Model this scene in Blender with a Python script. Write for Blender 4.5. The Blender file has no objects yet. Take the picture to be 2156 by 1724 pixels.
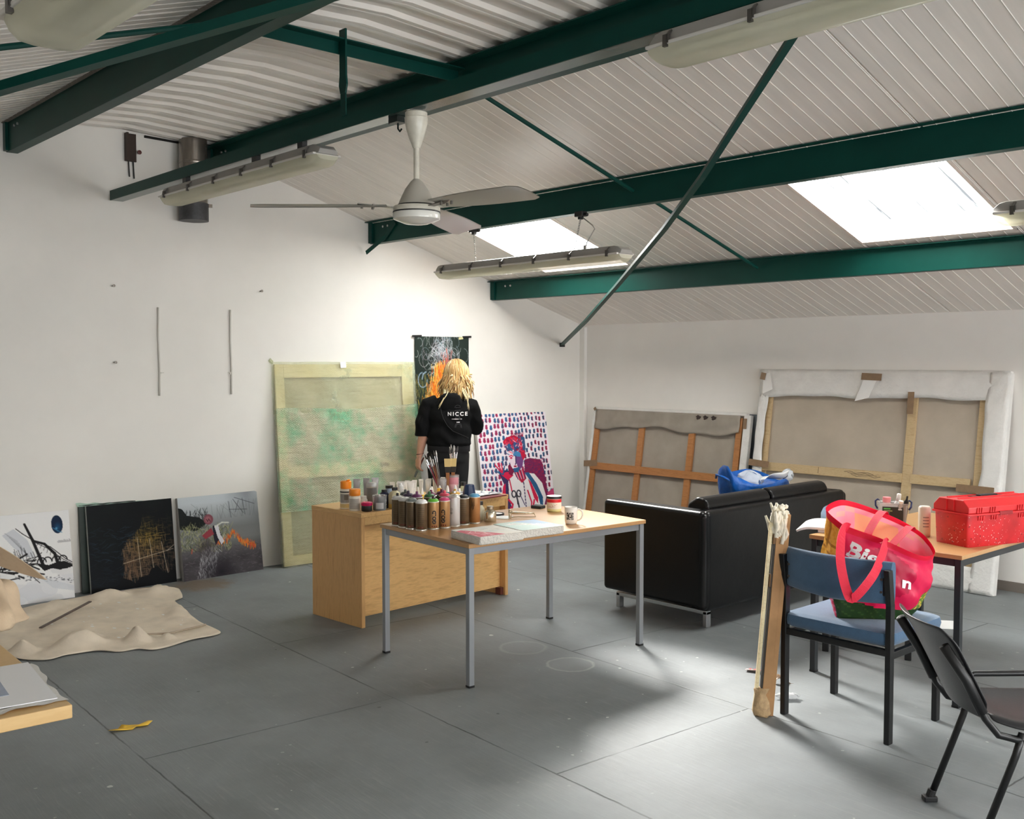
import bpy, bmesh, math, random
import numpy as np
from mathutils import Vector, Matrix, Euler
from mathutils.bvhtree import BVHTree
random.seed(7)
rng = np.random.default_rng(5)
sc = bpy.context.scene
COL = sc.collection
PI = math.pi
R = math.radians

# ------------------------------------------------------------------ colour / materials
def lin1(c):
    return c / 12.92 if c <= 0.04045 else ((c + 0.055) / 1.055) ** 2.4
def lin(rgb):
    return tuple(lin1(c / 255.0) for c in rgb)
MATS = {}
class NT:
    def __init__(s, m):
        s.t = m.node_tree; s.n = s.t.nodes; s.l = s.t.links
    def new(s, typ, **kw):
        nd = s.n.new(typ)
        for k, v in kw.items():
            setattr(nd, k, v)
        return nd
    def link(s, a, b): s.l.new(a, b)
    def val(s, sock, v):
        if isinstance(v, (int, float)): sock.default_value = v
        else: s.link(v, sock)
    def math(s, op, a, b=0.0, c=None, clamp=False):
        nd = s.new('ShaderNodeMath', operation=op); nd.use_clamp = clamp
        s.val(nd.inputs[0], a); s.val(nd.inputs[1], b)
        if c is not None: s.val(nd.inputs[2], c)
        return nd.outputs[0]
    def noise(s, vec, scale, detail=4, rough=0.55):
        nd = s.new('ShaderNodeTexNoise'); nd.inputs['Scale'].default_value = scale
        nd.inputs['Detail'].default_value = detail; nd.inputs['Roughness'].default_value = rough
        if vec is not None: s.link(vec, nd.inputs['Vector'])
        return nd.outputs['Fac']
    def ramp(s, fac, stops):
        nd = s.new('ShaderNodeValToRGB'); e = nd.color_ramp.elements
        while len(e) < len(stops): e.new(0.5)
        for i, (p, c) in enumerate(stops):
            e[i].position = p
            e[i].color = (c, c, c, 1) if isinstance(c, (int, float)) else (*c, 1)
        s.link(fac, nd.inputs[0]); return nd.outputs[0]
    def mix(s, fac, a, b, blend='MIX'):
        nd = s.new('ShaderNodeMix', data_type='RGBA', blend_type=blend)
        s.val(nd.inputs[0], fac)
        for sock, v in ((nd.inputs[6], a), (nd.inputs[7], b)):
            if isinstance(v, tuple): sock.default_value = (*v, 1)
            else: s.link(v, sock)
        return nd.outputs[2]
    def bump(s, h, strength=0.2, dist=0.01, normal=None):
        nd = s.new('ShaderNodeBump'); nd.inputs['Strength'].default_value = strength
        nd.inputs['Distance'].default_value = dist; s.link(h, nd.inputs['Height'])
        if normal is not None: s.link(normal, nd.inputs['Normal'])
        return nd.outputs[0]

def base(name):
    m = bpy.data.materials.new(name); m.use_nodes = True
    t = NT(m); b = t.n['Principled BSDF']
    return m, t, b

def mat(name, rgb, rough=0.5, metal=0.0, var=0.0, vscale=6.0, bump=0.0, bscale=60.0, spec=0.5, alpha=None,
        trans=0.0, coat=0.0, stretch=None, sheen=0.0, sss=0.0):
    if name in MATS: return MATS[name]
    m, t, b = base(name)
    c = lin(rgb)
    b.inputs['Roughness'].default_value = rough; b.inputs['Metallic'].default_value = metal
    b.inputs['Specular IOR Level'].default_value = spec
    b.inputs['Transmission Weight'].default_value = trans
    b.inputs['Coat Weight'].default_value = coat
    b.inputs['Sheen Weight'].default_value = sheen
    if alpha is not None: b.inputs['Alpha'].default_value = alpha
    co = t.new('ShaderNodeTexCoord').outputs['Object']
    if stretch:
        mp = t.new('ShaderNodeMapping'); mp.inputs['Scale'].default_value = stretch
        t.link(co, mp.inputs['Vector']); co = mp.outputs[0]
    if var > 0:
        f = t.noise(co, vscale)
        lo = tuple(x * (1 - var) for x in c); hi = tuple(min(1, x * (1 + var)) for x in c)
        t.link(t.ramp(f, [(0.3, lo), (0.7, hi)]), b.inputs['Base Color'])
    else:
        b.inputs['Base Color'].default_value = (*c, 1)
    if bump > 0:
        t.link(t.bump(t.noise(co, bscale), bump, 0.01), b.inputs['Normal'])
    MATS[name] = m; return m

def mat_wood(name, rgb, dark, scale=(1, 12, 12), rough=0.45, axis=None, amount=1.0):
    if name in MATS: return MATS[name]
    m, t, b = base(name)
    co = t.new('ShaderNodeTexCoord').outputs['Object']
    mp = t.new('ShaderNodeMapping'); mp.inputs['Scale'].default_value = scale; t.link(co, mp.inputs['Vector'])
    f = t.noise(mp.outputs[0], 3.0, 6, 0.6)
    g = t.noise(mp.outputs[0], 14.0, 3, 0.5)
    h = t.math('ADD', t.math('MULTIPLY', f, 0.7), t.math('MULTIPLY', g, 0.3))
    a, d = lin(rgb), lin(dark)
    mid = tuple(x * (1 - .5 * amount) + y * .5 * amount for x, y in zip(a, d))
    t.link(t.ramp(h, [(0.36, mid), (0.5, a), (0.66, tuple(x * (1 - amount * .6) + y * amount * .6 for x, y in zip(a, d)))]), b.inputs['Base Color'])
    b.inputs['Roughness'].default_value = rough
    MATS[name] = m; return m

def mat_vcol(name, rough=0.55, bump=0.0, bscale=120, spec=0.4, trans_thin=0.0, var=0.0):
    if name in MATS: return MATS[name]
    m, t, b = base(name)
    a = t.new('ShaderNodeVertexColor'); a.layer_name = 'Col'
    t.link(a.outputs['Color'], b.inputs['Base Color'])
    b.inputs['Roughness'].default_value = rough; b.inputs['Specular IOR Level'].default_value = spec
    if bump > 0:
        co = t.new('ShaderNodeTexCoord').outputs['Object']
        t.link(t.bump(t.noise(co, bscale), bump, 0.004), b.inputs['Normal'])
    if trans_thin > 0:
        out = t.n['Material Output']; tr = t.new('ShaderNodeBsdfTranslucent'); t.link(a.outputs['Color'], tr.inputs['Color'])
        mx = t.new('ShaderNodeMixShader'); mx.inputs[0].default_value = trans_thin
        t.link(b.outputs[0], mx.inputs[1]); t.link(tr.outputs[0], mx.inputs[2]); t.link(mx.outputs[0], out.inputs[0])
    MATS[name] = m; return m

def mat_thin(name, rgb, opacity=0.4, rough=0.15, bump=0.0, bscale=60, vor=False, haze=0.0):
    """clear thin plastic: part see-through, part glossy film"""
    if name in MATS: return MATS[name]
    m, t, b = base(name); out = t.n['Material Output']
    b.inputs['Base Color'].default_value = (*lin(rgb), 1); b.inputs['Roughness'].default_value = rough
    tp = t.new('ShaderNodeBsdfTransparent'); tp.inputs[0].default_value = (1, 1, 1, 1)
    mx = t.new('ShaderNodeMixShader'); mx.inputs[0].default_value = opacity
    t.link(tp.outputs[0], mx.inputs[1]); t.link(b.outputs[0], mx.inputs[2]); t.link(mx.outputs[0], out.inputs[0])
    if bump > 0:
        co = t.new('ShaderNodeTexCoord').outputs['Object']
        t.link(t.bump(t.noise(co, bscale), bump, 0.005), b.inputs['Normal'])
    MATS[name] = m; return m

# ------------------------------------------------------------------ mesh building
class MB:
    def __init__(s):
        s.v = []; s.f = []; s.c = []; s.cur = None
    def add(s, vs, fs, col=None):
        o = len(s.v); s.v += [tuple(v) for v in vs]
        for f in fs:
            s.f.append(tuple(i + o for i in f)); s.c.append(col if col is not None else s.cur)
        return s
    def box(s, c, d, rot=None, col=None):
        x, y, z = d[0] / 2, d[1] / 2, d[2] / 2
        vs = [Vector((i * x, j * y, k * z)) for k in (-1, 1) for j in (-1, 1) for i in (-1, 1)]
        if rot is not None:
            M = rot if isinstance(rot, Matrix) else Euler(rot).to_matrix()
            vs = [M @ v for v in vs]
        vs = [v + Vector(c) for v in vs]
        return s.add(vs, [(0, 2, 3, 1), (4, 5, 7, 6), (0, 1, 5, 4), (2, 6, 7, 3), (0, 4, 6, 2), (1, 3, 7, 5)], col)
    def bar(s, a, b, w, h, up=(0, 0, 1), col=None):
        a, b = Vector(a), Vector(b); d = (b - a); L = d.length; d.normalize()
        u = Vector(up); sx = d.cross(u)
        if sx.length < 1e-4: sx = d.cross(Vector((0, 1, 0)))
        sx.normalize(); uz = sx.cross(d)
        M = Matrix((d, sx, uz)).transposed()
        return s.box((a + b) / 2, (L, w, h), M, col)
    def tube(s, pts, r, seg=10, cap=True, col=None, closed=False):
        pts = [Vector(p) for p in pts]; n = len(pts)
        rs = r if isinstance(r, (list, tuple)) else [r] * n
        rings = []; pn = None
        for i, p in enumerate(pts):
            if closed: d = pts[(i + 1) % n] - pts[i - 1]
            else: d = pts[min(i + 1, n - 1)] - pts[max(i - 1, 0)]
            if d.length < 1e-9: d = Vector((0, 0, 1))
            d.normalize()
            if pn is None:
                a = Vector((0, 0, 1)) if abs(d.z) < .9 else Vector((1, 0, 0))
                pn = d.cross(a).normalized()
            else:
                pn = (pn - d * pn.dot(d))
                if pn.length < 1e-6: pn = d.cross(Vector((1, 0, 0)))
                pn.normalize()
            b = d.cross(pn)
            rings.append([p + (pn * math.cos(2 * PI * k / seg) + b * math.sin(2 * PI * k / seg)) * rs[i] for k in range(seg)])
        vs = [v for rg in rings for v in rg]; fs = []
        m = n if closed else n - 1
        for i in range(m):
            j = (i + 1) % n
            for k in range(seg):
                fs.append((i * seg + k, i * seg + (k + 1) % seg, j * seg + (k + 1) % seg, j * seg + k))
        if cap and not closed:
            fs.append(tuple(range(seg))[::-1]); fs.append(tuple((n - 1) * seg + k for k in range(seg)))
        return s.add(vs, fs, col)
    def lathe(s, prof, seg=20, c=(0, 0, 0), col=None, cols=None, axis=None):
        vs = []; fs = []; c = Vector(c)
        for (r, z) in prof:
            for k in range(seg):
                v = Vector((r * math.cos(2 * PI * k / seg), r * math.sin(2 * PI * k / seg), z))
                if axis is not None: v = axis @ v
                vs.append(v + c)
        n = len(prof); cc = []
        for i in range(n - 1):
            for k in range(seg):
                fs.append((i * seg + k, i * seg + (k + 1) % seg, (i + 1) * seg + (k + 1) % seg, (i + 1) * seg + k)); cc.append(cols[i] if cols else col)
        if prof[0][0] > 1e-5: fs.append(tuple(range(seg))[::-1]); cc.append(cols[0] if cols else col)
        if prof[-1][0] > 1e-5: fs.append(tuple((n - 1) * seg + k for k in range(seg))); cc.append(cols[-1] if cols else col)
        o = len(s.v); s.v += [tuple(v) for v in vs]
        for f, q in zip(fs, cc): s.f.append(tuple(i + o for i in f)); s.c.append(q)
        return s
    def prism(s, pts, z0, z1, M=None, col=None):
        n = len(pts)
        vs = [Vector((p[0], p[1], z0)) for p in pts] + [Vector((p[0], p[1], z1)) for p in pts]
        if M is not None: vs = [M @ v for v in vs]
        fs = [tuple(range(n))[::-1], tuple(range(n, 2 * n))] + [(i, (i + 1) % n, n + (i + 1) % n, n + i) for i in range(n)]
        return s.add(vs, fs, col)
    def loft(s, loops, cap=(True, True), closed=True, col=None, cols=None):
        n = len(loops[0]); vs = [p for l in loops for p in l]; o = len(s.v); s.v += [tuple(v) for v in vs]
        for i in range(len(loops) - 1):
            for k in range(n if closed else n - 1):
                s.f.append(tuple(o + q for q in (i * n + k, i * n + (k + 1) % n, (i + 1) * n + (k + 1) % n, (i + 1) * n + k)))
                s.c.append(cols(i, k) if cols else (col or s.cur))
        if cap[0]: s.f.append(tuple(o + k for k in range(n))[::-1]); s.c.append(cols(0, 0) if cols else (col or s.cur))
        if cap[1]: s.f.append(tuple(o + (len(loops) - 1) * n + k for k in range(n))); s.c.append(cols(len(loops) - 2, 0) if cols else (col or s.cur))
        return s
    def grid(s, fn, nu, nv, colfn=None):
        vs = [fn(i / nu, j / nv) for j in range(nv + 1) for i in range(nu + 1)]; o = len(s.v)
        s.v += [tuple(v) for v in vs]
        for j in range(nv):
            for i in range(nu):
                a = j * (nu + 1) + i
                s.f.append((o + a, o + a + 1, o + a + nu + 2, o + a + nu + 1)); s.c.append(colfn((i + .5) / nu, (j + .5) / nv) if colfn else s.cur)
        return s
    def mesh(s, name, smooth=False, ang=None):
        me = bpy.data.meshes.new(name); me.from_pydata(s.v, [], s.f)
        if any(c is not None for c in s.c):
            at = me.color_attributes.new('Col', 'FLOAT_COLOR', 'CORNER')
            arr = np.ones((len(me.loops), 4), dtype=np.float32); k = 0
            for f, c in zip(s.f, s.c):
                lc = lin(c) if c is not None else (.5, .5, .5)
                arr[k:k + len(f), :3] = lc; k += len(f)
            at.data.foreach_set('color', arr.ravel())
        if smooth: 
            me.polygons.foreach_set('use_smooth', [True] * len(me.polygons))
        me.update()
        return me
    def build(s, name, material, parent=None, loc=None, rot=None, smooth=False, bevel=0.0, bseg=2, solid=0.0, subsurf=0, label=None, autos=None):
        me = s.mesh(name, smooth)
        return mk(name, me, material, parent, loc, rot, bevel, bseg, solid, subsurf, label, autos)

def mk(name, me, material, parent=None, loc=None, rot=None, bevel=0.0, bseg=2, solid=0.0, subsurf=0, label=None, autos=None):
    if material is not None: me.materials.append(material)
    o = bpy.data.objects.new(name, me); COL.objects.link(o)
    if parent is not None: o.parent = parent
    if loc is not None: o.location = loc
    if rot is not None: o.rotation_euler = rot
    if solid:
        md = o.modifiers.new('s', 'SOLIDIFY'); md.thickness = solid; md.offset = 0
    if bevel > 0:
        md = o.modifiers.new('b', 'BEVEL'); md.width = bevel; md.segments = bseg; md.limit_method = 'ANGLE'; md.angle_limit = R(35)
        me.polygons.foreach_set('use_smooth', [True] * len(me.polygons))
        md.harden_normals = True
    if subsurf:
        md = o.modifiers.new('u', 'SUBSURF'); md.levels = subsurf; md.render_levels = subsurf
    if autos is not None:
        try: me.set_sharp_from_angle(angle=R(autos))
        except Exception: pass
    if label: o['label'] = label
    return o

def thing(name, label, cat, loc=(0, 0, 0), rotz=0.0, group=None, rot=None):
    o = bpy.data.objects.new(name, None); COL.objects.link(o); o.empty_display_size = 0.1
    o.location = loc; o.rotation_euler = rot if rot is not None else (0, 0, rotz)
    return tag(o, label, cat, group)
def tag(o, label, cat, group=None):
    o['label'] = label; o['category'] = cat
    if group: o['group'] = group
    return o
def struct(o, label=None):
    o['kind'] = 'structure'
    if label: o['label'] = label
    return o
def frame(origin, ux, uy):
    """matrix with local x along ux, y along uy (orthonormalised), z = x cross y"""
    x = Vector(ux).normalized(); y = Vector(uy); y = (y - x * y.dot(x)).normalized(); z = x.cross(y)
    M = Matrix((x, y, z)).transposed().to_4x4(); M.translation = Vector(origin); return M
def rrect(w, h, r, n=4):
    out = []
    for cx, cy, a0 in ((w / 2 - r, h / 2 - r, 0), (-w / 2 + r, h / 2 - r, 90), (-w / 2 + r, -h / 2 + r, 180), (w / 2 - r, -h / 2 + r, 270)):
        for i in range(n + 1):
            a = R(a0 + 90 * i / n); out.append((cx + r * math.cos(a), cy + r * math.sin(a)))
    return out

def text_mesh(s, size, depth=0.0, bold=0.0, align='CENTER', spacing=1.0):
    cu = bpy.data.curves.new('t', 'FONT'); cu.body = s; cu.size = size; cu.extrude = depth; cu.offset = bold
    cu.align_x = align; cu.align_y = 'CENTER'; cu.space_character = spacing; cu.resolution_u = 3
    o = bpy.data.objects.new('t', cu); COL.objects.link(o)
    dg = bpy.context.evaluated_depsgraph_get()
    me = bpy.data.meshes.new_from_object(o.evaluated_get(dg))
    bpy.data.objects.remove(o); bpy.data.curves.remove(cu); return me
def bake(o):
    """replace modifiers by the evaluated mesh"""
    dg = bpy.context.evaluated_depsgraph_get(); dg.update()
    me = bpy.data.meshes.new_from_object(o.evaluated_get(dg)); o.modifiers.clear(); o.data = me; return o
def flat_text(name, s, size, material, parent, M, bold=0.0, spacing=1.0, align='CENTER', warp=None):
    me = text_mesh(s, size, 0, bold, align, spacing)
    if warp:
        for v in me.vertices: v.co = warp(v.co)
    else: me.transform(M)
    me.materials.clear()
    return mk(name, me, material, parent)

# ------------------------------------------------------------------ camera
F_PX = 2155.0
cam = bpy.data.cameras.new('camera'); cam.sensor_width = 36; cam.sensor_fit = 'HORIZONTAL'; cam.lens = 36 * F_PX / 2156
co = bpy.data.objects.new('camera', cam); COL.objects.link(co); sc.camera = co
co.location = (7.278, -7.555, 1.65)
co.rotation_euler = (R(90) - math.atan(101 / F_PX), 0, R(90 - 42.14))
cam.clip_start = 0.05; cam.clip_end = 100

# ------------------------------------------------------------------ room materials
def wall_mat(name, rgb):
    m, t, b = base(name)
    co_ = t.new('ShaderNodeTexCoord').outputs['Object']
    c = lin(rgb)
    f = t.noise(co_, 1.3, 5, 0.6)
    t.link(t.ramp(f, [(0.3, tuple(x * .95 for x in c)), (0.7, tuple(min(1, x * 1.03) for x in c))]), b.inputs['Base Color'])
    b.inputs['Roughness'].default_value = 0.7; b.inputs['Specular IOR Level'].default_value = 0.25
    h = t.math('ADD', t.noise(co_, 2.2, 3), t.math('MULTIPLY', t.noise(co_, 90, 3), 0.06))
    t.link(t.bump(h, 0.25, 0.012), b.inputs['Normal'])
    return m
M_wall = wall_mat('wall_paint', (233, 230, 224))
M_wall2 = wall_mat('back_wall_paint', (236, 233, 228))
def ceil_mat():
    m, t, b = base('ceiling_sheet')
    co_ = t.new('ShaderNodeTexCoord').outputs['Object']; c = lin((238, 232, 225))
    mp = t.new('ShaderNodeMapping'); mp.inputs['Scale'].default_value = (14, 1.2, 1.2); t.link(co_, mp.inputs[0])
    f = t.noise(mp.outputs[0], 1.2, 4)
    t.link(t.ramp(f, [(0.3, tuple(x * .9 for x in c)), (0.7, c)]), b.inputs['Base Color'])
    b.inputs['Roughness'].default_value = 0.34; b.inputs['Specular IOR Level'].default_value = 0.5
    return m
M_ceil = ceil_mat()
M_green = mat('green_steel_paint', (11, 60, 53), 0.38, var=0.12, vscale=3, spec=.16)
M_dark = mat('dark_gap', (28, 26, 24), 0.9)

def floor_mat():
    m, t, b = base('painted_floor_boards')
    co_ = t.new('ShaderNodeTexCoord').outputs['Object']
    mp = t.new('ShaderNodeMapping'); mp.inputs['Rotation'].default_value = (0, 0, R(2.93)); t.link(co_, mp.inputs[0])
    sep = t.new('ShaderNodeSeparateXYZ'); t.link(mp.outputs[0], sep.inputs[0]); u, v = sep.outputs[0], sep.outputs[1]
    c = lin((122, 127, 129))
    n1 = t.noise(mp.outputs[0], 1.1, 6, 0.62)
    st = t.new('ShaderNodeMapping'); st.inputs['Scale'].default_value = (2.0, 26, 1); t.link(mp.outputs[0], st.inputs[0])
    n2 = t.noise(st.outputs[0], 2.2, 6, 0.7)
    col = t.ramp(n1, [(0.30, tuple(x * .70 for x in c)), (0.70, tuple(x * 1.28 for x in c))])
    # pale scuffs along the boards
    sc_ = t.ramp(n2, [(0.52, 0.0), (0.76, 0.5)])
    col = t.mix(sc_, col, lin((152, 156, 155)))
    # wobble the seams a little
    wob = t.math('MULTIPLY', t.math('SUBTRACT', t.noise(mp.outputs[0], 9, 3), 0.5), 0.012)
    vv = t.math('ADD', v, wob); uu = t.math('ADD', u, wob)
    W = 1.2285
    k = t.math('FRACT', t.math('DIVIDE', t.math('ADD', vv, 5.72 + W * 8.5), W))
    d_long = t.math('MULTIPLY', t.math('ABSOLUTE', t.math('SUBTRACT', k, 0.5)), W)
    row = t.math('FLOOR', t.math('DIVIDE', t.math('ADD', vv, 5.72 + W * 8), W))
    off = t.math('MULTIPLY', row, -1.198)
    q = t.math('FRACT', t.math('DIVIDE', t.math('ADD', t.math('ADD', uu, off), -3.45 + 1.22 + 1.198 * 8 + 2.44 * 6), 2.44))
    d_cross = t.math('MULTIPLY', t.math('ABSOLUTE', t.math('SUBTRACT', q, 0.5)), 2.44)
    d = t.math('MINIMUM', d_long, d_cross)
    seam = t.math('SUBTRACT', 1.0, t.math('DIVIDE', d, 0.0065), clamp=True)
    gapn = t.ramp(t.noise(mp.outputs[0], 2.3, 3), [(0.36, 0.25), (0.58, 1.0)])
    seam = t.math('MULTIPLY', seam, gapn)
    col = t.mix(t.math('MULTIPLY', seam, 0.85), col, lin((22, 23, 25)))
    # white paint flecks, thicker near the painting wall
    vo = t.new('ShaderNodeTexVoronoi'); vo.feature = 'F1'; vo.inputs['Scale'].default_value = 7.5; t.link(co_, vo.inputs['Vector'])
    sepc = t.new('ShaderNodeSeparateColor'); t.link(vo.outputs['Color'], sepc.inputs[0])
    rad = t.math('MULTIPLY', t.math('POWER', sepc.outputs[0], 4.0), 0.115)
    jag = t.math('ADD', vo.outputs['Distance'], t.math('MULTIPLY', t.math('SUBTRACT', t.noise(co_, 60, 2), .5), .12))
    fleck = t.math('LESS_THAN', jag, rad)
    vo2 = t.new('ShaderNodeTexVoronoi'); vo2.inputs['Scale'].default_value = 26; t.link(st.outputs[0], vo2.inputs['Vector'])
    vo2.inputs['Scale'].default_value = 3.0
    sx = t.new('ShaderNodeSeparateXYZ'); t.link(co_, sx.inputs[0]); X, Y = sx.outputs[0], sx.outputs[1]
    near = t.ramp(t.math('DIVIDE', X, 5.0), [(0.0, 1.0), (0.7, 0.35)])
    fl2 = t.math('MULTIPLY', fleck, t.math('GREATER_THAN', near, t.math('MULTIPLY', sepc.outputs[1], 1.0)))
    col = t.mix(t.math('MULTIPLY', fl2, 0.8), col, lin((205, 206, 202)))
    vo4 = t.new('ShaderNodeTexVoronoi'); vo4.inputs['Scale'].default_value = 19; t.link(co_, vo4.inputs['Vector'])
    sp4 = t.new('ShaderNodeSeparateColor'); t.link(vo4.outputs['Color'], sp4.inputs[0])
    f4 = t.math('LESS_THAN', t.math('ADD', vo4.outputs['Distance'], t.math('MULTIPLY', t.math('SUBTRACT', t.noise(co_, 120, 2), .5), .18)), t.math('MULTIPLY', t.math('POWER', sp4.outputs[0], 9.0), 0.17))
    patch = t.ramp(t.noise(co_, .9, 3), [(0.42, 0.15), (0.6, 1.0)])
    col = t.mix(t.math('MULTIPLY', t.math('MULTIPLY', f4, 0.75), patch), col, lin((205, 206, 202)))
    # long thin scratches across the boards
    sm = t.new('ShaderNodeMapping'); sm.inputs['Rotation'].default_value = (0, 0, R(38)); sm.inputs['Scale'].default_value = (1.6, 60, 1); t.link(co_, sm.inputs[0])
    scr = t.ramp(t.noise(sm.outputs[0], 1.4, 3, .5), [(0.70, 0.0), (0.76, .45)])
    col = t.mix(t.math('MULTIPLY', scr, patch), col, lin((170, 172, 170)))
    vo3 = t.new('ShaderNodeTexVoronoi'); vo3.inputs['Scale'].default_value = 3.1; t.link(co_, vo3.inputs['Vector'])
    dk = t.math('LESS_THAN', t.math('ADD', vo3.outputs['Distance'], t.math('MULTIPLY', t.noise(co_, 50, 2), .06)), 0.055)
    col = t.mix(t.math('MULTIPLY', dk, 0.55), col, lin((30, 30, 32)))
    # two pale dried rings by the table
    for cx, cy, r_, w_, s_ in ((3.406, -3.62, .125, .014, .5), (2.99, -3.59, .13, .02, .22)):
        dx = t.math('SUBTRACT', X, cx); dy = t.math('SUBTRACT', Y, cy)
        dd = t.math('SQRT', t.math('ADD', t.math('MULTIPLY', dx, dx), t.math('MULTIPLY', dy, dy)))
        dd = t.math('ADD', dd, t.math('MULTIPLY', t.math('SUBTRACT', t.noise(co_, 14, 2), .5), .03))
        ring = t.math('SUBTRACT', 1.0, t.math('DIVIDE', t.math('ABSOLUTE', t.math('SUBTRACT', dd, r_)), w_), clamp=True)
        disc = t.math('MULTIPLY', t.math('LESS_THAN', dd, r_), 0.18)
        col = t.mix(t.math('MULTIPLY', t.math('MAXIMUM', ring, disc), s_), col, lin((190, 192, 188)))
    # bare brown patch in front of the scarecrow picture, brown spots near the black chair
    for cx, cy, r_, s_ in ((0.17, -4.22, .30, .8), (5.95, -3.60, .07, .8), (6.02, -3.5, .04, .7)):
        dx = t.math('SUBTRACT', X, cx); dy = t.math('SUBTRACT', Y, cy)
        dd = t.math('SQRT', t.math('ADD', t.math('MULTIPLY', dx, dx), t.math('MULTIPLY', dy, dy)))
        msk = t.math('SUBTRACT', r_ * 1.5, t.math('ADD', dd, t.math('MULTIPLY', t.noise(co_, 11, 5, .7), r_ * 1.3)))
        msk = t.math('MULTIPLY', msk, 9.0 / r_ * .3, clamp=True)
        col = t.mix(t.math('MULTIPLY', msk, s_), col, lin((120, 102, 84)))
    t.link(col, b.inputs['Base Color'])
    rr = t.math('ADD', t.math('MULTIPLY', n2, 0.34), t.math('MULTIPLY', n1, 0.18))
    t.link(t.math('ADD', rr, 0.34, clamp=True), b.inputs['Roughness'])
    b.inputs['Specular IOR Level'].default_value = 0.62
    h = t.math('SUBTRACT', t.math('ADD', t.math('MULTIPLY', n2, 0.35), t.math('MULTIPLY', n1, .3)), t.math('MULTIPLY', seam, 0.6))
    t.link(t.bump(h, 0.6, 0.008), b.inputs['Normal'])
    return m

# ------------------------------------------------------------------ room shell
S = 0.32; EAVE = 2.017; YR = -3.95; RX = 11.7; YW = -9.30
def zr(y):  # underside of the right roof slope
    return EAVE - S * y
def gx(y): return 0.035 * y
m = MB(); m.box((5.6, -4.65, -0.05), (13, 9.7, 0.1)); struct(m.build('floor', floor_mat()))
# gable wall (slightly out of square) and its twin behind the camera
ridge = [(0.06, EAVE - .02), (0.0, EAVE), (YR, zr(YR)), (-4.65, 3.315), (-9.3 - YR, zr(YR)), (-9.3, EAVE), (-9.36, EAVE - .02)]
def gable(xf, t):
    ys = [(0.1, 0.0)] + [(0.1, 2.1)] + [(y, z + .12) for y, z in ridge[1:-1]] + [(-9.4, 2.1), (-9.4, 0.0)]
    mb = MB(); n = len(ys)
    vs = [Vector((xf(y), y, z)) for y, z in ys] + [Vector((xf(y) + t, y, z)) for y, z in ys]
    mb.add(vs, [tuple(range(n)), tuple(range(n, 2 * n))[::-1]] + [(i, (i + 1) % n, n + (i + 1) % n, n + i) for i in range(n)]); return mb
struct(gable(gx, -0.15).build('wall_left', M_wall))
struct(gable(lambda y: RX, 0.15).build('wall_right', M_wall))
m = MB(); m.box((5.7, 0.075, 1.04), (12.4, 0.15, 2.12)); struct(m.build('wall_back', M_wall2))
m = MB(); m.box((5.7, YW - 0.075, 1.04), (12.4, 0.15, 2.12)); struct(m.build('wall_front', M_wall))
m = MB(); m.box((5.72, -0.006, 0.035), (11.4, 0.012, 0.07)); struct(m.build('baseboard_back', mat('skirting_paint', (120, 112, 104), .6)))
# boxed pipe in the corner
m = MB(); m.box((0.03, -0.02, 1.0), (0.075, 0.04, 2.0)); struct(m.build('trim_1', M_wall2, bevel=.006))

SKX = (0.78, 3.78, 6.78, 9.78)
def slope_sheet(name, sgn):
    """ribbed liner sheet, one metre panels, with the rooflight openings left out"""
    mb = MB(); pitch = 1.0 / 11; g = .006; dp = .0024
    xs = []  # profile points (x, depth)
    n = int((RX + .4 + .2) / pitch)
    for i in range(n):
        x0 = -0.42 + .02 + i * pitch
        xs += [(x0, 0), (x0 + g * .5, -dp), (x0 + g, 0)]
    # panel joints: deeper grooves
    for j in range(-1, 12):
        xj = 0.80 + j
        xs += [(xj - .006, 0), (xj - .004, .012), (xj + .004, .012), (xj + .006, 0)]
    xs.sort()
    segs = [(0.08, -1.28), (-1.28, -2.42), (-2.42, YR)]
    for si, (ya, yb) in enumerate(segs):
        for i in range(len(xs) - 1):
            xm = (xs[i][0] + xs[i + 1][0]) / 2
            if sgn > 0 and si == 1 and any(k <= xm <= k + 1.0 for k in SKX): continue
            q = []
            for (x, d), y in ((xs[i], ya), (xs[i + 1], ya), (xs[i + 1], yb), (xs[i], yb)):
                z = zr(y) + d; yy = y if sgn > 0 else -9.3 - y
                q.append((x, yy, z))
            mb.add(q, [(0, 1, 2, 3) if sgn < 0 else (3, 2, 1, 0)])
    # roof build-up above the liner keeps the daylight out
    for si, (ya, yb) in enumerate(segs):
        edges = [-.5] + ([k for s_ in SKX for k in (s_, s_ + 1.0)] if si == 1 and sgn > 0 else []) + [RX + .2]
        for a, b_ in zip(edges[::2], edges[1::2]):
            q = []
            for x, y, up in ((a, ya, .03), (b_, ya, .03), (b_, yb, .03), (a, yb, .03), (a, ya, .13), (b_, ya, .13), (b_, yb, .13), (a, yb, .13)):
                q.append((x, y if sgn > 0 else -9.3 - y, zr(y) + up))
            mb.add(q, [(0, 1, 2, 3), (4, 5, 6, 7), (0, 1, 5, 4), (1, 2, 6, 5), (2, 3, 7, 6), (3, 0, 4, 7)])
    return struct(mb.build(name, M_ceil))
slope_sheet('ceiling', 1); slope_sheet('ceiling', -1)
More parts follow.
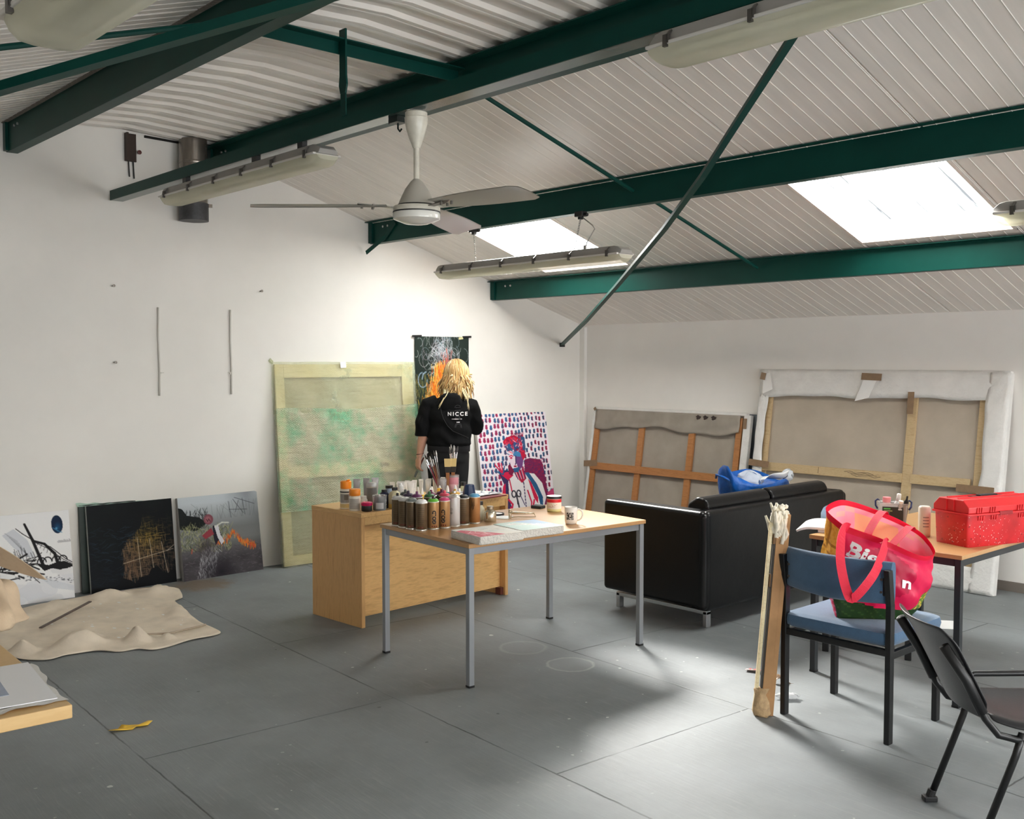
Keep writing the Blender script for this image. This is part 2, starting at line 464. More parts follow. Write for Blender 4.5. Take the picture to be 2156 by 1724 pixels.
# trapezoid sheet closing the ridge between the two top purlins
m = MB(); prof = []
x = -.4
while x < RX + .1:
    prof += [(x, .0), (x + .095, .0), (x + .112, -.020), (x + .135, -.020), (x + .143, -.017), (x + .151, -.020), (x + .178, -.020), (x + .195, 0)]; x += .2
for (ya, za), (yb, zb) in (((YR + .02, zr(YR) + .015), (-4.65, 3.335)), ((-4.65, 3.335), (-9.32 - YR, zr(YR) + .015))):
    for i in range(len(prof) - 1):
        (x0, d0), (x1, d1) = prof[i], prof[i + 1]
        m.add([(x0, ya, za + d0), (x1, ya, za + d1), (x1, yb, zb + d1), (x0, yb, zb + d0)], [(3, 2, 1, 0)])
m.box((5.6, -4.65, 3.42), (12.6, 1.5, .06))
M_ridge = mat('ridge_sheet', (236, 231, 224), 0.30, var=.05, vscale=3)
struct(m.build('ceiling', M_ridge))

# rooflights: curb (sides of the well) and a streaked translucent sheet lit from outside
def pane_mat(name, seed, strength, dirt):
    mm, t, b = base(name); out = t.n['Material Output']
    co_ = t.new('ShaderNodeTexCoord').outputs['Object']
    mp = t.new('ShaderNodeMapping'); mp.inputs['Scale'].default_value = (26, .7, .7); mp.inputs['Location'].default_value = (seed, seed, 0); t.link(co_, mp.inputs[0])
    f = t.noise(mp.outputs[0], 1.0, 5, 0.6)
    g = t.noise(co_, 2.0, 2)
    colr = t.mix(g, lin((252, 250, 240)), lin((240, 248, 252)))
    st = t.ramp(f, [(0.36, dirt), (0.52, 1.0)])
    em = t.new('ShaderNodeEmission'); t.link(colr, em.inputs[0]); t.link(t.math('MULTIPLY', st, strength), em.inputs[1])
    tp = t.new('ShaderNodeBsdfTransparent'); mx = t.new('ShaderNodeMixShader'); mx.inputs[0].default_value = .5
    t.link(tp.outputs[0], mx.inputs[1]); t.link(em.outputs[0], mx.inputs[2]); t.link(mx.outputs[0], out.inputs[0]); return mm
SKY = 36.0
M_curb = mat('rooflight_curb', (238, 226, 218), .5, var=.06, vscale=20)
nwin = 1
def skylight(x0, sgn, pane):
    global nwin
    y0, y1 = (-1.28, -2.42)
    mir = lambda y: y if sgn > 0 else -9.3 - y
    mb = MB()
    for (xa, ya, xb, yb) in ((x0, y0, x0, y1), (x0 + 1, y0, x0 + 1, y1), (x0, y0, x0 + 1, y0), (x0, y1, x0 + 1, y1)):
        q = []
        nx = 0.02 if xa == xb == x0 else (-.02 if xa == xb else 0)
        ny = 0 if nx else (-.02 if ya == y0 else .02)
        for k, o in ((0, 0), (1, 1)):
            for up in (-.004, .13):
                q.append((xa + nx * k, mir(ya + ny * k), zr(ya + ny * k) + up)); q.append((xb + nx * k, mir(yb + ny * k), zr(yb + ny * k) + up))
        mb.add(q, [(0, 1, 3, 2), (4, 6, 7, 5), (0, 4, 5, 1), (2, 3, 7, 6), (0, 2, 6, 4), (1, 5, 7, 3)])
    w = struct(mb.build('window_%d' % nwin, M_curb)); nwin += 1
    pm = MB(); q = []
    nn = 60
    def fn(u, v):
        y = y0 + (y1 - y0) * v; x = x0 + u
        return Vector((x, mir(y), zr(y) + .105 + .012 * (1 if int(u * 13) % 2 else 0)))
    pm.grid(fn, 52, 1)
    pm.build('pane', pane, w)
skylight(SKX[0], 1, pane_mat('rooflight_sheet_bright', 1.0, SKY, .75))
skylight(SKX[1], 1, pane_mat('rooflight_sheet_streaked', 5.0, SKY, .02))
MP = pane_mat('rooflight_sheet', 9.0, SKY, .4)
for k in (2, 3): skylight(SKX[k], 1, MP)


# unseen windows added in the end wall to brighten wall and ceiling
M_wf = mat('window_frame_paint', (225, 222, 216), .45)
def added_window(y0, y1, z0, z1, strength):
    global nwin
    cy_, cz_ = (y0 + y1) / 2, (z0 + z1) / 2; W_, H_ = y1 - y0, z1 - z0
    mb = MB()
    for dy in (-W_ / 2, 0, W_ / 2): mb.box((0, dy, 0), (.06, .06, H_ + .06))
    for dz in (-H_ / 2, H_ / 2): mb.box((0, 0, dz), (.06, W_ + .06, .06))
    o = struct(mb.build('window_%d' % nwin, M_wf, None, (RX - .03, cy_, cz_))); nwin += 1
    mm, t, b = base('daylight_pane'); em = t.new('ShaderNodeEmission'); em.inputs[0].default_value = (.96, .98, 1, 1); em.inputs[1].default_value = strength
    t.link(em.outputs[0], t.n['Material Output'].inputs[0])
    mb = MB(); mb.add([(.01, -W_ / 2, -H_ / 2), (.01, W_ / 2, -H_ / 2), (.01, W_ / 2, H_ / 2), (.01, -W_ / 2, H_ / 2)], [(0, 3, 2, 1)]); mb.build('pane', mm, o)
WIN = 20.0
added_window(-4.2, -1.0, 0.9, 2.0, WIN)
added_window(-8.4, -5.2, 0.9, 2.0, WIN)

# hazy sun, softened by the weathered rooflights
sl = bpy.data.lights.new('sun', 'SUN'); sl.energy = 105.0; sl.angle = R(28); sl.color = (1.0, .97, .92)
so = bpy.data.objects.new('sun', sl); COL.objects.link(so)
so.rotation_euler = Vector((-4.1, 1.95, 2.7)).to_track_quat('Z', 'Y').to_euler()
# ------------------------------------------------------------------ roof steel
def zpurlin(name, label, y, ztop, zbot, x0, x1, fl=.07, sgn=1):
    t = thing(name, label, 'roof beam', (x0, y, zbot))
    L = x1 - x0; h = ztop - zbot; cx = L / 2
    mb = MB(); mb.box((cx, 0, h / 2), (L, .006, h)); mb.build('web', M_green, t, bevel=.002, bseg=1)
    mb = MB(); mb.box((cx, fl / 2, .003), (L, fl, .006)); mb.box((cx, fl - .002, .012), (L, .004, .02)); mb.build('bottom_flange', M_green, t)
    mb = MB(); mb.box((cx, -fl * .4, h - .003), (L, fl * .8, .006)); mb.build('top_flange', M_green, t)
    # wall cleat and bolts at the gable
    mb = MB(); mb.box((.03, -.012, h / 2), (.05, .02, h * .96)); mb.build('end_cleat', M_green, t)
    for dx in (.2, .27):
        for k in range(1):
            b = MB(); b.lathe([(.009, 0), (.009, .008), (0, .009)], 8, (dx, -.003, h * .72), axis=Matrix.Rotation(R(90), 3, 'X')); b.build('bolt', mat('zinc', (190, 190, 188), .3, .8), t)
    return t
GP = 'green steel roof beams'
zpurlin('steel_purlin', 'lowest dark green roof beam, running below the two skylights', -1.19, 2.398, 2.226, gx(-1.19), RX)
zpurlin('steel_purlin', 'dark green roof beam above the two skylights, carrying the chained light', -2.53, 2.836, 2.655, gx(-2.53), RX)
zpurlin('steel_purlin', 'dark green ridge beam just behind the ceiling fan', -3.96, 3.268, 3.085, gx(-3.96), RX, fl=.1)
zpurlin('steel_purlin', 'thick dark green ridge beam slanting across the top left corner', -5.40, 3.262, 3.06, gx(-5.4), RX)
# mastic strip between ridge sheet and beam is part of the beam's look: thin grey foam filler
mf = mat('foam_filler', (120, 112, 104), .9, var=.3, vscale=60, bump=.4)
for y in (-3.945, -5.415):
    mb = MB(); mb.box((5.7, y, 3.262), (11.8, .03, .022)); o = mb.build('trim_%d' % (2 if y > -5 else 3), mf); struct(o)
# knee brace at the gable end of the second beam
t = tag(MB().bar((gx(-2.6) + .03, -2.59, 2.575), (.17, -2.545, 2.70), .035, .006, up=(0, 1, 0)).bar((.17, -2.545, 2.70), (.30, -2.545, 2.80), .035, .006, up=(0, 1, 0)).build('gusset_strap', M_green), 'short green steel strap tying beam end down to the white wall', 'strap')
# angle bar hung below the ridge
t = thing('angle_bar', 'long green steel bar hung under the ridge, carrying fan and lights', 'steel bar', (gx(-4.73), -4.735, 2.80))
mb = MB(); mb.box((5.9, 0, .034), (11.7, .006, .068)); mb.build('upright_leg', M_green, t)
mb = MB(); mb.box((5.9, .045, .003), (11.7, .09, .006)); mb.build('flat_leg', mat('green_steel_gloss', (70, 92, 88), .22), t)  # flat leg paler: the light it reflects is put into its colour
for xh in (2.93, 7.0):
    h = thing('hanger_strap', 'green hanger strap dropping from ridge strut to long bar' if xh < 4 else 'green hanger strap over the camera side of the long bar', 'strap', (xh, -4.735, 2.86))
    mb = MB(); mb.bar((-.0, -.006, 0), (.0, -.006, .12), .045, .006, up=(0, 1, 0)); mb.build('flattened_end', M_green, h)
    mb = MB(); mb.loft([[Vector((sx * w, -.006 + sy * .005, z)) for sx, sy in ((-1, -1), (1, -1), (1, 1), (-1, 1))] for w, z in ((.022, .11), (.034, .15), (.027, .2), (.027, .42))]); mb.build('shank', M_green, h)
    s = thing('ridge_strut', 'green steel strut crossing the ridge between the two top beams' if xh < 4 else 'green steel ridge strut nearest the camera', 'steel bar', (xh - .04, -4.69, 3.17))
    mb = MB(); mb.box((0, 0, .03), (.006, 1.42, .065)); mb.build('upright_leg', M_green, s)
    mb = MB(); mb.box((.03, 0, .06), (.06, 1.42, .006)); mb.build('flat_leg', M_green, s)
# sag rods down the slopes
def rod(a, b, r, name, label, cat='rod'):
    mb = MB(); mb.tube([Vector((0, 0, 0)), Vector(b) - Vector(a)], r, 8); o = mb.build(name, M_green, None, a, smooth=True, autos=40); return tag(o, label, cat)
rod((2.90, -3.90, 3.155), (2.90, -2.55, 2.74), .013, 'sag_rod', 'thin green rod on the ceiling right of the fan, between upper beams')
rod((2.93, -2.46, 2.715), (2.93, -1.22, 2.33), .012, 'sag_rod', 'thin green rod on the ceiling between the two skylights')
rod((2.93, -5.45, 3.15), (2.93, -6.75, 2.735), .013, 'sag_rod', 'thin green rod on the ceiling at far top left, behind the near light')
rod((5.9, -3.90, 3.155), (5.9, -2.55, 2.74), .013, 'sag_rod', 'thin green rod cutting the top right corner of the ceiling')
zpurlin('steel_purlin', 'green roof beam over the left-hand slope, outside the view', -6.80, 2.836, 2.655, gx(-6.8), RX)
# long diagonal wind braces
mb = MB()
pts = [(-.005, -.292, 1.816), (1.1, -1.1, 2.0), (2.192, -1.906, 2.212), (3.308, -2.725, 2.45), (3.942, -3.19, 2.62), (4.431, -3.548, 2.784), (5.025, -3.984, 2.978), (5.5, -4.33, 3.06)]
t = thing('wind_brace', 'long bent green diagonal brace running up from the far corner', 'brace', pts[0])
P0 = Vector(pts[0])
loops = []
for i, p in enumerate(pts):
    p = Vector(p) - P0; d = (Vector(pts[min(i + 1, 7)]) - Vector(pts[max(i - 1, 0)])).normalized(); s_ = d.cross(Vector((0, 0, 1))).normalized(); u_ = s_.cross(d)
    loops.append([p + s_ * a + u_ * b for a, b in ((-.017, -.01), (.017, -.01), (.017, .01), (-.017, .01))])
mb.loft(loops); mb.build('bar', M_green, t)
mb = MB(); mb.box((.0, .0, 0), (.04, .05, .04)); mb.build('wall_lug', mat('black_steel', (20, 20, 20), .5), t)
mb = MB(); a = Vector((-.25, -8.8, 1.88)); b = Vector((4.9, -5.27, 3.0)); mb.bar((0, 0, 0), b - a, .05, .035); tag(mb.build('wind_brace', M_green, None, a), 'green diagonal brace rising behind the near light at top left', 'brace')

# ------------------------------------------------------------------ weatherproof fluorescent lights
M_body = mat('light_tray', (150, 147, 142), .5, var=.06, vscale=5)
M_bodyw = mat('light_tray_pale', (205, 202, 196), .45)
M_clip = mat('clip_steel', (92, 88, 84), .35, .6)
def diff_mat():
    m_, t, b = base('light_diffuser'); out = t.n['Material Output']
    co_ = t.new('ShaderNodeTexCoord').outputs['Object']
    n = t.noise(co_, 3, 4)
    t.link(t.ramp(n, [(.35, lin((214, 213, 194))), (.7, lin((236, 235, 220)))]), b.inputs['Base Color'])
    b.inputs['Roughness'].default_value = .18
    tr = t.new('ShaderNodeBsdfTranslucent'); tr.inputs[0].default_value = (*lin((232, 230, 205)), 1)
    mx = t.new('ShaderNodeMixShader'); mx.inputs[0].default_value = .5
    t.link(b.outputs[0], mx.inputs[1]); t.link(tr.outputs[0], mx.inputs[2])
    tp = t.new('ShaderNodeBsdfTransparent'); mx2 = t.new('ShaderNodeMixShader'); mx2.inputs[0].default_value = .72
    t.link(tp.outputs[0], mx2.inputs[1]); t.link(mx.outputs[0], mx2.inputs[2]); t.link(mx2.outputs[0], out.inputs[0]); return m_
M_diff = diff_mat()
M_tube = mat('lamp_tube', (236, 234, 226), .35)
def light(loc, label, L=1.92, body=M_body, W=.155, mount=None):
    t = thing('fluorescent_light', label, 'ceiling light', loc)   # origin: underside centre of the left end
    # tray: trapezoid section, tapering at both ends
    def sec(x, k, prof): return [Vector((x, y * k, z)) for y, z in prof]
    tray = [(-W / 2, .055), (-W / 2 + .012, .068), (-W * .36, .108), (W * .36, .108), (W / 2 - .012, .068), (W / 2, .055)]
    mb = MB(); mb.loft([sec(x, k, [(y, z if z < .06 else .055 + (z - .055) * kz) for y, z in tray]) for x, k, kz in ((0, .86, .5), (.03, .97, .9), (.06, 1, 1), (L - .06, 1, 1), (L - .03, .97, .9), (L, .86, .5))])
    mb.build('tray', body, t, bevel=.003, bseg=1)
    mb = MB(); mb.box((L / 2, 0, .055), (L - .02, W + .012, .012)); mb.build('gasket_rim', M_bodyw, t, bevel=.004)
    dif = [(-W / 2, .05), (-W / 2 + .01, .022), (-W * .33, .004), (-W * .15, 0), (W * .15, 0), (W * .33, .004), (W / 2 - .01, .022), (W / 2, .05)]
    mb = MB(); mb.loft([sec(x, k, [(y, .05 - (.05 - z) * kz) for y, z in dif]) for x, k, kz in ((.005, .84, .45), (.035, .96, .92), (.07, 1, 1), (L - .07, 1, 1), (L - .035, .96, .92), (L - .005, .84, .45))])
    mb.build('diffuser', M_diff, t, smooth=True, autos=50)
    for y in (-.032, .032):
        mb = MB(); mb.tube([(.1, y, .036), (L - .1, y, .036)], .013, 10); mb.build('lamp_tube', M_tube, t, smooth=True, autos=40)
    for y in (-1, 1):
        for k in range(6):
            x = .1 + (L - .2) * k / 5
            mb = MB(); mb.box((x, y * (W / 2 + .004), .06), (.016, .012, .04)); mb.box((x + .012, y * (W / 2 + .002), .066), (.005, .012, .03)); mb.bar((x, y * (W / 2 + .006), .07), (x + .004, y * (W / 2 - .02), .10), .014, .005); mb.build('clip', M_clip, t)
    return t
GLL = None
l1 = light((.80, -4.70, 2.655), 'fluorescent light under long green bar at upper left, near the flue')
l3 = light((4.90, -4.70, 2.682), 'close fluorescent light under the long bar, cut off by top edge', W=.17)
l2 = light((.955, -2.58, 2.285), 'fluorescent light hanging on two chains in front of far skylight')
l5 = light((5.20, -2.58, 2.285), 'fluorescent light at right edge, below the near skylight')
l4 = light((4.98, -6.82, 2.30), 'very close pale fluorescent light filling the top left corner', W=.17)
M_blk = mat('black_plastic', (18, 18, 19), .45)
for l, xs in ((l1, (.3, 1.2, 1.7)), (l3, (.25, .9, 1.6))):
    for x in xs:
        zt = 2.80 - l.location.z
        mb = MB(); mb.box((x, -.02, (.108 + zt) / 2), (.05, .03, zt - .10)); mb.build('mounting_bracket', M_blk, l)
def chain(l, x, ztop, dx=0.0):
    n = int((ztop - .108) / .016); mb = MB()
    for i in range(n):
        z = .108 + (ztop - .108) * (i + .5) / n; xx = x + dx * (i + .5) / n
        a = 90 * (i % 2)
        pts = [Vector((xx + .0055 * math.cos(q) * (1 if a else 0), .0055 * math.cos(q) * (0 if a else 1), z + .0115 * math.sin(q))) for q in np.linspace(0, 2 * PI, 9)[:-1]]
        mb.tube(pts, .0022, 5, closed=True)
    mb.build('chain', mat('chain_steel', (150, 148, 142), .35, .7), l, smooth=True)
for l in (l2, l5, l4):
    zt = 2.655 - l.location.z - .045
    for x, dx in ((.42, -.02), (1.45, .06)):
        chain(l, x, zt, dx)
        mb = MB(); mb.box((x + dx, 0, zt + .025), (.075, .05, .035)); mb.box((x + dx, .0, zt + .0), (.03, .03, .02)); mb.tube([(x + dx + .04, 0, zt + .02), (x + dx + .065, 0, zt + .015)], .012, 8)
        mb.build('beam_clamp', M_blk, l, bevel=.005)
    c = [Vector((1.55, .0, .11)), Vector((1.57, 0, .16)), Vector((1.64, 0, .24)), Vector((1.62, 0, zt - .06)), Vector((1.53, 0, zt + .0))]
    mb = MB(); mb.tube([c[0].lerp(c[1], .5), *c[1:]], .004, 6); mb.tube([(1.55, 0, .10), (1.55, 0, .14)], .011, 8); mb.build('power_cable', mat('grey_cable', (150, 146, 140), .5), l, smooth=True)

# ------------------------------------------------------------------ ceiling fan
M_fan = mat('fan_enamel', (205, 200, 186), .3, var=.1, vscale=25)
M_fang = mat('fan_grey', (176, 171, 160), .35)
t = thing('ceiling_fan', 'cream three-bladed ceiling fan hanging from the long green bar', 'fan', (3.47, -4.70, 2.29))
mb = MB(); mb.lathe([(.045, .50), (.051, .495), (.051, .475), (.054, .472), (.053, .455), (.046, .42), (.034, .38), (.020, .345), (.016, .335)], 24); mb.build('canopy', M_fan, t, smooth=True, autos=40)
mb = MB(); mb.lathe([(.013, .19), (.013, .36)], 14); mb.build('down_rod', M_fan, t, smooth=True, autos=40)
mb = MB(); mb.lathe([(.015, .195), (.028, .183), (.052, .15), (.074, .105), (.086, .078)], 28); mb.build('motor_cone', M_fang, t, smooth=True, autos=40)
mb = MB(); mb.lathe([(.088, .072), (.105, .07), (.108, .066), (.108, .048), (.104, .045)], 32); mb.build('motor_housing', M_fan, t, smooth=True, autos=40)
mb = MB(); mb.lathe([(.1095, .046), (.1095, .041)], 32); mb.lathe([(.087, .078), (.09, .07)], 32); mb.build('dark_band', M_blk, t)
mb = MB(); mb.lathe([(.107, .041), (.109, .03), (.107, .012), (.09, .005), (.055, -.008), (0, -.013)], 32); mb.build('hub_cap', mat('fan_cap', (222, 220, 212), .14), t, smooth=True, autos=60)
for k in range(3):
    a = R(1 + 120 * k)
    b = thing  # noqa
    ca, sa = math.cos(a), math.sin(a)
    Mz = Matrix.Rotation(a, 4, 'Z')
    mb = MB()
    def blade(u, v, up):
        r = .14 + u * .60; w = (.050 + .030 * math.sin(min(1, u * 1.5) * PI / 2)) * (1 if u < .97 else .8)
        y = (v - .5) * 2 * w; tw = R(-13)
        return Mz @ Vector((r, y * math.cos(tw), .066 + y * math.sin(tw) - .02 * u + up + .006 * math.cos((v - .5) * 2.6)))
    mb.grid(lambda u, v: blade(u, v, 0), 14, 6); mb.grid(lambda u, v: blade(u, 1 - v, .003), 14, 6)
    bl = mb.build('blade', mat('fan_blade', (200, 196, 186), .2, .0), t, smooth=True)
    mb = MB(); mb.bar(Mz @ Vector((.09, 0, .062)), Mz @ Vector((.27, 0, .074)), .035, .004)
    for rr, yy in ((.2, .018), (.2, -.018), (.25, 0)): mb.box(Mz @ Vector((rr, yy, .063)), (.008, .008, .02))
    mb.build('blade_iron', mat('blade_iron', (120, 116, 108), .35, .5), bl)
# hook left on the bar beside the fan
mb = MB(); mb.box((0, 0, 0), (.07, .06, .03)); mb.tube([(0, 0, -.01), (.0, 0, -.04), (.015, 0, -.055), (.03, 0, -.045)], .005, 6); mb.box((-.05, 0, 0), (.03, .02, .02))
tag(mb.build('bar_clamp', mat('dark_green_iron', (8, 30, 28), .4), None, (3.30, -4.68, 2.785), bevel=.004), 'small dark clamp with a hook on the bar beside the fan', 'clamp')

# ------------------------------------------------------------------ things fixed to the gable wall
t = thing('flue_pipe', 'rusty metal flue pipe stub on the white wall at upper left', 'pipe', (-.045, -4.14, 2.70))
mf_ = mat('flue_metal', (148, 140, 131), .26, .7, var=.35, vscale=9, stretch=(1, 1, .3))
mb = MB(); mb.lathe([(.103, .10), (.103, .60)], 28); mb.lathe([(.106, .34), (.108, .345), (.106, .35)], 28); mb.lathe([(.106, .42), (.109, .43), (.106, .44)], 28); mb.build('pipe', mf_, t, smooth=True, autos=40)
mb = MB(); mb.lathe([(.107, .0), (.107, .13)], 28); mb.build('taped_end', mat('black_tape', (62, 62, 64), .5, var=.3, vscale=30), t, smooth=True, autos=40)
mb = MB(); mb.box((.06, .10, .115), (.02, .03, .025)); mb.build('band_screw', mf_, t)
t = thing('cable_bracket', 'brown steel bracket with two cut cables high on the white wall', 'bracket', (gx(-4.58), -4.575, 3.10))
mb = MB(); mb.box((.03, -.03, .1), (.05, .014, .2)); mb.box((.012, .01, .1), (.014, .07, .2)); mb.build('angle_plate', mat('rusty_steel', (58, 44, 36), .6, .3, var=.3), t)
mb = MB(); mb.lathe([(.014, 0), (.016, .012), (.0, .014)], 12, (.03, .06, .07), axis=Matrix.Rotation(R(90), 3, 'Y')); mb.build('knob', mat('red_oxide', (88, 40, 34), .5), t)
for y, l_ in ((-.012, -.11), (.022, -.12)):
    mb = MB(); mb.tube([(.015, y, .01), (.012, y + .004, l_ * .5), (.01, y + .008, l_)], .005, 6); mb.build('cable', M_blk, t)
mb = MB(); mb.box((.012, .0, 0), (.015, .34, .016), rot=(R(-2), 0, 0)); mb.build('slot_edge', M_dark, t, (0, .28, .19))
M_cond = mat('wall_strip', (206, 202, 194), .5)
for i, (y0, y1, lab) in enumerate(((-4.384, -4.377, 'thin white cable strip on the wall, the one farther from the canvases'), (-3.815, -3.812, 'thin white cable strip on the wall above the scarecrow picture'))):
    t = thing('cable_strip', lab, 'wall strip', (gx(y0) + .004, y0, 1.395), rot=(0, 0, R(-2)))
    mb = MB(); mb.tube([(.004, 0, 0), (.006, .004, .2), (.003, -.002, .42), (.004, 0, .657)], .0075, 8); mb.build('strip', M_cond, t, smooth=True)
    s_ = 1 if i == 0 else -1
    mb = MB(); mb.tube([(.006, .0, .175), (.02, s_ * .012, .17), (.02, s_ * .03, .172)], .003, 6); mb.box((.004, s_ * .006, .165), (.008, .012, .02)); mb.build('hook', M_cond, t)
for y, z, lab in ((-4.714, 2.195, 'upper of two screws in the white wall at left'), (-4.711, 1.643, 'lower of two screws in the white wall at left'), (-3.559, 2.208, 'single screw in the white wall above the bubble-wrapped canvas')):
    mb = MB(); A = Matrix.Rotation(R(90), 3, 'Y'); mb.lathe([(.004, 0), (.004, .03), (.010, .032), (.010, .037), (0, .038)], 10, axis=A); tag(mb.build('wall_screw', mat('screw_steel', (110, 105, 98), .35, .7), None, (gx(y), y, z), smooth=True, autos=40), lab, 'screw')
# ------------------------------------------------------------------ little painter for the artworks (colours of the paint itself)
class Art:
    def __init__(s, w, h, bg):
        s.w, s.h = w, h; s.a = np.ones((h, w, 3), np.float32) * np.array(bg, np.float32)
        s.U, s.V = np.meshgrid((np.arange(w) + .5) / w, (np.arange(h) + .5) / h); s.asp = w / h
    def put(s, m, col):
        m = np.clip(m, 0, 1)[..., None]; s.a = s.a * (1 - m) + np.array(col, np.float32) * m
    def ell(s, cx, cy, rx, ry, col, al=1.0, soft=0.06, rot=0.0):
        x = (s.U - cx) * s.asp; y = s.V - cy; c, q = math.cos(rot), math.sin(rot)
        d = np.sqrt(((x * c + y * q) / (rx * s.asp)) ** 2 + ((-x * q + y * c) / ry) ** 2)
        s.put(np.clip((1 - d) / soft, 0, 1) * al, col)
    def line(s, pts, wd, col, al=1.0, w2=None):
        n = len(pts) - 1
        for i in range(n):
            (x0, y0), (x1, y1) = pts[i], pts[i + 1]
            wa = wd if w2 is None else wd + (w2 - wd) * i / n; wb = wd if w2 is None else wd + (w2 - wd) * (i + 1) / n
            mx = max(wa, wb) + 2.0 / s.h
            u0 = max(0, int((min(x0, x1) - mx / s.asp) * s.w)); u1 = min(s.w, int((max(x0, x1) + mx / s.asp) * s.w) + 1)
            v0 = max(0, int((min(y0, y1) - mx) * s.h)); v1 = min(s.h, int((max(y0, y1) + mx) * s.h) + 1)
            if u1 <= u0 or v1 <= v0: continue
            px = s.U[v0:v1, u0:u1] * s.asp; py = s.V[v0:v1, u0:u1]
            ax, ay, bx, by = x0 * s.asp, y0, x1 * s.asp, y1
            dx, dy = bx - ax, by - ay; L = dx * dx + dy * dy + 1e-12
            t = np.clip(((px - ax) * dx + (py - ay) * dy) / L, 0, 1)
            d = np.sqrt((px - ax - t * dx) ** 2 + (py - ay - t * dy) ** 2)
            m = np.clip((wa + (wb - wa) * t - d) * s.h + .5, 0, 1)[..., None] * al
            s.a[v0:v1, u0:u1] = s.a[v0:v1, u0:u1] * (1 - m) + np.array(col, np.float32) * m
    def poly(s, pts, col, al=1.0):
        ins = np.zeros((s.h, s.w), bool); n = len(pts)
        for i in range(n):
            (x0, y0), (x1, y1) = pts[i], pts[(i + 1) % n]
            if y0 == y1: continue
            c = ((s.V < y0) != (s.V < y1)) & (s.U < (x1 - x0) * (s.V - y0) / (y1 - y0) + x0); ins ^= c
        s.put(ins * al, col)
    def noise(s, sx, sy, seed=0):
        g = np.random.default_rng(seed).random((int(sy) + 2, int(sx) + 2)); u = s.U * sx; v = s.V * sy
        i, j = u.astype(int), v.astype(int); f, k = u - i, v - j; f = f * f * (3 - 2 * f); k = k * k * (3 - 2 * k)
        return g[j, i] * (1 - f) * (1 - k) + g[j, i + 1] * f * (1 - k) + g[j + 1, i] * (1 - f) * k + g[j + 1, i + 1] * f * k
    def scrib(s, cx, cy, r, n, col, wd=.004, al=.6, r2=None, rg=None):
        rg = rg or rng
        for _ in range(n):
            x = cx + rg.normal() * r; y = cy + rg.normal() * (r2 or r); a = rg.random() * 6.3; k = rg.normal() * 3; pts = []
            q = .02 + rg.random() * .05
            for t in range(7): pts.append((x, y)); x += q * math.cos(a) * .5 / s.asp; y += q * math.sin(a) * .5; a += k * .3
            s.line(pts, wd, col, al)
    def face(s, name, W, H, parent, material, z=.0012, bulge=0.0, wavy=None):
        """painted cloth as one fine sheet whose own colours are the picture"""
        w, h = s.w, s.h
        xs = np.linspace(0, W, w); ys = np.linspace(H, 0, h); X, Y = np.meshgrid(xs, ys); Z = np.full_like(X, z)
        if wavy is not None: Z = Z + wavy(X / W, Y / H)
        co_ = np.stack([X, Y, Z], -1).reshape(-1, 3).astype(np.float32)
        i = np.arange(w - 1)[None, :] + np.arange(h - 1)[:, None] * w
        q = np.stack([i, i + w, i + w + 1, i + 1], -1).reshape(-1, 4)
        me = bpy.data.meshes.new(name); me.vertices.add(len(co_)); me.vertices.foreach_set('co', co_.ravel())
        me.loops.add(q.size); me.loops.foreach_set('vertex_index', q.ravel().astype(np.int32))
        me.polygons.add(len(q)); me.polygons.foreach_set('loop_start', (np.arange(len(q)) * 4).astype(np.int32)); me.polygons.foreach_set('loop_total', np.full(len(q), 4, np.int32))
        me.update(calc_edges=True)
        c = np.clip(s.a / 255.0, 0, 1); c = np.where(c <= .04045, c / 12.92, ((c + .055) / 1.055) ** 2.4)
        at = me.color_attributes.new('Col', 'FLOAT_COLOR', 'POINT'); arr = np.ones((w * h, 4), np.float32); arr[:, :3] = c.reshape(-1, 3)
        at.data.foreach_set('color', arr.ravel())
        return mk(name, me, material, parent)
M_art = mat_vcol('artist_paint', .6, .25, 150, .2)
M_artg = mat_vcol('glossy_artist_paint', .5, .35, 90, .15)
M_edge = mat('canvas_edge', (226, 224, 218), .8, var=.05, vscale=20)
M_edged = mat('dark_canvas_edge', (24, 28, 28), .7)

def leaner(name, label, cat, bl, br, top, thick, edge, group=None, W=None, H=None):
    bl, br, top = Vector(bl), Vector(br), Vector(top)
    M = frame(bl, br - bl, top - bl)
    W = W or (br - bl).length; H = H or (top - bl).dot(M.to_3x3().col[1])
    t = thing(name, label, cat, group=group); t.matrix_world = M
    mb = MB(); mb.box((W / 2, H / 2, -thick / 2), (W, H, thick)); mb.build('stretcher', edge, t, bevel=.003)
    return t, W, H

# ---- ship drawing
t, W, H = leaner('painting', 'white canvas painted with black shipwreck and blue oval, leaning at far left', 'painting', (-.06, -5.69, .0), (-.045, -5.06, .0), (-.165, -5.71, .605), .03, M_edge)
A = Art(170, 165, (236, 236, 236)); K = (22, 20, 22)
n = A.noise(5, 6, 3)
A.put((n > .62) * (A.V > .56) * .35, (206, 206, 210)); A.put((A.noise(3, 9, 8) > .6) * (A.V > .6) * .5, (214, 216, 222))
A.poly([(.30, .22), (.42, .16), (.55, .30), (.62, .50), (.50, .47), (.40, .36)], (205, 208, 214), .9)
for k in range(9): A.line([(.33 + k * .02, .2 + k * .025), (.45 + k * .018, .30 + k * .03)], .003, (150, 152, 160), .7)
A.line([(.53, .12), (.60, .30), (.70, .62)], .012, K, 1, .018); A.line([(.60, .30), (.50, .22), (.44, .16)], .004, K)
A.line([(.60, .31), (.72, .36), (.82, .48), (.85, .62)], .011, K, 1, .018); A.line([(.60, .30), (.78, .40), (.93, .55), (1.0, .60)], .004, K)
A.line([(.62, .33), (.76, .42), (.9, .55), (1.0, .62)], .003, K)
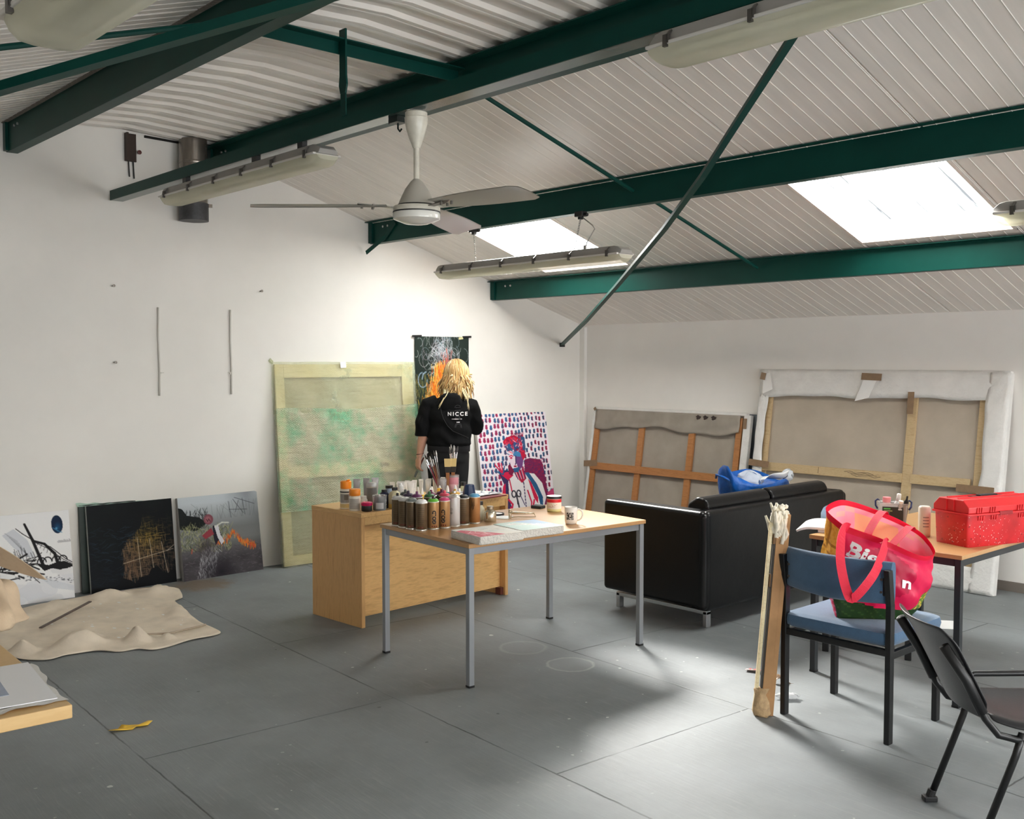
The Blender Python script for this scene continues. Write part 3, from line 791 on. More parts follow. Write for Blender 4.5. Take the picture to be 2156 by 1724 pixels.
for k in range(9): A.line([(.66 + k * .03, .34 + k * .028), (.64 + k * .033, .37 + k * .03)], .002, K)
for x0 in (.68, .74, .83, .9):
    A.line([(x0 + .045 * math.cos(q), .56 + .05 * math.sin(q)) for q in np.linspace(PI, 2 * PI, 9)], .006, K)
A.poly([(.62, .56), (.75, .60), (.86, .57), (.93, .58), (1.02, .64), (.94, .66), (.86, .665), (.78, .64), (.70, .66)], K)
for k in range(46):
    x = rng.random() * .62; y = .56 + rng.normal() * .05 - x * -.05; a = rng.normal() * .5; L_ = .03 + rng.random() * .12
    A.line([(x, y), (x + L_ * math.cos(a), y + L_ * math.sin(a))], .003 + rng.random() * .007, K)
for k in range(10): A.line([(.05 + k * .05, .20 + k * .035), (.30 + k * .03, .52 + .01 * k)], .0025, K)
for k in range(14): x = .3 + rng.random() * .4; A.line([(x, .36 + rng.random() * .1), (x + .02, .48 + rng.random() * .08)], .002, K)
A.ell(.865, .155, .062, .105, (10, 34, 62), 1, .05, -.06); A.ell(.87, .19, .05, .07, (22, 88, 128), .75, .9); A.ell(.855, .20, .018, .02, (120, 190, 230), .9, 1); A.line([(.82, .19), (.87, .23), (.91, .25)], .004, (70, 140, 180), .8)
for k in range(14): A.line([(.86 + k * .011, .33 + rng.random() * .02), (.865 + k * .011, .36)], .005, (168, 168, 172), .8)
for k in range(60):
    x = .40 + rng.random() * .6; y = .70 + (x - .4) * .16 + rng.normal() * .016; A.line([(x, y), (x + .012, y)], .0035, (96, 98, 104), .9)
A.poly([(.62, .70), (.80, .78), (1.0, .86), (1.0, .92), (.78, .86)], (208, 212, 218), .7)
A.face('painted_face', W, H, t, M_art)

# ---- green-edged wrapped canvas behind, then the night picture
t, W, H = leaner('canvas', 'dark green canvas edge showing behind the dark painting, wrapped at top', 'canvas', (-.105, -4.985, 0), (-.12, -4.34, 0), (-.150, -5.02, .628), .024, mat('dark_green_edge', (34, 48, 42), .5, var=.3))
mb = MB()
def wrapfn(u, v):
    x = -.012 + u * (W + .03); prof = .010 + .022 * (abs(u - .45) * 1.6) ** 2 + .012 * math.sin(u * 9) * u
    y = H - .01 + v * (.012 + prof) ; return Vector((x, y, .004 - .034 * v + .004 * math.sin(u * 40)))
mb.grid(wrapfn, 40, 4)
M_bub = mat_thin('bubble_wrap_green', (190, 226, 208), .62, .22, .5, 120)
mb.build('bubble_wrap_top', M_bub, t, smooth=True)
t, W, H = leaner('painting', 'very dark painting of a golden scratched thicket, against green-edged canvas', 'painting', (-.045, -4.945, 0), (-.06, -4.31, 0), (-.118, -4.99, .622), .026, mat('pale_side', (176, 180, 178), .7))
A = Art(180, 180, (10, 14, 18)); r2 = np.random.default_rng(11)
A.put(np.clip(A.noise(4, 4, 1) - .45, 0, 1) * .9, (18, 30, 26)); A.put(np.clip(.6 - A.U, 0, 1) * np.clip(A.V - .3, 0, 1) * 1.2, (18, 30, 44))
for k in range(150):
    x = r2.random() * .48; y = .28 + r2.random() * .68; a = r2.normal() * .5; A.line([(x, y), (x + .04, y + .02 * a), (x + .07, y + .05 * a)], .003, (38, 56, 72) if r2.random() < .7 else (22, 38, 40), .5)
hole = lambda x, y: x > .36 + .12 * (1 - y) ** 2 - .10 * max(0, y - .45) * (y < .75) and y < .90
for k in range(1500):
    x = .38 + abs(r2.normal()) * .30; y = .62 + r2.normal() * .25
    x = min(x, 1.0)
    if y < 0.02 or y > .88: continue
    if x < .62 - .42 * min(1, max(0, (y - .28) / .35)): continue
    vert = r2.random() < .6; L_ = .03 + r2.random() * .09; tilt = r2.normal() * .16
    g = math.exp(-((x - .68) ** 2 + (y - .33) ** 2) / .05)
    lum = .35 + .65 * r2.random(); base_ = np.array((150, 118, 92)) * (1 - g) + np.array((214, 176, 74)) * g
    fade = min(1, max(.12, (y - .05) / .35)) * (1 if x < .9 else .8)
    c = base_ * lum * (.55 + .45 * fade)
    A.line([(x, y), (x + (tilt if vert else 1) * L_, y + (1 if vert else tilt) * L_)], .0022, c, .75 * fade)
for x0, y0, x1, y1 in ((.38, .70, .98, .60), (.56, .42, .58, .92), (.70, .45, .74, .9), (.84, .5, .9, .9), (.90, .62, 1, .55)): A.line([(x0, y0), (x1, y1)], .003, (214, 196, 170), .8)
A.poly([(0, 1), (0, .93), (.30, .95), (.36, .86), (.45, .9), (.50, .94), (.58, .88), (.66, .87), (.70, .80), (.78, .78), (.84, .86), (.90, .88), (.93, .85), (1, .86), (1, 1)], (10, 12, 16))
A.poly([(.0, 1), (.0, .6), (.33, .72), (.36, .9), (.4, 1)], (10, 14, 20), .5)
A.face('painted_face', W, H, t, M_artg)
# ---- scarecrow
t, W, H = leaner('painting', 'painting of a scarecrow by an orange fire, leaning right of dark one', 'painting', (-.012, -4.275, 0), (-.035, -3.605, 0), (-.105, -4.30, .620), .035, mat('grey_canvas_side', (160, 158, 154), .7))
A = Art(180, 170, (120, 122, 122)); r2 = np.random.default_rng(4)
A.put(np.clip((.42 - A.V) * 3, 0, 1) * .95, (196, 204, 210)); A.put(np.clip(A.U - .45, 0, 1) * np.clip(.6 - A.V, 0, 1) * 3 * A.noise(6, 6, 2), (96, 98, 104))
A.put(np.clip((A.V - .55) * 4, 0, 1), (62, 58, 62)); A.put(np.clip((A.V - .55) * 3, 0, 1) * A.noise(8, 9, 4) * .8, (92, 88, 92))
A.poly([(0, .12), (.05, .14), (.10, .22), (.25, .26), (.33, .34), (.2, .42), (0, .38)], (22, 26, 26))
for k in range(120): x = r2.random() * .34; y = .2 + r2.random() * .2; A.line([(x, y), (x + .02 * r2.normal(), y - .05)], .003, (18, 22, 22), .7)
for k in range(420):
    x = r2.random() * .62; y = .36 + r2.random() * .30 + .1 * x; c = [(124, 128, 84), (90, 98, 62), (168, 168, 120), (60, 64, 44), (196, 194, 150)][r2.integers(5)]
    A.line([(x, y), (x + .03 * r2.normal(), y - .02 - .05 * r2.random())], .003, c, .6)
for k in range(30): x = .25 + r2.random() * .7; A.line([(x, .3), (x + .06 * r2.normal(), .08 + .1 * r2.random())], .002, (110, 116, 116), .6)
for a_ in (((.62, .10), (.64, .3)), ((.62, .2), (.85, .22)), ((.7, .06), (.95, .16)), ((.75, .1), (.70, .24)), ((.8, .08), (.82, .28)), ((.68, .08), (.80, .26))): A.line(a_, .003, (52, 54, 58), .8)
for k in range(380):
    x = r2.random(); y = .62 + r2.random() * .38; v_ = 60 + r2.random() * 70; A.line([(x, y), (x + .03, y - .015 * r2.normal())], .003, (v_, v_ * .96, v_), .5)
for k in range(260):
    x = .16 + r2.random() * .22; y = .62 + r2.random() * .38; x += .25 * (1 - y); v_ = 110 + r2.random() * 120; A.line([(x, y), (x + .012 * r2.normal(), y + .03)], .003, (v_, v_, v_ + 4), .6)
A.put(np.clip(1 - np.hypot((A.U - .46) * 1.6, (A.V - .95) * 2) * 2.6, 0, 1), (34, 30, 36))
A.put(np.clip(1 - np.hypot((A.U - .30), (A.V - .62)) * 6, 0, 1) * .6, (50, 40, 44))
for k in range(200):
    q = r2.random(); x = .42 + q * .5; y = .60 - .10 * math.exp(-((q - .45) / .13) ** 2) + .10 * max(0, q - .5) * 2 + r2.normal() * .018
    A.line([(x, y), (x + .008 * r2.normal(), y - .02 - .03 * r2.random())], .0035, (236, 96 + r2.random() * 70, 44) if r2.random() < .7 else (190, 50, 36), .75)
for x_, y_ in ((.12, .68), (.85, .72), (.9, .68)): A.line([(x_, y_), (x_ + .01, y_ - .05)], .006, (214, 88, 56), .8)
A.poly([(.40, .38), (.47, .37), (.50, .50), (.52, .62), (.48, .62), (.46, .56), (.42, .62), (.40, .52)], (36, 34, 46)); A.poly([(.42, .38), (.47, .37), (.49, .50), (.53, .58), (.49, .62), (.45, .52)], (214, 212, 218))
A.poly([(.26, .48), (.38, .40), (.41, .48), (.30, .53)], (150, 60, 70)); A.line([(.43, .39), (.52, .35), (.6, .36)], .008, (214, 214, 204), .9)
A.ell(.355, .295, .062, .066, (128, 74, 84), 1, .1); A.ell(.35, .295, .045, .048, (170, 110, 116), .7, .4); A.line([(.33, .29), (.345, .32), (.36, .29), (.375, .32)], .004, (70, 34, 44))
A.face('painted_face', W, H, t, M_art)
# ---- fire painting pinned to the wall
t = thing('painting', 'dark unframed painting of smoke and orange flames taped to the wall', 'painting')
bl = Vector((gx(-2.08) + .012, -2.08, .99)); M = frame(bl, (gx(-1.475) - gx(-2.08), .605, 0), (0, 0, 1)); t.matrix_world = M; W, H = .605, .885
A = Art(170, 240, (34, 44, 40)); r2 = np.random.default_rng(9)
A.put(np.clip(A.noise(5, 8, 1) - .3, 0, 1) * .8, (50, 68, 58)); A.put(np.clip((A.V - .6) * 3, 0, 1) * .7, (44, 48, 30)); A.put(np.clip((A.V - .86) * 14, 0, 1) * .8, (30, 32, 28))
for k in range(420):
    x = r2.random() * .6; y = .42 + r2.random() * .46; c = [(96, 106, 62), (150, 146, 70), (58, 74, 54), (186, 168, 90), (120, 90, 44)][r2.integers(5)]; A.line([(x, y), (x + .02 * r2.normal(), y - .05)], .0028, c, .55)
for k in range(130):   # smoke curls
    x = .50 + r2.normal() * .15; y = .15 + r2.normal() * .09; r_ = .03 + .07 * r2.random(); a0 = r2.random() * 6.3; c = [(196, 206, 214), (150, 166, 178), (176, 160, 172), (224, 228, 228)][r2.integers(4)]
    A.line([(x + r_ * math.cos(a0 + q) * 1.1, y + r_ * math.sin(a0 + q) * (1.2 - q * .1)) for q in np.linspace(0, 3.6, 10)], .0026, c, .5)
for k in range(24): x = .30 + r2.normal() * .06; y = .3 + r2.normal() * .08; A.line([(x, y), (x + .05, y - .03), (x + .10, y - .01)], .003, (206, 210, 210), .6)
A.line([(.14 + .08 * math.cos(q), .44 + .075 * math.sin(q)) for q in np.linspace(0, 4.6, 14)], .006, (146, 168, 186), .8); A.line([(.2, .36), (.15, .38), (.13, .43)], .008, (150, 172, 190), .8)
for k in range(620):
    q = r2.random(); y = .30 + q * .42; x = .40 + (.5 - q) * .18 + r2.normal() * (.05 + .05 * q)
    c = [(240, 130, 30), (250, 168, 40), (236, 96, 32), (252, 204, 92), (255, 226, 150), (206, 84, 24)][r2.integers(6)]
    A.line([(x, y), (x + .012 * r2.normal(), y - .03 - .04 * r2.random())], .0034, c, .7)
for k in range(60): x = .60 + r2.normal() * .05; y = .28 + r2.normal() * .06; A.line([(x, y), (x + .02 * r2.normal(), y - .04)], .003, [(214, 96, 70), (220, 130, 120), (190, 70, 60)][r2.integers(3)], .6)
for a_ in (((.04, .82), (.2, .79), (.28, .80)), ((.03, .90), (.3, .88), (.5, .90)), ((.05, .97), (.12, .92), (.3, .90)), ((.02, .86), (.2, .86))): A.line(a_, .008, (18, 18, 16), .9)
A.line([(.06, .99), (.10, .96), (.2, .95), (.35, .98)], .006, (160, 158, 136), .7); A.line([(.015, .62), (.015, .99)], .006, (150, 140, 110), .8)
A.face('painted_sheet', W, H, t, M_art, wavy=lambda u, v: .006 * np.sin(v * 5) * (1 - v) + .010 * (1 - v) ** 3 * np.sin(u * 3))
for x, l in ((.0, .1), (.56, .1)):
    mb = MB(); mb.box((x + .02, H + .002, .006), (l, .018, .012), rot=(0, 0, R(2))); mb.build('tape_strip', M_blk, t, bevel=.003, label='black tape strip at the top corner')
mb = MB(); mb.box((.51, H - .012, .006), (.05, .02, .004), rot=(0, 0, R(8))); mb.build('masking_tape', mat('pale_tape', (206, 202, 150), .6), t)
# ---- pink and blue portrait
t, W, H = leaner('painting', 'white canvas with pink and blue seated portrait over rows of daubs', 'painting', (.165, -1.42, 0), (.20, -.545, 0), (-.025, -1.405, 1.155), .035, mat('portrait_side', (206, 200, 192), .7))
A = Art(230, 300, (234, 226, 232)); r2 = np.random.default_rng(21)
B_, PK, MG, DK = (44, 92, 134), (206, 34, 74), (122, 36, 78), (62, 50, 92)
for j in range(17):
    for i in range(19):
        x = .03 + i * .054 + .012 * (j % 2) + r2.normal() * .006; y = .015 + j * .062 + r2.normal() * .006 - x * .004
        if x > 1: continue
        c = B_ if r2.random() < .5 else ((150, 44, 84) if r2.random() < .5 else (64, 70, 104)); sz = .020 + .004 * r2.random()
        if x > .6: sz *= .8; c = tuple(q * .8 for q in c)
        A.ell(x, y, sz * .92, sz * .86, c, .95, .25, r2.normal() * .4); A.line([(x - .010, y - .022), (x - .004, y)], .005, c, .9); A.line([(x + .010, y - .024), (x + .004, y)], .005, c if r2.random() < .6 else PK, .9); A.line([(x, y - .028), (x, y)], .005, c, .9); A.ell(x + .01, y + .008, .008, .009, PK, .5, .5)
# chair
A.poly([(.62, .47), (.70, .46), (.84, .48), (.88, .53), (.90, .75), (.93, 1), (.60, 1), (.60, .6)], MG)
for k in range(520): x = .62 + r2.random() * .28; y = .47 + r2.random() * .52; A.line([(x, y), (x + .014, y - .006)], .003, [(174, 36, 74), (72, 38, 92), (150, 30, 66), (92, 40, 96)][r2.integers(4)], .6)
A.poly([(.90, .82), (1, .78), (1, 1), (.90, 1)], (196, 66, 112))
for k in range(12): A.ell(.91 + r2.random() * .09, .84 + r2.random() * .15, .012, .022, (96, 34, 84), .9, .3)
# body: shirt
A.poly([(.30, .72), (.34, .64), (.44, .60), (.60, .60), (.74, .62), (.84, .72), (.88, .86), (.84, .94), (.74, .98), (.62, 1.0), (.36, 1.0), (.30, .9)], (230, 224, 226))
A.poly([(.24, .86), (.28, .72), (.34, .64), (.36, .70), (.31, .80), (.33, .96), (.22, .94)], PK); A.poly([(.28, .98), (.33, .62), (.36, .66), (.35, .84), (.38, .95), (.32, 1)], DK)
A.poly([(.60, .60), (.66, .60), (.76, .72), (.83, .86), (.82, .94), (.78, .93), (.76, .84), (.68, .70)], B_); A.poly([(.64, .66), (.68, .70), (.76, .86), (.75, .92), (.70, .86)], PK)
A.poly([(.84, .94), (.90, .84), (.94, 1), (.60, 1), (.70, .97)], MG)
A.line([(.36, .93), (.42, .98), (.52, 1.0), (.60, .97), (.66, .98), (.70, .88)], .009, PK); A.line([(.34, .85), (.39, .90), (.37, .95)], .009, PK); A.line([(.62, .78), (.66, .9), (.64, .97)], .007, PK)
A.line([(.38, .66), (.40, .78)], .006, PK); A.line([(.57, .64), (.57, .70)], .005, DK)
for k in range(8): A.line([(.575, .70 + k * .032), (.575, .716 + k * .032)], .005, DK)
A.line([(.50, .8), (.56, .92)], .004, DK)
# scissors
for cx in (.42, .49): A.line([(cx + .028 * math.cos(q), .80 + .032 * math.sin(q)) for q in np.linspace(0, 2 * PI, 14)], .006, (60, 56, 66))
A.line([(.45, .80), (.47, .90), (.485, 1)], .008, (60, 56, 66)); A.line([(.46, .80), (.46, .9)], .006, (60, 56, 66))
# raised hand with brushes
A.poly([(.30, .70), (.26, .62), (.24, .58), (.30, .56), (.36, .56), (.40, .58), (.38, .66)], DK); A.poly([(.27, .60), (.34, .58), (.42, .58), (.44, .62), (.36, .66)], PK)
for x1, y1 in ((.20, .50), (.24, .49), (.29, .49), (.19, .56), (.33, .52)): A.line([(.30, .60), (x1, y1)], .006, B_ if y1 > .5 else PK)
# neck, head
A.poly([(.38, .52), (.44, .48), (.46, .58), (.42, .62), (.38, .60)], (120, 30, 66)); A.poly([(.45, .58), (.60, .57), (.62, .66), (.55, .70), (.48, .64)], (184, 30, 66))
for k in range(10): A.line([(.46 + k * .015, .58), (.50 + k * .012, .66)], .004, [DK, (230, 200, 210), PK][k % 3], .9)
A.poly([(.40, .38), (.46, .36), (.58, .38), (.61, .46), (.58, .54), (.52, .58), (.46, .58), (.42, .52), (.40, .45)], (232, 214, 224))
A.poly([(.48, .36), (.58, .38), (.61, .46), (.58, .54), (.52, .58), (.50, .48)], (112, 68, 124)); A.poly([(.46, .38), (.58, .38), (.57, .44), (.47, .43)], (70, 130, 176))
A.ell(.435, .445, .02, .012, PK, .9, .3); A.line([(.41, .43), (.44, .42), (.46, .43)], .005, PK); A.line([(.50, .43), (.495, .50), (.485, .51)], .006, DK); A.ell(.48, .53, .026, .010, (160, 24, 60), 1, .3); A.poly([(.44, .55), (.54, .54), (.52, .59), (.46, .59)], B_)
A.poly([(.34, .28), (.40, .24), (.50, .22), (.60, .26), (.63, .34), (.64, .44), (.60, .48), (.57, .40), (.50, .36), (.42, .37), (.37, .35)], (188, 26, 58))
A.poly([(.37, .33), (.42, .30), (.48, .33), (.46, .37), (.39, .38)], B_); A.poly([(.48, .29), (.56, .30), (.56, .36), (.49, .36)], (50, 78, 128)); A.line([(.58, .24), (.63, .26), (.63, .36)], .018, (52, 84, 124))
for k in range(70): x = .36 + r2.random() * .26; y = .24 + r2.random() * .16; A.line([(x, y), (x + .03 * r2.normal(), y + .02)], .004, [(232, 60, 84), DK, (236, 196, 206), (120, 20, 60), B_][r2.integers(5)], .8)
for k in range(8): A.line([(.48 + .02 * k, .24), (.47 + .024 * k, .205)], .004, (150, 20, 60))
ext = np.ones((64, A.w, 3), np.float32) * np.array((232, 226, 230), np.float32); ext[8:12, :] *= .93; ext[:, int(A.w * .86):] = (196, 66, 112); ext[:26, int(A.w * .475):int(A.w * .495)] = (60, 56, 66); A.a = np.concatenate([A.a, ext]); A.h += 64
A.face('painted_face', W, H, t, M_art)

# ------------------------------------------------------------------ big canvas in bubble wrap
M_pine = mat_wood('pale_pine', (206, 178, 130), (170, 136, 88), (1.5, 14, 14))
M_pine2 = mat_wood('pine_bar', (196, 172, 132), (160, 128, 84), (3, 18, 18))
M_linen = mat('raw_linen', (178, 166, 150), .85, var=.08, vscale=4, bump=.2, bscale=300)
t = thing('wrapped_canvas', 'tall canvas wrapped in pale green bubble wrap, leaning behind the desk', 'canvas')
bl, br, tp = Vector((.05, -3.465, .0)), Vector((.095, -2.105, .0)), Vector((-.098, -3.535, 1.639)); M = frame(bl, br - bl, tp - bl); t.matrix_world = M; W, H = 1.36, 1.645
mb = MB(); mb.box((W / 2, H / 2, -.036), (W - .02, H - .02, .006)); mb.build('canvas_back', mat('cream_canvas', (186, 176, 148), .8, var=.06), t)
def bars(lst, material, name='stretcher_bar', z=-.02, d=.022):
    for (x0, y0, x1, y1) in lst:
        mb = MB(); mb.box(((x0 + x1) / 2, (y0 + y1) / 2, z), (x1 - x0, y1 - y0, d)); mb.build(name, material, t, bevel=.002, bseg=1)
M_pw = mat_wood('whitewood', (238, 222, 180), (200, 174, 120), (1.5, 14, 14))
bars([(0.01, .01, .09, H - .01), (W - .13, .01, W - .01, H - .01), (.09, .01, W - .13, .09), (.09, H - .12, W - .13, H - .01), (.09, .70, W - .13, .80)], M_pw)
mb = MB(); mb.box((1.0, .765, -.006), (.09, .035, .003)); mb.build('brown_tape', mat('brown_parcel_tape', (128, 100, 74), .4), t)
def wrap_mat(name, green, op):
    mm, tt, b = base(name); out = tt.n['Material Output']; co_ = tt.new('ShaderNodeTexCoord').outputs['Object']
    n = tt.noise(co_, 2.6, 4, .6)
    tt.link(tt.mix(tt.ramp(n, [(.44, 0.), (.64, 1.)]), lin((236, 234, 214)), lin(green)), b.inputs['Base Color'])
    b.inputs['Roughness'].default_value = .12; b.inputs['Specular IOR Level'].default_value = .9
    mp = tt.new('ShaderNodeMapping'); mp.inputs['Rotation'].default_value = (0, 0, R(35)); tt.link(co_, mp.inputs[0])
    vo = tt.new('ShaderNodeTexVoronoi'); vo.inputs['Scale'].default_value = 75; vo.inputs['Randomness'].default_value = .25; tt.link(mp.outputs[0], vo.inputs['Vector'])
    wr = tt.new('ShaderNodeMapping'); wr.inputs['Rotation'].default_value = (0, 0, R(-50)); wr.inputs['Scale'].default_value = (3, 16, 1); tt.link(co_, wr.inputs[0])
    h = tt.math('ADD', tt.math('MULTIPLY', vo.outputs['Distance'], -.5), tt.math('MULTIPLY', tt.noise(wr.outputs[0], 1.5, 4, .6), 1.6))
    tt.link(tt.bump(h, 1.0, .02), b.inputs['Normal'])
    tp_ = tt.new('ShaderNodeBsdfTransparent'); tp_.inputs[0].default_value = (*lin((244, 248, 236)), 1); mx = tt.new('ShaderNodeMixShader')
    tt.link(tt.math('ADD', tt.math('MULTIPLY', n, .35), op - .17, clamp=True), mx.inputs[0]); tt.link(tp_.outputs[0], mx.inputs[1]); tt.link(b.outputs[0], mx.inputs[2]); tt.link(mx.outputs[0], out.inputs[0]); return mm
M_wr1 = wrap_mat('bubble_wrap_clear', (220, 234, 212), .27); M_wr2 = wrap_mat('bubble_wrap_tinted', (120, 214, 176), .40)
rw = np.random.default_rng(2); ph = rw.random((8, 3)) * 6
def crease(u, v, k): return .016 * math.sin((u * 1.3 + v) * 19 + ph[k][2]) * math.exp(-((u - .12) ** 2 + (v - .9) ** 2) * 9) + .014 * math.sin((v * 1.2 - u) * 23) * math.exp(-((u - .9) ** 2 + (v - .85) ** 2) * 9) + .006 * math.sin(u * 17 + ph[k][0] + 5 * v) * math.sin(v * 23 + ph[k][1]) + .004 * math.sin(u * 31 - v * 17 + ph[k][1]) + .003 * math.sin((u + v) * 41 + ph[k][2])
for k, (v0, v1, mt, z) in enumerate(((.0, .30, M_wr1, .018), (.27, .77, M_wr2, .026), (.75, 1.004, M_wr1, .018))):
    mb = MB()
    def fn(u, v, v0=v0, v1=v1, z=z, k=k):
        vv = v0 + (v1 - v0) * v + (.008 * math.sin(u * 7 + k) if 0 < v else 0) * (1 if v1 < 1 else 0)
        e = min(u, 1 - u) * 18; zz = z - .012 * max(0, 1 - e) ** 2 + crease(u, vv, k) * min(1, e)
        return Vector((-.006 + u * (W + .012), vv * H, zz))
    mb.grid(fn, 110, 60)
    # wrapped round the two sides
    for sx in (0, 1):
        def sd(u, v, sx=sx, v0=v0, v1=v1): return Vector((-.006 + sx * (W + .012), (v0 + (v1 - v0) * v) * H, z - .012 - .045 * u + .003 * math.sin(v * 40)))
        mb.grid(sd, 2, 20)
    if k == 2: mb.grid(lambda u, v: Vector((-.006 + u * (W + .012), H * 1.004 + .004 * math.sin(u * 23), -.006 - .045 * v)), 30, 2)
    mb.build('bubble_wrap', mt, t, smooth=True)
mb = MB(); mb.box((.63, H - .018, .016), (.055, .05, .002), rot=(0, 0, R(3))); mb.build('white_label', mat('paper_white', (240, 240, 238), .6), t)
mb = MB(); mb.tube([(-.005, H - .005, -.01), (-.03, H + .02, -.02), (-.02, H + .035, -.02), (0, H + .01, -.01)], .008, 6); mb.build('wrap_knot', M_wr1, t, smooth=True)

# ------------------------------------------------------------------ canvases with their backs to us on the long wall
M_tape = mat('brown_tape', (132, 106, 80), .45, var=.1, vscale=30)
M_foam = mat('white_foam_wrap', (222, 220, 216), .5, var=.05, vscale=9, bump=.5, bscale=40)
M_bar_o = mat_wood('orange_pine', (176, 120, 70), (130, 78, 40), (2, 20, 20), .4)
M_canv = mat('grey_canvas_back', (156, 146, 134), .85, var=.10, vscale=5, bump=.15, bscale=250)
t, W, H = leaner('board', 'narrow grey board edge standing between the two big canvas backs', 'board', (.62, -.13, 0), (2.125, -.13, 0), (.62, -.02, 1.19), .012, mat('slate_board', (92, 98, 104), .5))
t = thing('canvas', 'brown-barred canvas turned to the wall, six panels, behind the sofa', 'canvas')
bl = Vector((.235, -.245, 0)); M = frame(bl, (1, 0, 0), (0, .185, 1.172)); t.matrix_world = M; W, H = 1.81, 1.19
mb = MB(); mb.box((W / 2, H / 2, -.03), (W, H, .008)); mb.build('canvas_cloth', M_canv, t)
bars([(.02, .01, .08, H), (W - .10, .01, W - .04, H - .02), (.08, .01, W - .10, .07)], M_bar_o, z=-.012)
bars([(.60, .05, .665, H - .15), (1.20, .05, 1.265, H - .15)], M_bar_o, z=-.010, d=.024)
mb = MB(); mb.box((W / 2 - .0, .625, .006), (W - .06, .07, .018)); mb.build('cross_bar', M_bar_o, t, bevel=.002, bseg=1)
mb = MB()
mb.grid(lambda u, v: Vector((.03 + u * (W - .09), H - v * (.17 + .022 * math.sin(u * 9 + 1) + .012 * math.sin(u * 23)), .008 + .006 * math.sin(v * 9 + u * 12) * v)), 60, 10); mb.build('canvas_flap', mat('turned_canvas', (150, 141, 130), .8, var=.12, vscale=6), t, smooth=True, solid=.002)
for x in (1.30, 1.38, 1.47):
    mb = MB(); mb.prism([(x + .025 * math.cos(q) * (1 + .3 * math.sin(q * 5)), H - .045 + .018 * math.sin(q) * (1 + .3 * math.cos(q * 3)) + .012) for q in np.linspace(0, 2 * PI, 14)[:-1]], .0105, .014); mb.build('paint_blot', mat('dark_blot', (48, 34, 30), .7), t)
mb = MB(); mb.box((W + .015, H * .52, -.012), (.075, H * .97, .045)); mb.box((W * .5, H + .012, -.02), (W, .03, .05)); mb.box((-.0, H * .5, -.02), (.03, H, .05)); mb.build('white_wrapping', M_foam, t, bevel=.008)
for (x, y, w_, h_, rz) in ((W - .0, .59, .11, .06, R(-3)), (.035, .645, .18, .06, R(6)), (W + .0, H - .07, .035, .09, 0), (.015, H, .03, .03, R(40))):
    mb = MB(); mb.box((x, y, .017), (w_, h_, .002), rot=(0, 0, rz)); mb.build('brown_tape', M_tape, t)
# large one
t = thing('canvas', 'largest canvas turned to the wall, pale wood cross bars and white foam edging', 'canvas')
bl = Vector((2.19, -.262, 0)); M = frame(bl, (1, 0, 0), (0, .232, 1.568)); t.matrix_world = M; W, H = 2.06, 1.585
mb = MB(); mb.box((W / 2, H / 2, -.035), (W, H, .008)); mb.build('canvas_cloth', M_linen, t)
bars([(.06, .05, .11, H - .1), (W - .2, .05, W - .12, H - .1), (.1, .06, W - .2, .13)], M_pine2, z=-.018)
bars([(1.325, .1, 1.395, H - .1)], M_pine2, z=-.012, d=.026)
mb = MB(); mb.box((.70, .772, .0), (1.25, .072, .022)); mb.box((1.62, .772, .0), (.45, .072, .022)); mb.build('cross_bar', M_pine2, t, bevel=.002, bseg=1)
def strip(pts_in, pts_out, name, z0=.004, zr_=-.03, nseg=24):
    mb = MB(); 
    def fn(u, v):
        a = Vector((*pts_out[0], 0)).lerp(Vector((*pts_out[1], 0)), u); b = Vector((*pts_in[0], 0)).lerp(Vector((*pts_in[1], 0)), u)
        p = a.lerp(b, v); d = (b - a).normalized(); p += d * (.007 * math.sin(u * 14 + len(name)) + .004 * math.sin(u * 31)) * v
        p.z = z0 + .005 * math.sin(v * PI) + .003 * math.sin(u * 50 + v * 9); return p
    mb.grid(fn, nseg * 2, 6); mb.build('foam_edging', M_foam, t, smooth=True, solid=.004)
strip(((0.0, 1.37), (W - .1, 1.385)), ((-.01, H + .012), (W, H + .012)), 'a', .016)
strip(((.075, 0), (.075, H)), ((-.012, 0), (-.012, H)), 'bb', .012)
strip(((W - .155, 0), (W - .135, H)), ((W + .015, 0), (W + .015, H)), 'ccc', .022)
strip(((.0, .19), (W - .1, .19)), ((0, .0), (W, .0)), 'dddd', .016)
mb = MB(); mb.box((W / 2, H + .006, -.015), (W + .02, .02, .05)); mb.box((-.006, H / 2, -.015), (.02, H, .05)); mb.box((W + .008, H / 2, -.012), (.02, H, .06)); mb.build('foam_side', M_foam, t, bevel=.006)
def flapq(pts, z):
    mb = MB(); mb.add([(x, y, z + i * .002) for i, (x, y) in enumerate(pts)], [tuple(range(len(pts)))]); mb.build('foam_flap', mat('foam_flap', (232, 231, 228), .45), t, solid=.003)
flapq([(.03, H - .03), (.10, H - .02), (.14, H - .16), (.05, H - .20)], .042); flapq([(.90, H - .24), (.98, H - .02), (1.08, H - .05), (1.02, H - .21)], .04)
for (x, y, w_, h_, rz, z_) in ((1.03, H - .045, .17, .055, R(-2), .05), (.035, H - .05, .05, .06, R(-10), .05), (1.36, H - .24, .05, .17, R(1), .036), (.06, .79, .20, .055, R(-3), .03), (W - .16, .735, .27, .055, R(-1), .045)):
    mb = MB(); mb.box((x, y, z_), (w_, h_, .002), rot=(0, 0, rz)); mb.build('brown_tape', M_tape, t)
mb = MB(); mb.box((.62, .775, .012), (.002, .05, .002))
mb.build('join_line', mat('pencil', (96, 84, 68), .8), t)
for k in range(3):
    mb = MB(); mb.tube([(.85 + .05 * i + k * .03, .785 - k * .012 + .008 * math.sin(i * 2.2 + k), .0125) for i in range(6)], .0016, 4); mb.build('pencil_mark', mat('pencil', (96, 84, 68), .8), t)
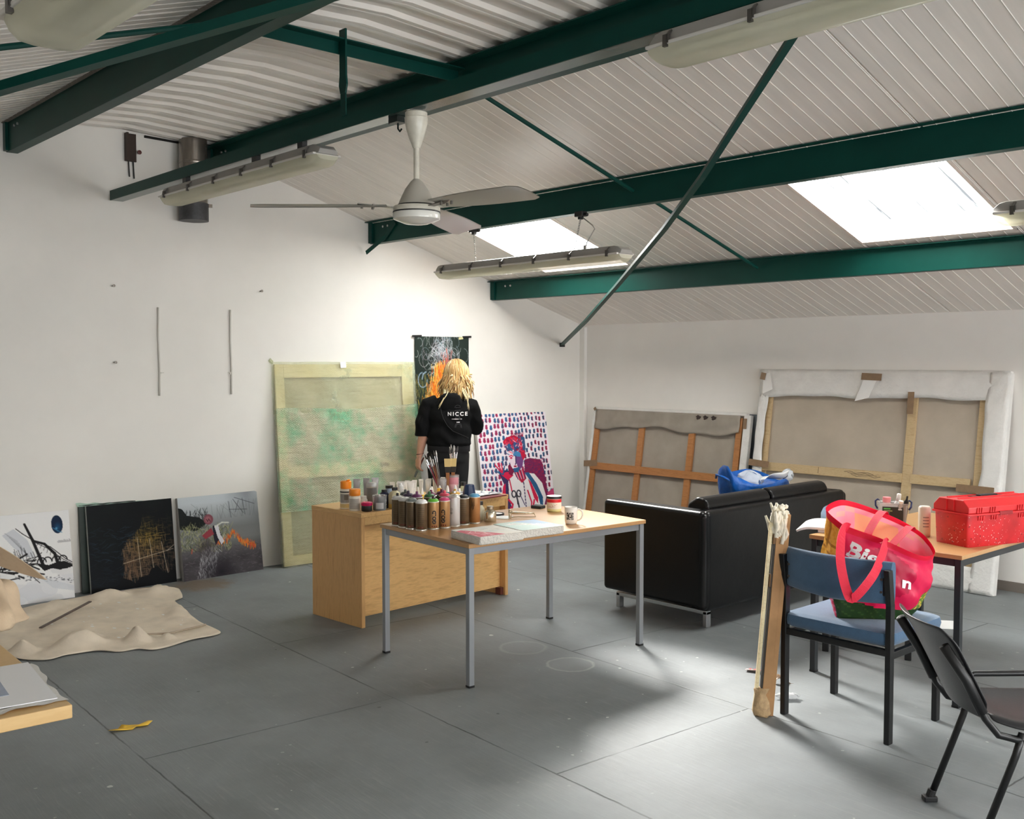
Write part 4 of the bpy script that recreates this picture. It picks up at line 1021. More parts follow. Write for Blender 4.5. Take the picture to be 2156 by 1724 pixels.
# ------------------------------------------------------------------ beech desk
M_oak = mat_wood('desk_veneer', (220, 178, 118), (176, 128, 72), (1.2, 9, 9), .42, amount=.9)
M_oakv = mat_wood('desk_veneer_upright', (214, 168, 110), (166, 120, 68), (16, 16, 1.4), .42, amount=.8)
M_oakh = mat_wood('desk_veneer_front', (226, 182, 120), (172, 124, 70), (9, 1.1, 7), .4, amount=1.0)
DZ = .715
t = thing('desk', 'light oak panel desk crowded with paint bottles, behind the metal table', 'desk', (1.96, -3.40, 0), R(3.5))
# local: x toward the room front (+), y along the desk
mb = MB(); mb.box((-.25, 0, DZ - .014), (.53, 1.29, .028)); mb.build('desktop', M_oak, t, bevel=.002)
for y in (-.63, .63):
    mb = MB(); mb.box((-.25, y, (DZ - .028) / 2), (.525, .027, DZ - .028)); mb.build('side_panel', M_oakv, t, bevel=.002)
mb = MB(); mb.box((-.05, 0, .365), (.018, 1.23, .62)); mb.build('front_panel', M_oakh, t, bevel=.001, bseg=1)
mb = MB(); mb.box((.002, 0, DZ - .052), (.018, 1.23, .05)); mb.build('front_rail', M_oak, t, bevel=.001, bseg=1)
mb = MB(); mb.box((-.03, .60, .03), (.05, .03, .05)); mb.build('corner_block', mat('dark_red_brown', (92, 44, 30), .5), t)

# ------------------------------------------------------------------ metal-legged tables
M_beech = mat_wood('beech_laminate', (188, 144, 96), (168, 124, 78), (1.2, 7, 7), .32, amount=.6)
M_beede = mat_wood('beech_edge', (214, 166, 108), (190, 140, 84), (1.2, 7, 7), .4, amount=.6)
M_alu = mat('grey_steel', (150, 153, 156), .38, .35)
M_blks = mat('black_steel_leg', (40, 43, 46), .42, .1)
def table(label, loc, rz, w, l, h, metal):
    t = thing('table', label, 'table', loc, rz)
    mb = MB(); mb.box((0, 0, h - .011), (w, l, .022)); mb.build('tabletop', M_beech, t, bevel=.003)
    s = .032
    mb = MB()
    for sx in (-1, 1): mb.box((sx * (w / 2 - .028), 0, h - .041), (.022, l - .08, .036))
    for sy in (-1, 1): mb.box((0, sy * (l / 2 - .028), h - .041), (w - .08, .022, .036))
    mb.build('apron_frame', metal, t, bevel=.002)
    for sx in (-1, 1):
        for sy in (-1, 1):
            x, y = sx * (w / 2 - .024), sy * (l / 2 - .024)
            mb = MB(); mb.box((x, y, (h - .022) / 2 + .004), (s, s, h - .03)); lg = mb.build('leg', metal, t, bevel=.003)
            mb = MB(); mb.box((x, y, .005), (s + .001, s + .001, .012)); mb.build('foot_cap', M_blk, lg)
    return t
TZ = .735
table('beech table on four grey steel legs, holding spray cans and mug', (2.975, -3.642, 0), R(-3.2), .845, 1.275, TZ, M_alu)
table('beech table on black steel legs at right, carrying red toolbox', (4.745, -2.15, 0), R(0), .815, 1.24, TZ, M_blks)

# ------------------------------------------------------------------ left foreground table
t = thing('table', 'thick-edged wooden table in the left foreground with paper sheets', 'table', (3.70, -7.03, 0), R(-2.5))
mb = MB(); mb.box((0, 0, .735), (1.66, .86, .036)); mb.build('tabletop', mat_wood('birch_top', (220, 184, 128), (198, 154, 96), (7, 1.4, 7), .4, amount=.6), t, bevel=.003)
for sx in (-1, 1):
    for sy in (-1, 1):
        mb = MB(); mb.box((sx * .38, sy * .22, .3585), (.045, .045, .717)); mb.build('leg', M_alu, t, bevel=.003)

# ------------------------------------------------------------------ sofa
def leather():
    m_, tt, b = base('black_leather'); co_ = tt.new('ShaderNodeTexCoord').outputs['Object']
    b.inputs['Base Color'].default_value = (*lin((6, 6, 7)), 1); b.inputs['Roughness'].default_value = .3; b.inputs['Specular IOR Level'].default_value = .38
    h = tt.math('ADD', tt.math('MULTIPLY', tt.noise(co_, 5, 3), .8), tt.math('MULTIPLY', tt.noise(co_, 160, 2), .12)); tt.link(tt.bump(h, .35, .01), b.inputs['Normal']); return m_
M_lea = leather(); M_chr = mat('brushed_chrome', (190, 192, 194), .25, .85)
t = thing('sofa', 'black leather two-seat sofa seen from behind, on chrome runner legs', 'sofa', (3.06, -1.72, 0))
# local x: seat faces -x ; y along
for y in (-.765, .765):
    mb = MB(); mb.box((0, y, .435), (.82, .13, .60)); mb.build('armrest', M_lea, t, bevel=.028, bseg=4)
mb = MB(); mb.box((.365, 0, .425), (.13, 1.60, .62)); mb.box((.365, 0, .425), (.125, 1.655, .60)); mb.build('back', M_lea, t, bevel=.03, bseg=4)
mb = MB(); mb.box((-.04, 0, .23), (.74, 1.42, .18)); mb.build('seat_base', M_lea, t, bevel=.02)
for y in (-.355, .355):
    mb = MB(); mb.box((-.06, y, .385), (.72, .69, .14)); mb.build('seat_cushion', M_lea, t, bevel=.04, bseg=4)
    mb = MB()
    mb.loft([[Vector((.295 + dx, y + k * .345, dz)) for dx, dz in ((-.16, .46), (-.14, .62), (-.10, .76), (-.03, .805), (.03, .795), (.06, .755), (.05, .70), (-.02, .60), (-.05, .46))] for k in (-1, 1)])
    mb.build('back_cushion', M_lea, t, bevel=.022, bseg=4)
for y in (-.71, .71):
    mb = MB()
    for x in (-.36, .36): mb.box((x, y, .05), (.03, .045, .10))
    mb.box((0, y, .092), (.75, .045, .028)); mb.build('runner_leg', M_chr, t, bevel=.004)
mb = MB(); mb.box((.0, -.82, .15), (.7, .004, .004)); mb.build('piping', M_lea, t)

# ------------------------------------------------------------------ blue upholstered chairs
M_blue = mat('blue_upholstery', (62, 94, 124), .85, var=.06, vscale=30, bump=.25, bscale=260, sheen=.3)
M_bke = mat('black_enamel_steel', (14, 14, 15), .38)
def blue_chair(label, loc, rz):
    t = thing('chair', label, 'chair', loc, rz)   # local: faces +y, back legs at y=-.22
    hw = .258
    for sx in (-1, 1):
        mb = MB(); mb.box((sx * hw, -.225, .305), (.027, .036, .61)); mb.loft([[Vector((sx * hw + a * .0135, y + b * .018, z)) for a, b in ((-1, -1), (1, -1), (1, 1), (-1, 1))] for y, z in ((-.225, .60), (-.25, .76))])
        mb.build('rear_leg', M_bke, t, bevel=.004)
        mb = MB(); mb.box((sx * hw, .215, .205), (.027, .036, .41)); mb.build('front_leg', M_bke, t, bevel=.004)
        mb = MB(); mb.box((sx * hw, 0, .385), (.026, .43, .032)); mb.build('side_rail', M_bke, t, bevel=.004)
        mb = MB(); mb.box((sx * (hw - .03), -.24, .685), (.05, .012, .085)); lg = mb.build('back_bracket', M_bke, t, bevel=.008)
        for z in (.66, .715):
            mb = MB(); mb.lathe([(.006, 0), (.006, .005), (0, .006)], 8, (sx * (hw - .03), -.247, z), axis=Matrix.Rotation(R(90), 3, 'X')); mb.build('bolt', M_clip, lg)
    for y, z in ((-.225, .395), (.2, .385)):
        mb = MB(); mb.box((0, y, z), (2 * hw, .026, .03)); mb.build('cross_rail', M_bke, t, bevel=.004)
    mb = MB(); mb.box((0, .02, .417), (.44, .42, .016)); mb.build('seat_board', M_dark, t)
    mb = MB()
    mb.loft([[Vector((x * w_, .012 + y * d_, z)) for x, y in rrect(1, 1, .10, 5)] for z, w_, d_ in ((.418, .50, .46), (.43, .535, .50), (.455, .545, .51), (.478, .535, .50), (.487, .49, .455))])
    mb.build('seat_cushion', M_blue, t, smooth=True, bevel=0, autos=50)
    mb = MB()
    def bk(x, s, z): # curved back, hollow toward the sitter
        return Vector((x, -.262 + .055 * (x / .27) ** 2 + s, z))
    loops = []
    for i in range(17):
        x = -.262 + .524 * i / 16; e = 1 - max(0, abs(x) - .235) / .03 * .25
        lo, hi, th = .595 + .012 * (abs(x) / .26), .792 - .004 * abs(x), .026 * e
        loops.append([bk(x, a * th, z) for a, z in ((-.8, lo + .012), (-1, lo + .05), (-1, hi - .03), (-.6, hi - .005), (.0, hi), (.7, hi - .006), (1, hi - .03), (1, lo + .05), (.8, lo + .012), (0, lo))])
    mb.loft(loops); mb.build('backrest', M_blue, t, smooth=True, autos=60)
    return t
blue_chair('blue upholstered chair in front, holding the pink shopping bag', (4.885, -3.208, 0), R(0))
blue_chair('blue upholstered chair at the far side, pushed under the toolbox table', (4.30, -2.03, 0), R(-66))

# ------------------------------------------------------------------ black plastic chair, right foreground
M_bpl = mat('black_plastic_shell', (34, 34, 36), .36, bump=.12, bscale=220)
cr = Vector((.6709, .7415, 0)); cf = Vector((-.7415, .6709, 0)); cpos = Vector((7.278, -7.555, 0))
O = cpos + cr * 1.72 + cf * 3.575
t = thing('chair', 'black plastic chair with tubular frame, cut off by right edge', 'chair', O, math.atan2(cr.y, cr.x))   # local +x = facing, +y = away from camera
for sy in (-1, 1):
    y = sy * .20
    mb = MB(); mb.tube([(-.145, y, .02), (-.03, y, .33), (-.01, y, .405)], .0125, 10); lg = mb.build('rear_leg', M_bke, t, smooth=True)
    mb = MB(); mb.box((-.15, y, .012), (.05, .036, .02)); mb.tube([(-.15, y, .015), (-.14, y, .045)], .017, 8); mb.build('foot', M_blk, lg, bevel=.004)
    mb = MB(); mb.tube([(.48, y, .02), (.40, y, .33), (.38, y, .40)], .0125, 10); lg = mb.build('front_leg', M_bke, t, smooth=True)
    mb = MB(); mb.tube([(.485, y, .0), (.48, y, .04)], .017, 8); mb.build('foot', M_blk, lg)
    mb = MB(); mb.tube([(-.275, y * .96, .70), (-.20, y, .585), (-.135, y, .455), (-.09, y, .40), (-.03, y, .385), (.1, y, .39), (.42, y, .40)], .0125, 10); mb.build('back_tube', M_bke, t, smooth=True)
    mb = MB(); mb.tube([(-.275, y * .96, .70), (-.20, y, .585), (-.145, y, .475)], .0175, 10); mb.build('tube_sleeve', M_blk, t, smooth=True)
mb = MB()
def bshell(u, v):
    z = .435 + v * .325; half = .205 * (1 - .25 * max(0, .22 - v) / .22 - .12 * max(0, v - .85) / .15); y = (u - .5) * 2 * half
    x = -.135 - (z - .45) * .52 - .035 * (v > 0) * v * v * .0 + .045 * (y / .2) ** 2 - .05 * max(0, v - .8) ** 1.5 * 3 - .012
    return Vector((x, y, z))
mb.grid(bshell, 16, 14); mb.build('backrest', M_bpl, t, smooth=True, solid=.009, subsurf=1)
mb = MB()
def sshell(u, v):
    a = (u - .5) * 2; x = -.10 + v * .50; half = .215 * (1 - .22 * max(0, .2 - v) / .2); y = a * half
    z = .428 + .012 * a * a + .016 * max(0, .15 - v) / .15 - .035 * max(0, v - .85) / .15 - .006 * math.sin(v * PI)
    if abs(a) > .9: z -= .02 * (abs(a) - .9) * 10
    return Vector((x, y, z))
mb.grid(sshell, 20, 16); mb.build('seat', M_bpl, t, smooth=True, solid=.010, subsurf=1)
mb = MB(); mb.tube([(-.02, .225, .40), (.0, .25, .455), (.03, .255, .468), (.30, .255, .47), (.42, .25, .455), (.44, .22, .40)], .0115, 10); mb.build('side_rail', M_bke, t, smooth=True)

# ------------------------------------------------------------------ bundle of mouldings in cardboard, by the front chair
t = thing('wood_bundle', 'tall bundle of wood strips and cardboard with torn white top, beside blue chair', 'bundle', (4.565, -3.53, 0))
tp = Vector((.030, .085, .96)); cb = mat('cardboard', (176, 134, 90), .75, var=.12, vscale=12); cb2 = mat('cardboard_dark', (122, 92, 62), .8)
def lean(x, y, z, k=1.0): return Vector((x + tp.x * z / tp.z, y + tp.y * z / tp.z, z))
def stick_(x, y, w_, d_, z0, z1, name, m_, up=(.74, -.67, 0)):
    mb = MB(); mb.bar(lean(x, y, z0), lean(x, y, z1), w_, d_, up=up); return mb.build(name, m_, t, bevel=.002, bseg=1)
stick_(-.022, -.024, .016, .022, .03, .90, 'wood_strip', M_pw)
stick_(-.006, -.010, .010, .03, .01, .91, 'dark_strip', mat('dark_strip', (52, 46, 40), .6))
stick_(.010, .006, .040, .035, .0, .86, 'cardboard_sleeve', cb)
stick_(.030, .028, .022, .03, .0, .94, 'wood_strip', cb)
stick_(.004, -.004, .044, .022, .60, .66, 'tape_band', cb2); stick_(.006, -.004, .044, .022, .80, .85, 'tape_band', cb2)
mb = MB(); rb = np.random.default_rng(3)
mb.lathe([(.03, 0), (.045, .012), (.042, .05), (.034, .10), (.03, .13)], 10, (.0, .0, .0)); o = mb.build('frayed_foot', mat('kraft_paper', (190, 160, 120), .8, var=.2, vscale=40, bump=.8, bscale=50), t, smooth=True)
for v in o.data.vertices: v.co.x += rb.normal() * .006; v.co.y += rb.normal() * .006
mb = MB()
for k in range(34):
    a = rb.random() * 6.28; r0 = .028 * rb.random(); p = lean(r0 * math.cos(a) * 1.1 + .005, r0 * math.sin(a) + .004, .80 + rb.random() * .06); pts = [p]
    for i in range(4): p = p + Vector((rb.normal() * .009, rb.normal() * .008, .022 + rb.random() * .016)); pts.append(p)
    mb.tube(pts, [.008, .010, .009, .008, .005], 6)
for k in range(16):
    p = lean(rb.normal() * .02, rb.normal() * .016, .93 + rb.random() * .06); mb.lathe([(0, -.012), (.010, -.006), (.012, .004), (0, .012)], 6, p)
mb.build('torn_paper_top', mat('torn_paper', (236, 228, 208), .7, var=.1, vscale=60), t, smooth=True)
# ------------------------------------------------------------------ spray cans on the metal table
M_bronze = mat('bronze_can', (110, 90, 66), .34, .55, var=.12, vscale=30)
M_gold = mat('gold_can', (186, 144, 98), .30, .55, var=.06, vscale=30)
M_copper = mat('copper_can', (184, 134, 88), .30, .55, var=.08, vscale=30)
M_silver = mat('pale_can', (206, 204, 202), .4, .25)
M_tin = mat('tin_rim', (212, 208, 200), .28, .7)
M_ink = mat('black_ink', (24, 20, 18), .6)
def pm(name, rgb, rough=.4): return mat('plain_' + name, rgb, rough)
def spray_can(x, y, body, top, label, nozzle=None, word=None, wang=0.0, group=None, marks=True, r=.0322, h=.147, z=TZ, rz=0.0):
    t = thing('spray_can', label, 'spray can', (x, y, z), rz, group)
    mb = MB(); mb.lathe([(r - .002, .004), (r, .008), (r, h)], 28); mb.build('body', body, t, smooth=True, autos=40)
    mb = MB(); mb.lathe([(r - .003, 0), (r + .0012, .001), (r + .0012, .005), (r, .007)], 28); mb.build('base_rim', M_tin, t, smooth=True, autos=40)
    mb = MB(); mb.lathe([(r, h), (r + .0012, h + .001), (r + .0012, h + .004), (r - .002, h + .006)], 28); mb.build('top_rim', M_tin, t, smooth=True, autos=40)
    mb = MB(); mb.lathe([(r - .001, h + .005), (r - .003, h + .012), (r - .009, h + .018), (r - .015, h + .0205), (.011, h + .020), (.009, h + .017), (0, h + .017)], 24); mb.build('dome', top, t, smooth=True, autos=50)
    if nozzle is not None:
        mb = MB(); mb.lathe([(.006, h + .016), (.0075, h + .022), (.0075, h + .033), (.006, h + .035), (0, h + .035)], 12); mb.build('nozzle', nozzle, t, smooth=True, autos=50)
    def wrapc(a0, z0, rot90=False):
        def f(c):
            u, v = (c.x, c.y) if not rot90 else (-c.y, c.x)
            a = a0 + u / r; return Vector(((r + .0006) * math.cos(a), (r + .0006) * math.sin(a), z0 + v))
        return f
    va = R(-47.9) + wang - rz    # towards the viewer side of the table
    if word: flat_text('lettering', word, .027, M_ink, t, None, bold=.0016, spacing=.95, warp=wrapc(va, h * .46, True))
    if marks:
        mb = MB()
        for k in (-1, 0, 1):
            f = wrapc(va + .3 * k * 1.2, .018); q = [f(Vector(p)) for p in ((-.005, 0, 0), (0, -.005, 0), (.005, 0, 0), (0, .005, 0))]; mb.add(q, [(0, 1, 2, 3)])
        mb.build('hazard_marks', mat('hazard_red', (120, 40, 34), .5), t)
        mb = MB()
        for k in range(9):
            z_ = .035 + k * .011; f = wrapc(va + .1, z_)
            L_ = .014 + .008 * ((k * 7) % 5) / 5
            for i in range(5):
                q = [f(Vector(p)) for p in ((-L_ + 2 * L_ * i / 5, -.0011, 0), (-L_ + 2 * L_ * (i + .8) / 5, -.0011, 0), (-L_ + 2 * L_ * (i + .8) / 5, .0011, 0), (-L_ + 2 * L_ * i / 5, .0011, 0))]; mb.add(q, [(0, 1, 2, 3)])
        if not word: mb.build('label_lines', mat('label_brown', (74, 58, 42), .6), t)
    return t
GW = pm('grey_white', (196, 194, 190)); WH = pm('white', (228, 226, 222))
fr = [(2.634, -4.215), (2.706, -4.222), (2.776, -4.222), (2.851, -4.212), (2.860, -4.139), (2.868, -4.068), (2.866, -3.996), (2.856, -3.921), (2.858, -3.842)]
spray_can(*fr[0], M_bronze, GW, 'brown spray can with grey dome, leftmost of the front row', M_ink)
spray_can(*fr[1], M_bronze, GW, 'brown spray can with pale dome, second from left in front row', None)
spray_can(*fr[2], M_bronze, pm('slate', (112, 118, 114)), 'brown spray can with dark grey dome, third from left in front row', None)
spray_can(*fr[3], M_bronze, WH, 'brown spray can with white dome, nearest the table front', None)
spray_can(*fr[4], M_gold, pm('lime', (98, 172, 54)), 'gold spray can with bright green dome and black sideways lettering', pm('maroonk', (56, 22, 30)), 'GOLD', .38)
spray_can(*fr[5], M_gold, pm('rose', (200, 70, 112)), 'gold spray can with pink dome and black sideways lettering', None, 'GOLD', 0.0)
t = spray_can(*fr[6], M_silver, M_tin, 'white-silver spray can with two diamond warning signs', None, marks=False, h=.158)
mb = MB(); mb.lathe([(.012, .186), (.012, .196), (.0, .197)], 14); mb.build('valve_cup', M_tin, t, smooth=True, autos=40)
for k, z_ in enumerate((.098, .078)):
    mb = MB(); r_ = .0328
    def f(u, v, z_=z_): a = R(-47.9) - .35 + u / r_; return Vector((r_ * math.cos(a), r_ * math.sin(a), z_ + v))
    for s0, s1 in ((.0095, .0078),):
        o_ = [f(s0, 0), f(0, s0), f(-s0, 0), f(0, -s0)]; i_ = [f(s1, 0), f(0, s1), f(-s1, 0), f(0, -s1)]
        mb.add(o_ + i_, [(j, (j + 1) % 4, 4 + (j + 1) % 4, 4 + j) for j in range(4)])
    mb.add([f(-.0012, -.004), f(.0012, -.004), f(.0012, .004), f(-.0012, .004)] if k == 0 else [f(-.003, -.003), f(.003, -.003), f(.003, .003), f(-.003, .003)], [(0, 1, 2, 3)])
    mb.build('warning_diamond', M_ink, t)
spray_can(*fr[7], M_bronze, pm('black_dome', (34, 34, 36)), 'brown spray can with black dome, beside the silver can', None)
t = spray_can(*fr[8], M_copper, pm('sky', (92, 158, 196)), 'copper spray can with light blue dome, rightmost of front row', None, marks=False)
mb = MB()
for k in range(5):
    a = R(-47.9) - .45 + .12 * k; z0 = .085 + .012 * math.sin(k * 2); mb.add([Vector((.0328 * math.cos(a), .0328 * math.sin(a), z0)), Vector((.0328 * math.cos(a + .09), .0328 * math.sin(a + .09), z0 + .006)), Vector((.0328 * math.cos(a + .06), .0328 * math.sin(a + .06), z0 + .045)), Vector((.0328 * math.cos(a + .01), .0328 * math.sin(a + .01), z0 + .05))], [(0, 1, 2, 3)])
mb.build('black_scrawl', M_ink, t)
bk = [(2.585, -4.125, 'slate_dome', (88, 92, 90), 'grey-domed can behind the leftmost cans', None), (2.64, -4.145, 'plum_dark', (58, 44, 66), 'dark purple-topped can behind the white-domed can', None),
      (2.70, -4.13, 'plum', (104, 50, 90), 'plum-topped can in the back row', None), (2.745, -4.075, 'leaf', (58, 104, 62), 'can with green dome and upright green nozzle, behind the row', 'leafn'),
      (2.70, -4.03, 'maroon', (116, 34, 74), 'maroon-topped can behind the green-domed can', None), (2.765, -3.985, 'coral', (226, 82, 104), 'coral pink-topped can behind the pink-domed can', 'coraln'),
      (2.70, -3.955, 'wine', (96, 34, 66), 'wine-red topped can in the back row', None), (2.76, -3.905, 'mustard', (214, 164, 62), 'mustard yellow-topped can behind the silver can', None)]
for x, y, nm, rgb, lab, nz in bk:
    spray_can(x, y, M_bronze, pm(nm, rgb), lab, pm(nz, rgb) if nz else pm(nm, rgb), marks=False, h=.155)

# ------------------------------------------------------------------ other things on the metal table
t = thing('solvent_tin', 'small round steel tin with narrow cap, right of the cans', 'tin', (2.87, -3.735, TZ))
M_steel = mat('bright_tin', (200, 192, 172), .22, .85)
mb = MB(); mb.lathe([(.034, 0), (.035, .003), (.035, .052), (.031, .058), (.018, .066), (.016, .070)], 28); mb.build('body', M_steel, t, smooth=True, autos=40)
mb = MB(); mb.lathe([(.019, .070), (.0195, .086), (.018, .088), (0, .088)], 20); mb.build('cap', mat('tin_cap', (150, 138, 118), .4, .6), t, smooth=True, autos=40)
t = thing('glue_bottle', 'cream bottle with black cap standing behind the steel tin', 'bottle', (2.79, -3.745, TZ))
mb = MB(); mb.lathe([(.026, 0), (.028, .01), (.028, .065), (.016, .083), (.013, .088)], 20); mb.build('body', pm('cream', (222, 212, 182)), t, smooth=True, autos=50)
mb = MB(); mb.lathe([(.019, .088), (.019, .108), (0, .109)], 16); mb.build('cap', M_blk, t, smooth=True, autos=40)
t = thing('paint_dish', 'black round dish of white paint left of the airbrush', 'dish', (2.72, -3.56, TZ))
mb = MB(); mb.lathe([(.045, 0), (.050, .004), (.050, .014), (.046, .014), (.045, .010), (0, .010)], 28); mb.build('dish', M_blk, t, smooth=True, autos=40)
mb = MB(); mb.lathe([(.040, .0105), (.038, .0125), (0, .013)], 24); mb.build('white_paint', WH, t, smooth=True)
mb = MB(); mb.box((0, 0, .002), (.13, .11, .004)); tag(mb.build('paper_scrap', mat('paper_white', (240, 240, 238), .6), None, (2.80, -3.60, TZ), (0, 0, R(30))), 'white paint-stained paper under the black lid', 'paper')
t = thing('airbrush', 'small metal airbrush standing near the middle of the table', 'airbrush', (2.862, -3.575, TZ), R(50))
mb = MB(); mb.lathe([(.009, 0), (.010, .004), (.008, .02), (.008, .045), (.011, .048), (.011, .054), (0, .055)], 14); mb.build('cup', M_steel, t, smooth=True, autos=40)
mb = MB(); mb.tube([(-.01, 0, .034), (.03, 0, .032), (.09, 0, .030), (.14, 0, .029)], [.009, .009, .007, .004], 10); mb.build('barrel', M_steel, t, smooth=True)
mb = MB(); mb.tube([(.01, .0, .006), (.05, .03, .005), (.11, .015, .005), (.15, .0, .008), (.14, 0, .029)], .0025, 6); mb.build('wire_loop', mat('brass_wire', (150, 130, 96), .35, .7), t, smooth=True)
mb = MB(); mb.box((0, 0, .009), (.075, .055, .018)); t = tag(mb.build('sponge_block', mat('charcoal_block', (52, 52, 54), .8, bump=.3, bscale=300), None, (2.67, -3.165, TZ), (0, 0, R(12)), bevel=.003), 'flat dark grey block at the back of the table', 'block')
t = thing('paint_tub', 'round tub with white-topped black lid and red band', 'tub', (2.832, -3.185, TZ))
mb = MB(); cols = [(214, 204, 130), (220, 214, 150), (236, 230, 216), (236, 228, 214), (206, 36, 48), (206, 36, 48), (236, 232, 226)]
mb.lathe([(.040, 0), (.044, .004), (.0445, .018), (.0448, .03), (.045, .058), (.0452, .062), (.0452, .078), (.0452, .082)], 30, cols=cols); mb.build('body', mat_vcol('printed_plastic', .35), t, smooth=True, autos=40)
mb = MB(); mb.lathe([(.047, .080), (.047, .092), (.046, .094)], 30); mb.build('lid', M_blk, t, smooth=True, autos=40)
mb = MB(); mb.lathe([(.0455, .0938), (.044, .0955), (0, .0955)], 30); mb.build('lid_top', WH, t, smooth=True)
mb = MB(); rr_ = np.random.default_rng(8)
for k in range(12):
    a = R(-47.9) + (rr_.random() - .55) * 1.5; z_ = .026 + rr_.random() * .022; da = .05 + rr_.random() * .14
    q = [Vector((.0456 * math.cos(a + i * da), .0456 * math.sin(a + i * da), z_ + j * .003)) for i, j in ((0, 0), (1, 0), (1, 1), (0, 1))]; mb.add(q, [(0, 1, 2, 3)])
mb.build('label_print', mat('label_pink', (206, 150, 140), .5), t)
# mug
t = thing('mug', 'white mug with black square emblem, at the right of the table', 'mug', (3.245, -3.457, TZ), R(0))
mb = MB(); mb.lathe([(.024, 0), (.030, .002), (.034, .012), (.0355, .03), (.0365, .095), (.0355, .097), (.034, .095), (.033, .03), (.028, .010), (0, .008)], 32); M_cer = mat('glazed_white', (236, 232, 224), .15); mb.build('cup', M_cer, t, smooth=True, autos=60)
ha = R(40); mb = MB(); mb.tube([Vector((math.cos(ha) * r_, math.sin(ha) * r_, z_)) for r_, z_ in ((.035, .082), (.05, .084), (.064, .072), (.066, .052), (.058, .034), (.045, .024), (.034, .022))], .0048, 8); mb.build('handle', M_cer, t, smooth=True)
A = Art(64, 64, (238, 234, 226)); A.poly([(.04, .04), (.96, .04), (.96, .96), (.04, .96)], (30, 28, 28))
r2 = np.random.default_rng(12)
for k in range(60):
    a = r2.random() * 6.28; q = .18 + r2.random() * .26; A.line([(.5 + q * math.cos(a), .5 + q * math.sin(a)), (.5 + (q + .10) * math.cos(a + .5), .5 + (q + .10) * math.sin(a + .5))], .012, (226, 222, 214), .9)
A.ell(.52, .46, .13, .16, (232, 228, 220), 1, .3); A.line([(.42, .66), (.5, .8), (.62, .86)], .03, (230, 226, 218)); A.ell(.47, .44, .02, .02, (30, 28, 28)); A.line([(.55, .5), (.56, .58), (.52, .6)], .012, (30, 28, 28))
o = A.face('emblem', .044, .044, t, mat_vcol('printed_glaze', .2)); r_ = .0366
for v in o.data.vertices:
    a = R(-55) + (v.co.x - .022) / r_; z_ = .026 + v.co.y; v.co = Vector(((r_ + .0003) * math.cos(a), (r_ + .0003) * math.sin(a), z_))
# painted plaster blocks
M_pl = mat('rough_plaster', (212, 206, 196), .9, var=.06, vscale=60, bump=.9, bscale=90)
def pblock(label, loc, rz, art):
    t = thing('plaster_block', label, 'painted block', loc, rz); W_, D_, H_ = .268, .282, .042
    mb = MB(); N = 14
    prof = rrect(W_, D_, .012, 3); rb_ = np.random.default_rng(int(abs(loc[1]) * 100))
    lo = []
    for z_, k in ((0, .97), (.004, 1), (.020, 1.0), (.036, 1.0), (H_, .99)): lo.append([Vector((x * k + rb_.normal() * .0012, y * k + rb_.normal() * .0012, z_)) for x, y in prof])
    mb.loft(lo); mb.build('block', M_pl, t, bevel=.003, bseg=2)
    o_ = art.face('painted_top', D_ * .985, W_ * .985, t, M_art, 0); o_.location = (W_ * .4925, -D_ * .4925, H_ + .0006); o_.rotation_euler = (0, 0, R(90)); return t
A = Art(110, 110, (222, 216, 204)); r2 = np.random.default_rng(31)   # u along +y of the table (right), v=0 far side
A.put(np.clip((A.noise(5, 5, 1) - .4) * 2, 0, 1) * .5, (196, 200, 196)); A.poly([(0, .2), (.15, .15), (.30, .45), (.46, .7), (.58, 1), (0, 1)], (206, 92, 106)); A.put((A.noise(14, 14, 2) > .6) * (A.U < .5) * (A.V > .3 + A.U) * .6, (232, 150, 156))
for k in range(9): A.line([(r2.random() * .4, .3 + r2.random() * .6), (r2.random() * .5, .5 + r2.random() * .5)], .006, (236, 200, 196), .8)
for k in range(14): x, y = .3 + r2.random() * .6, .15 + r2.random() * .5; A.line([(x, y), (x + .12, y + .03 * r2.normal()), (x + .2, y + .02)], .006, [(150, 154, 150), (110, 112, 112), (240, 236, 226), (188, 170, 150)][r2.integers(4)], .8)
pblock('white plaster block with pink painted corner, overhanging the table front', (3.300, -4.130, TZ), R(-5), A)
A = Art(110, 110, (186, 206, 198)); A.poly([(.45, 0), (1, 0), (1, 1), (.86, .75), (.62, .35)], (150, 172, 196))
for k in range(60): q = r2.random(); x = .1 + q * .75; y = .15 + q * .6 + r2.normal() * .06; A.line([(x, y), (x + .10, y + .03), (x + .14, y - .02)], .010, [(236, 232, 226), (240, 238, 234), (206, 196, 188)][r2.integers(3)], .9)
for k in range(10): q = r2.random(); x = .1 + q * .6; y = .12 + q * .5; A.line([(x, y), (x + .08, y + .02)], .005, (120, 116, 112), .8)
pblock('white plaster block painted pale blue and green, beside pink one', (3.300, -3.838, TZ), R(-5), A)

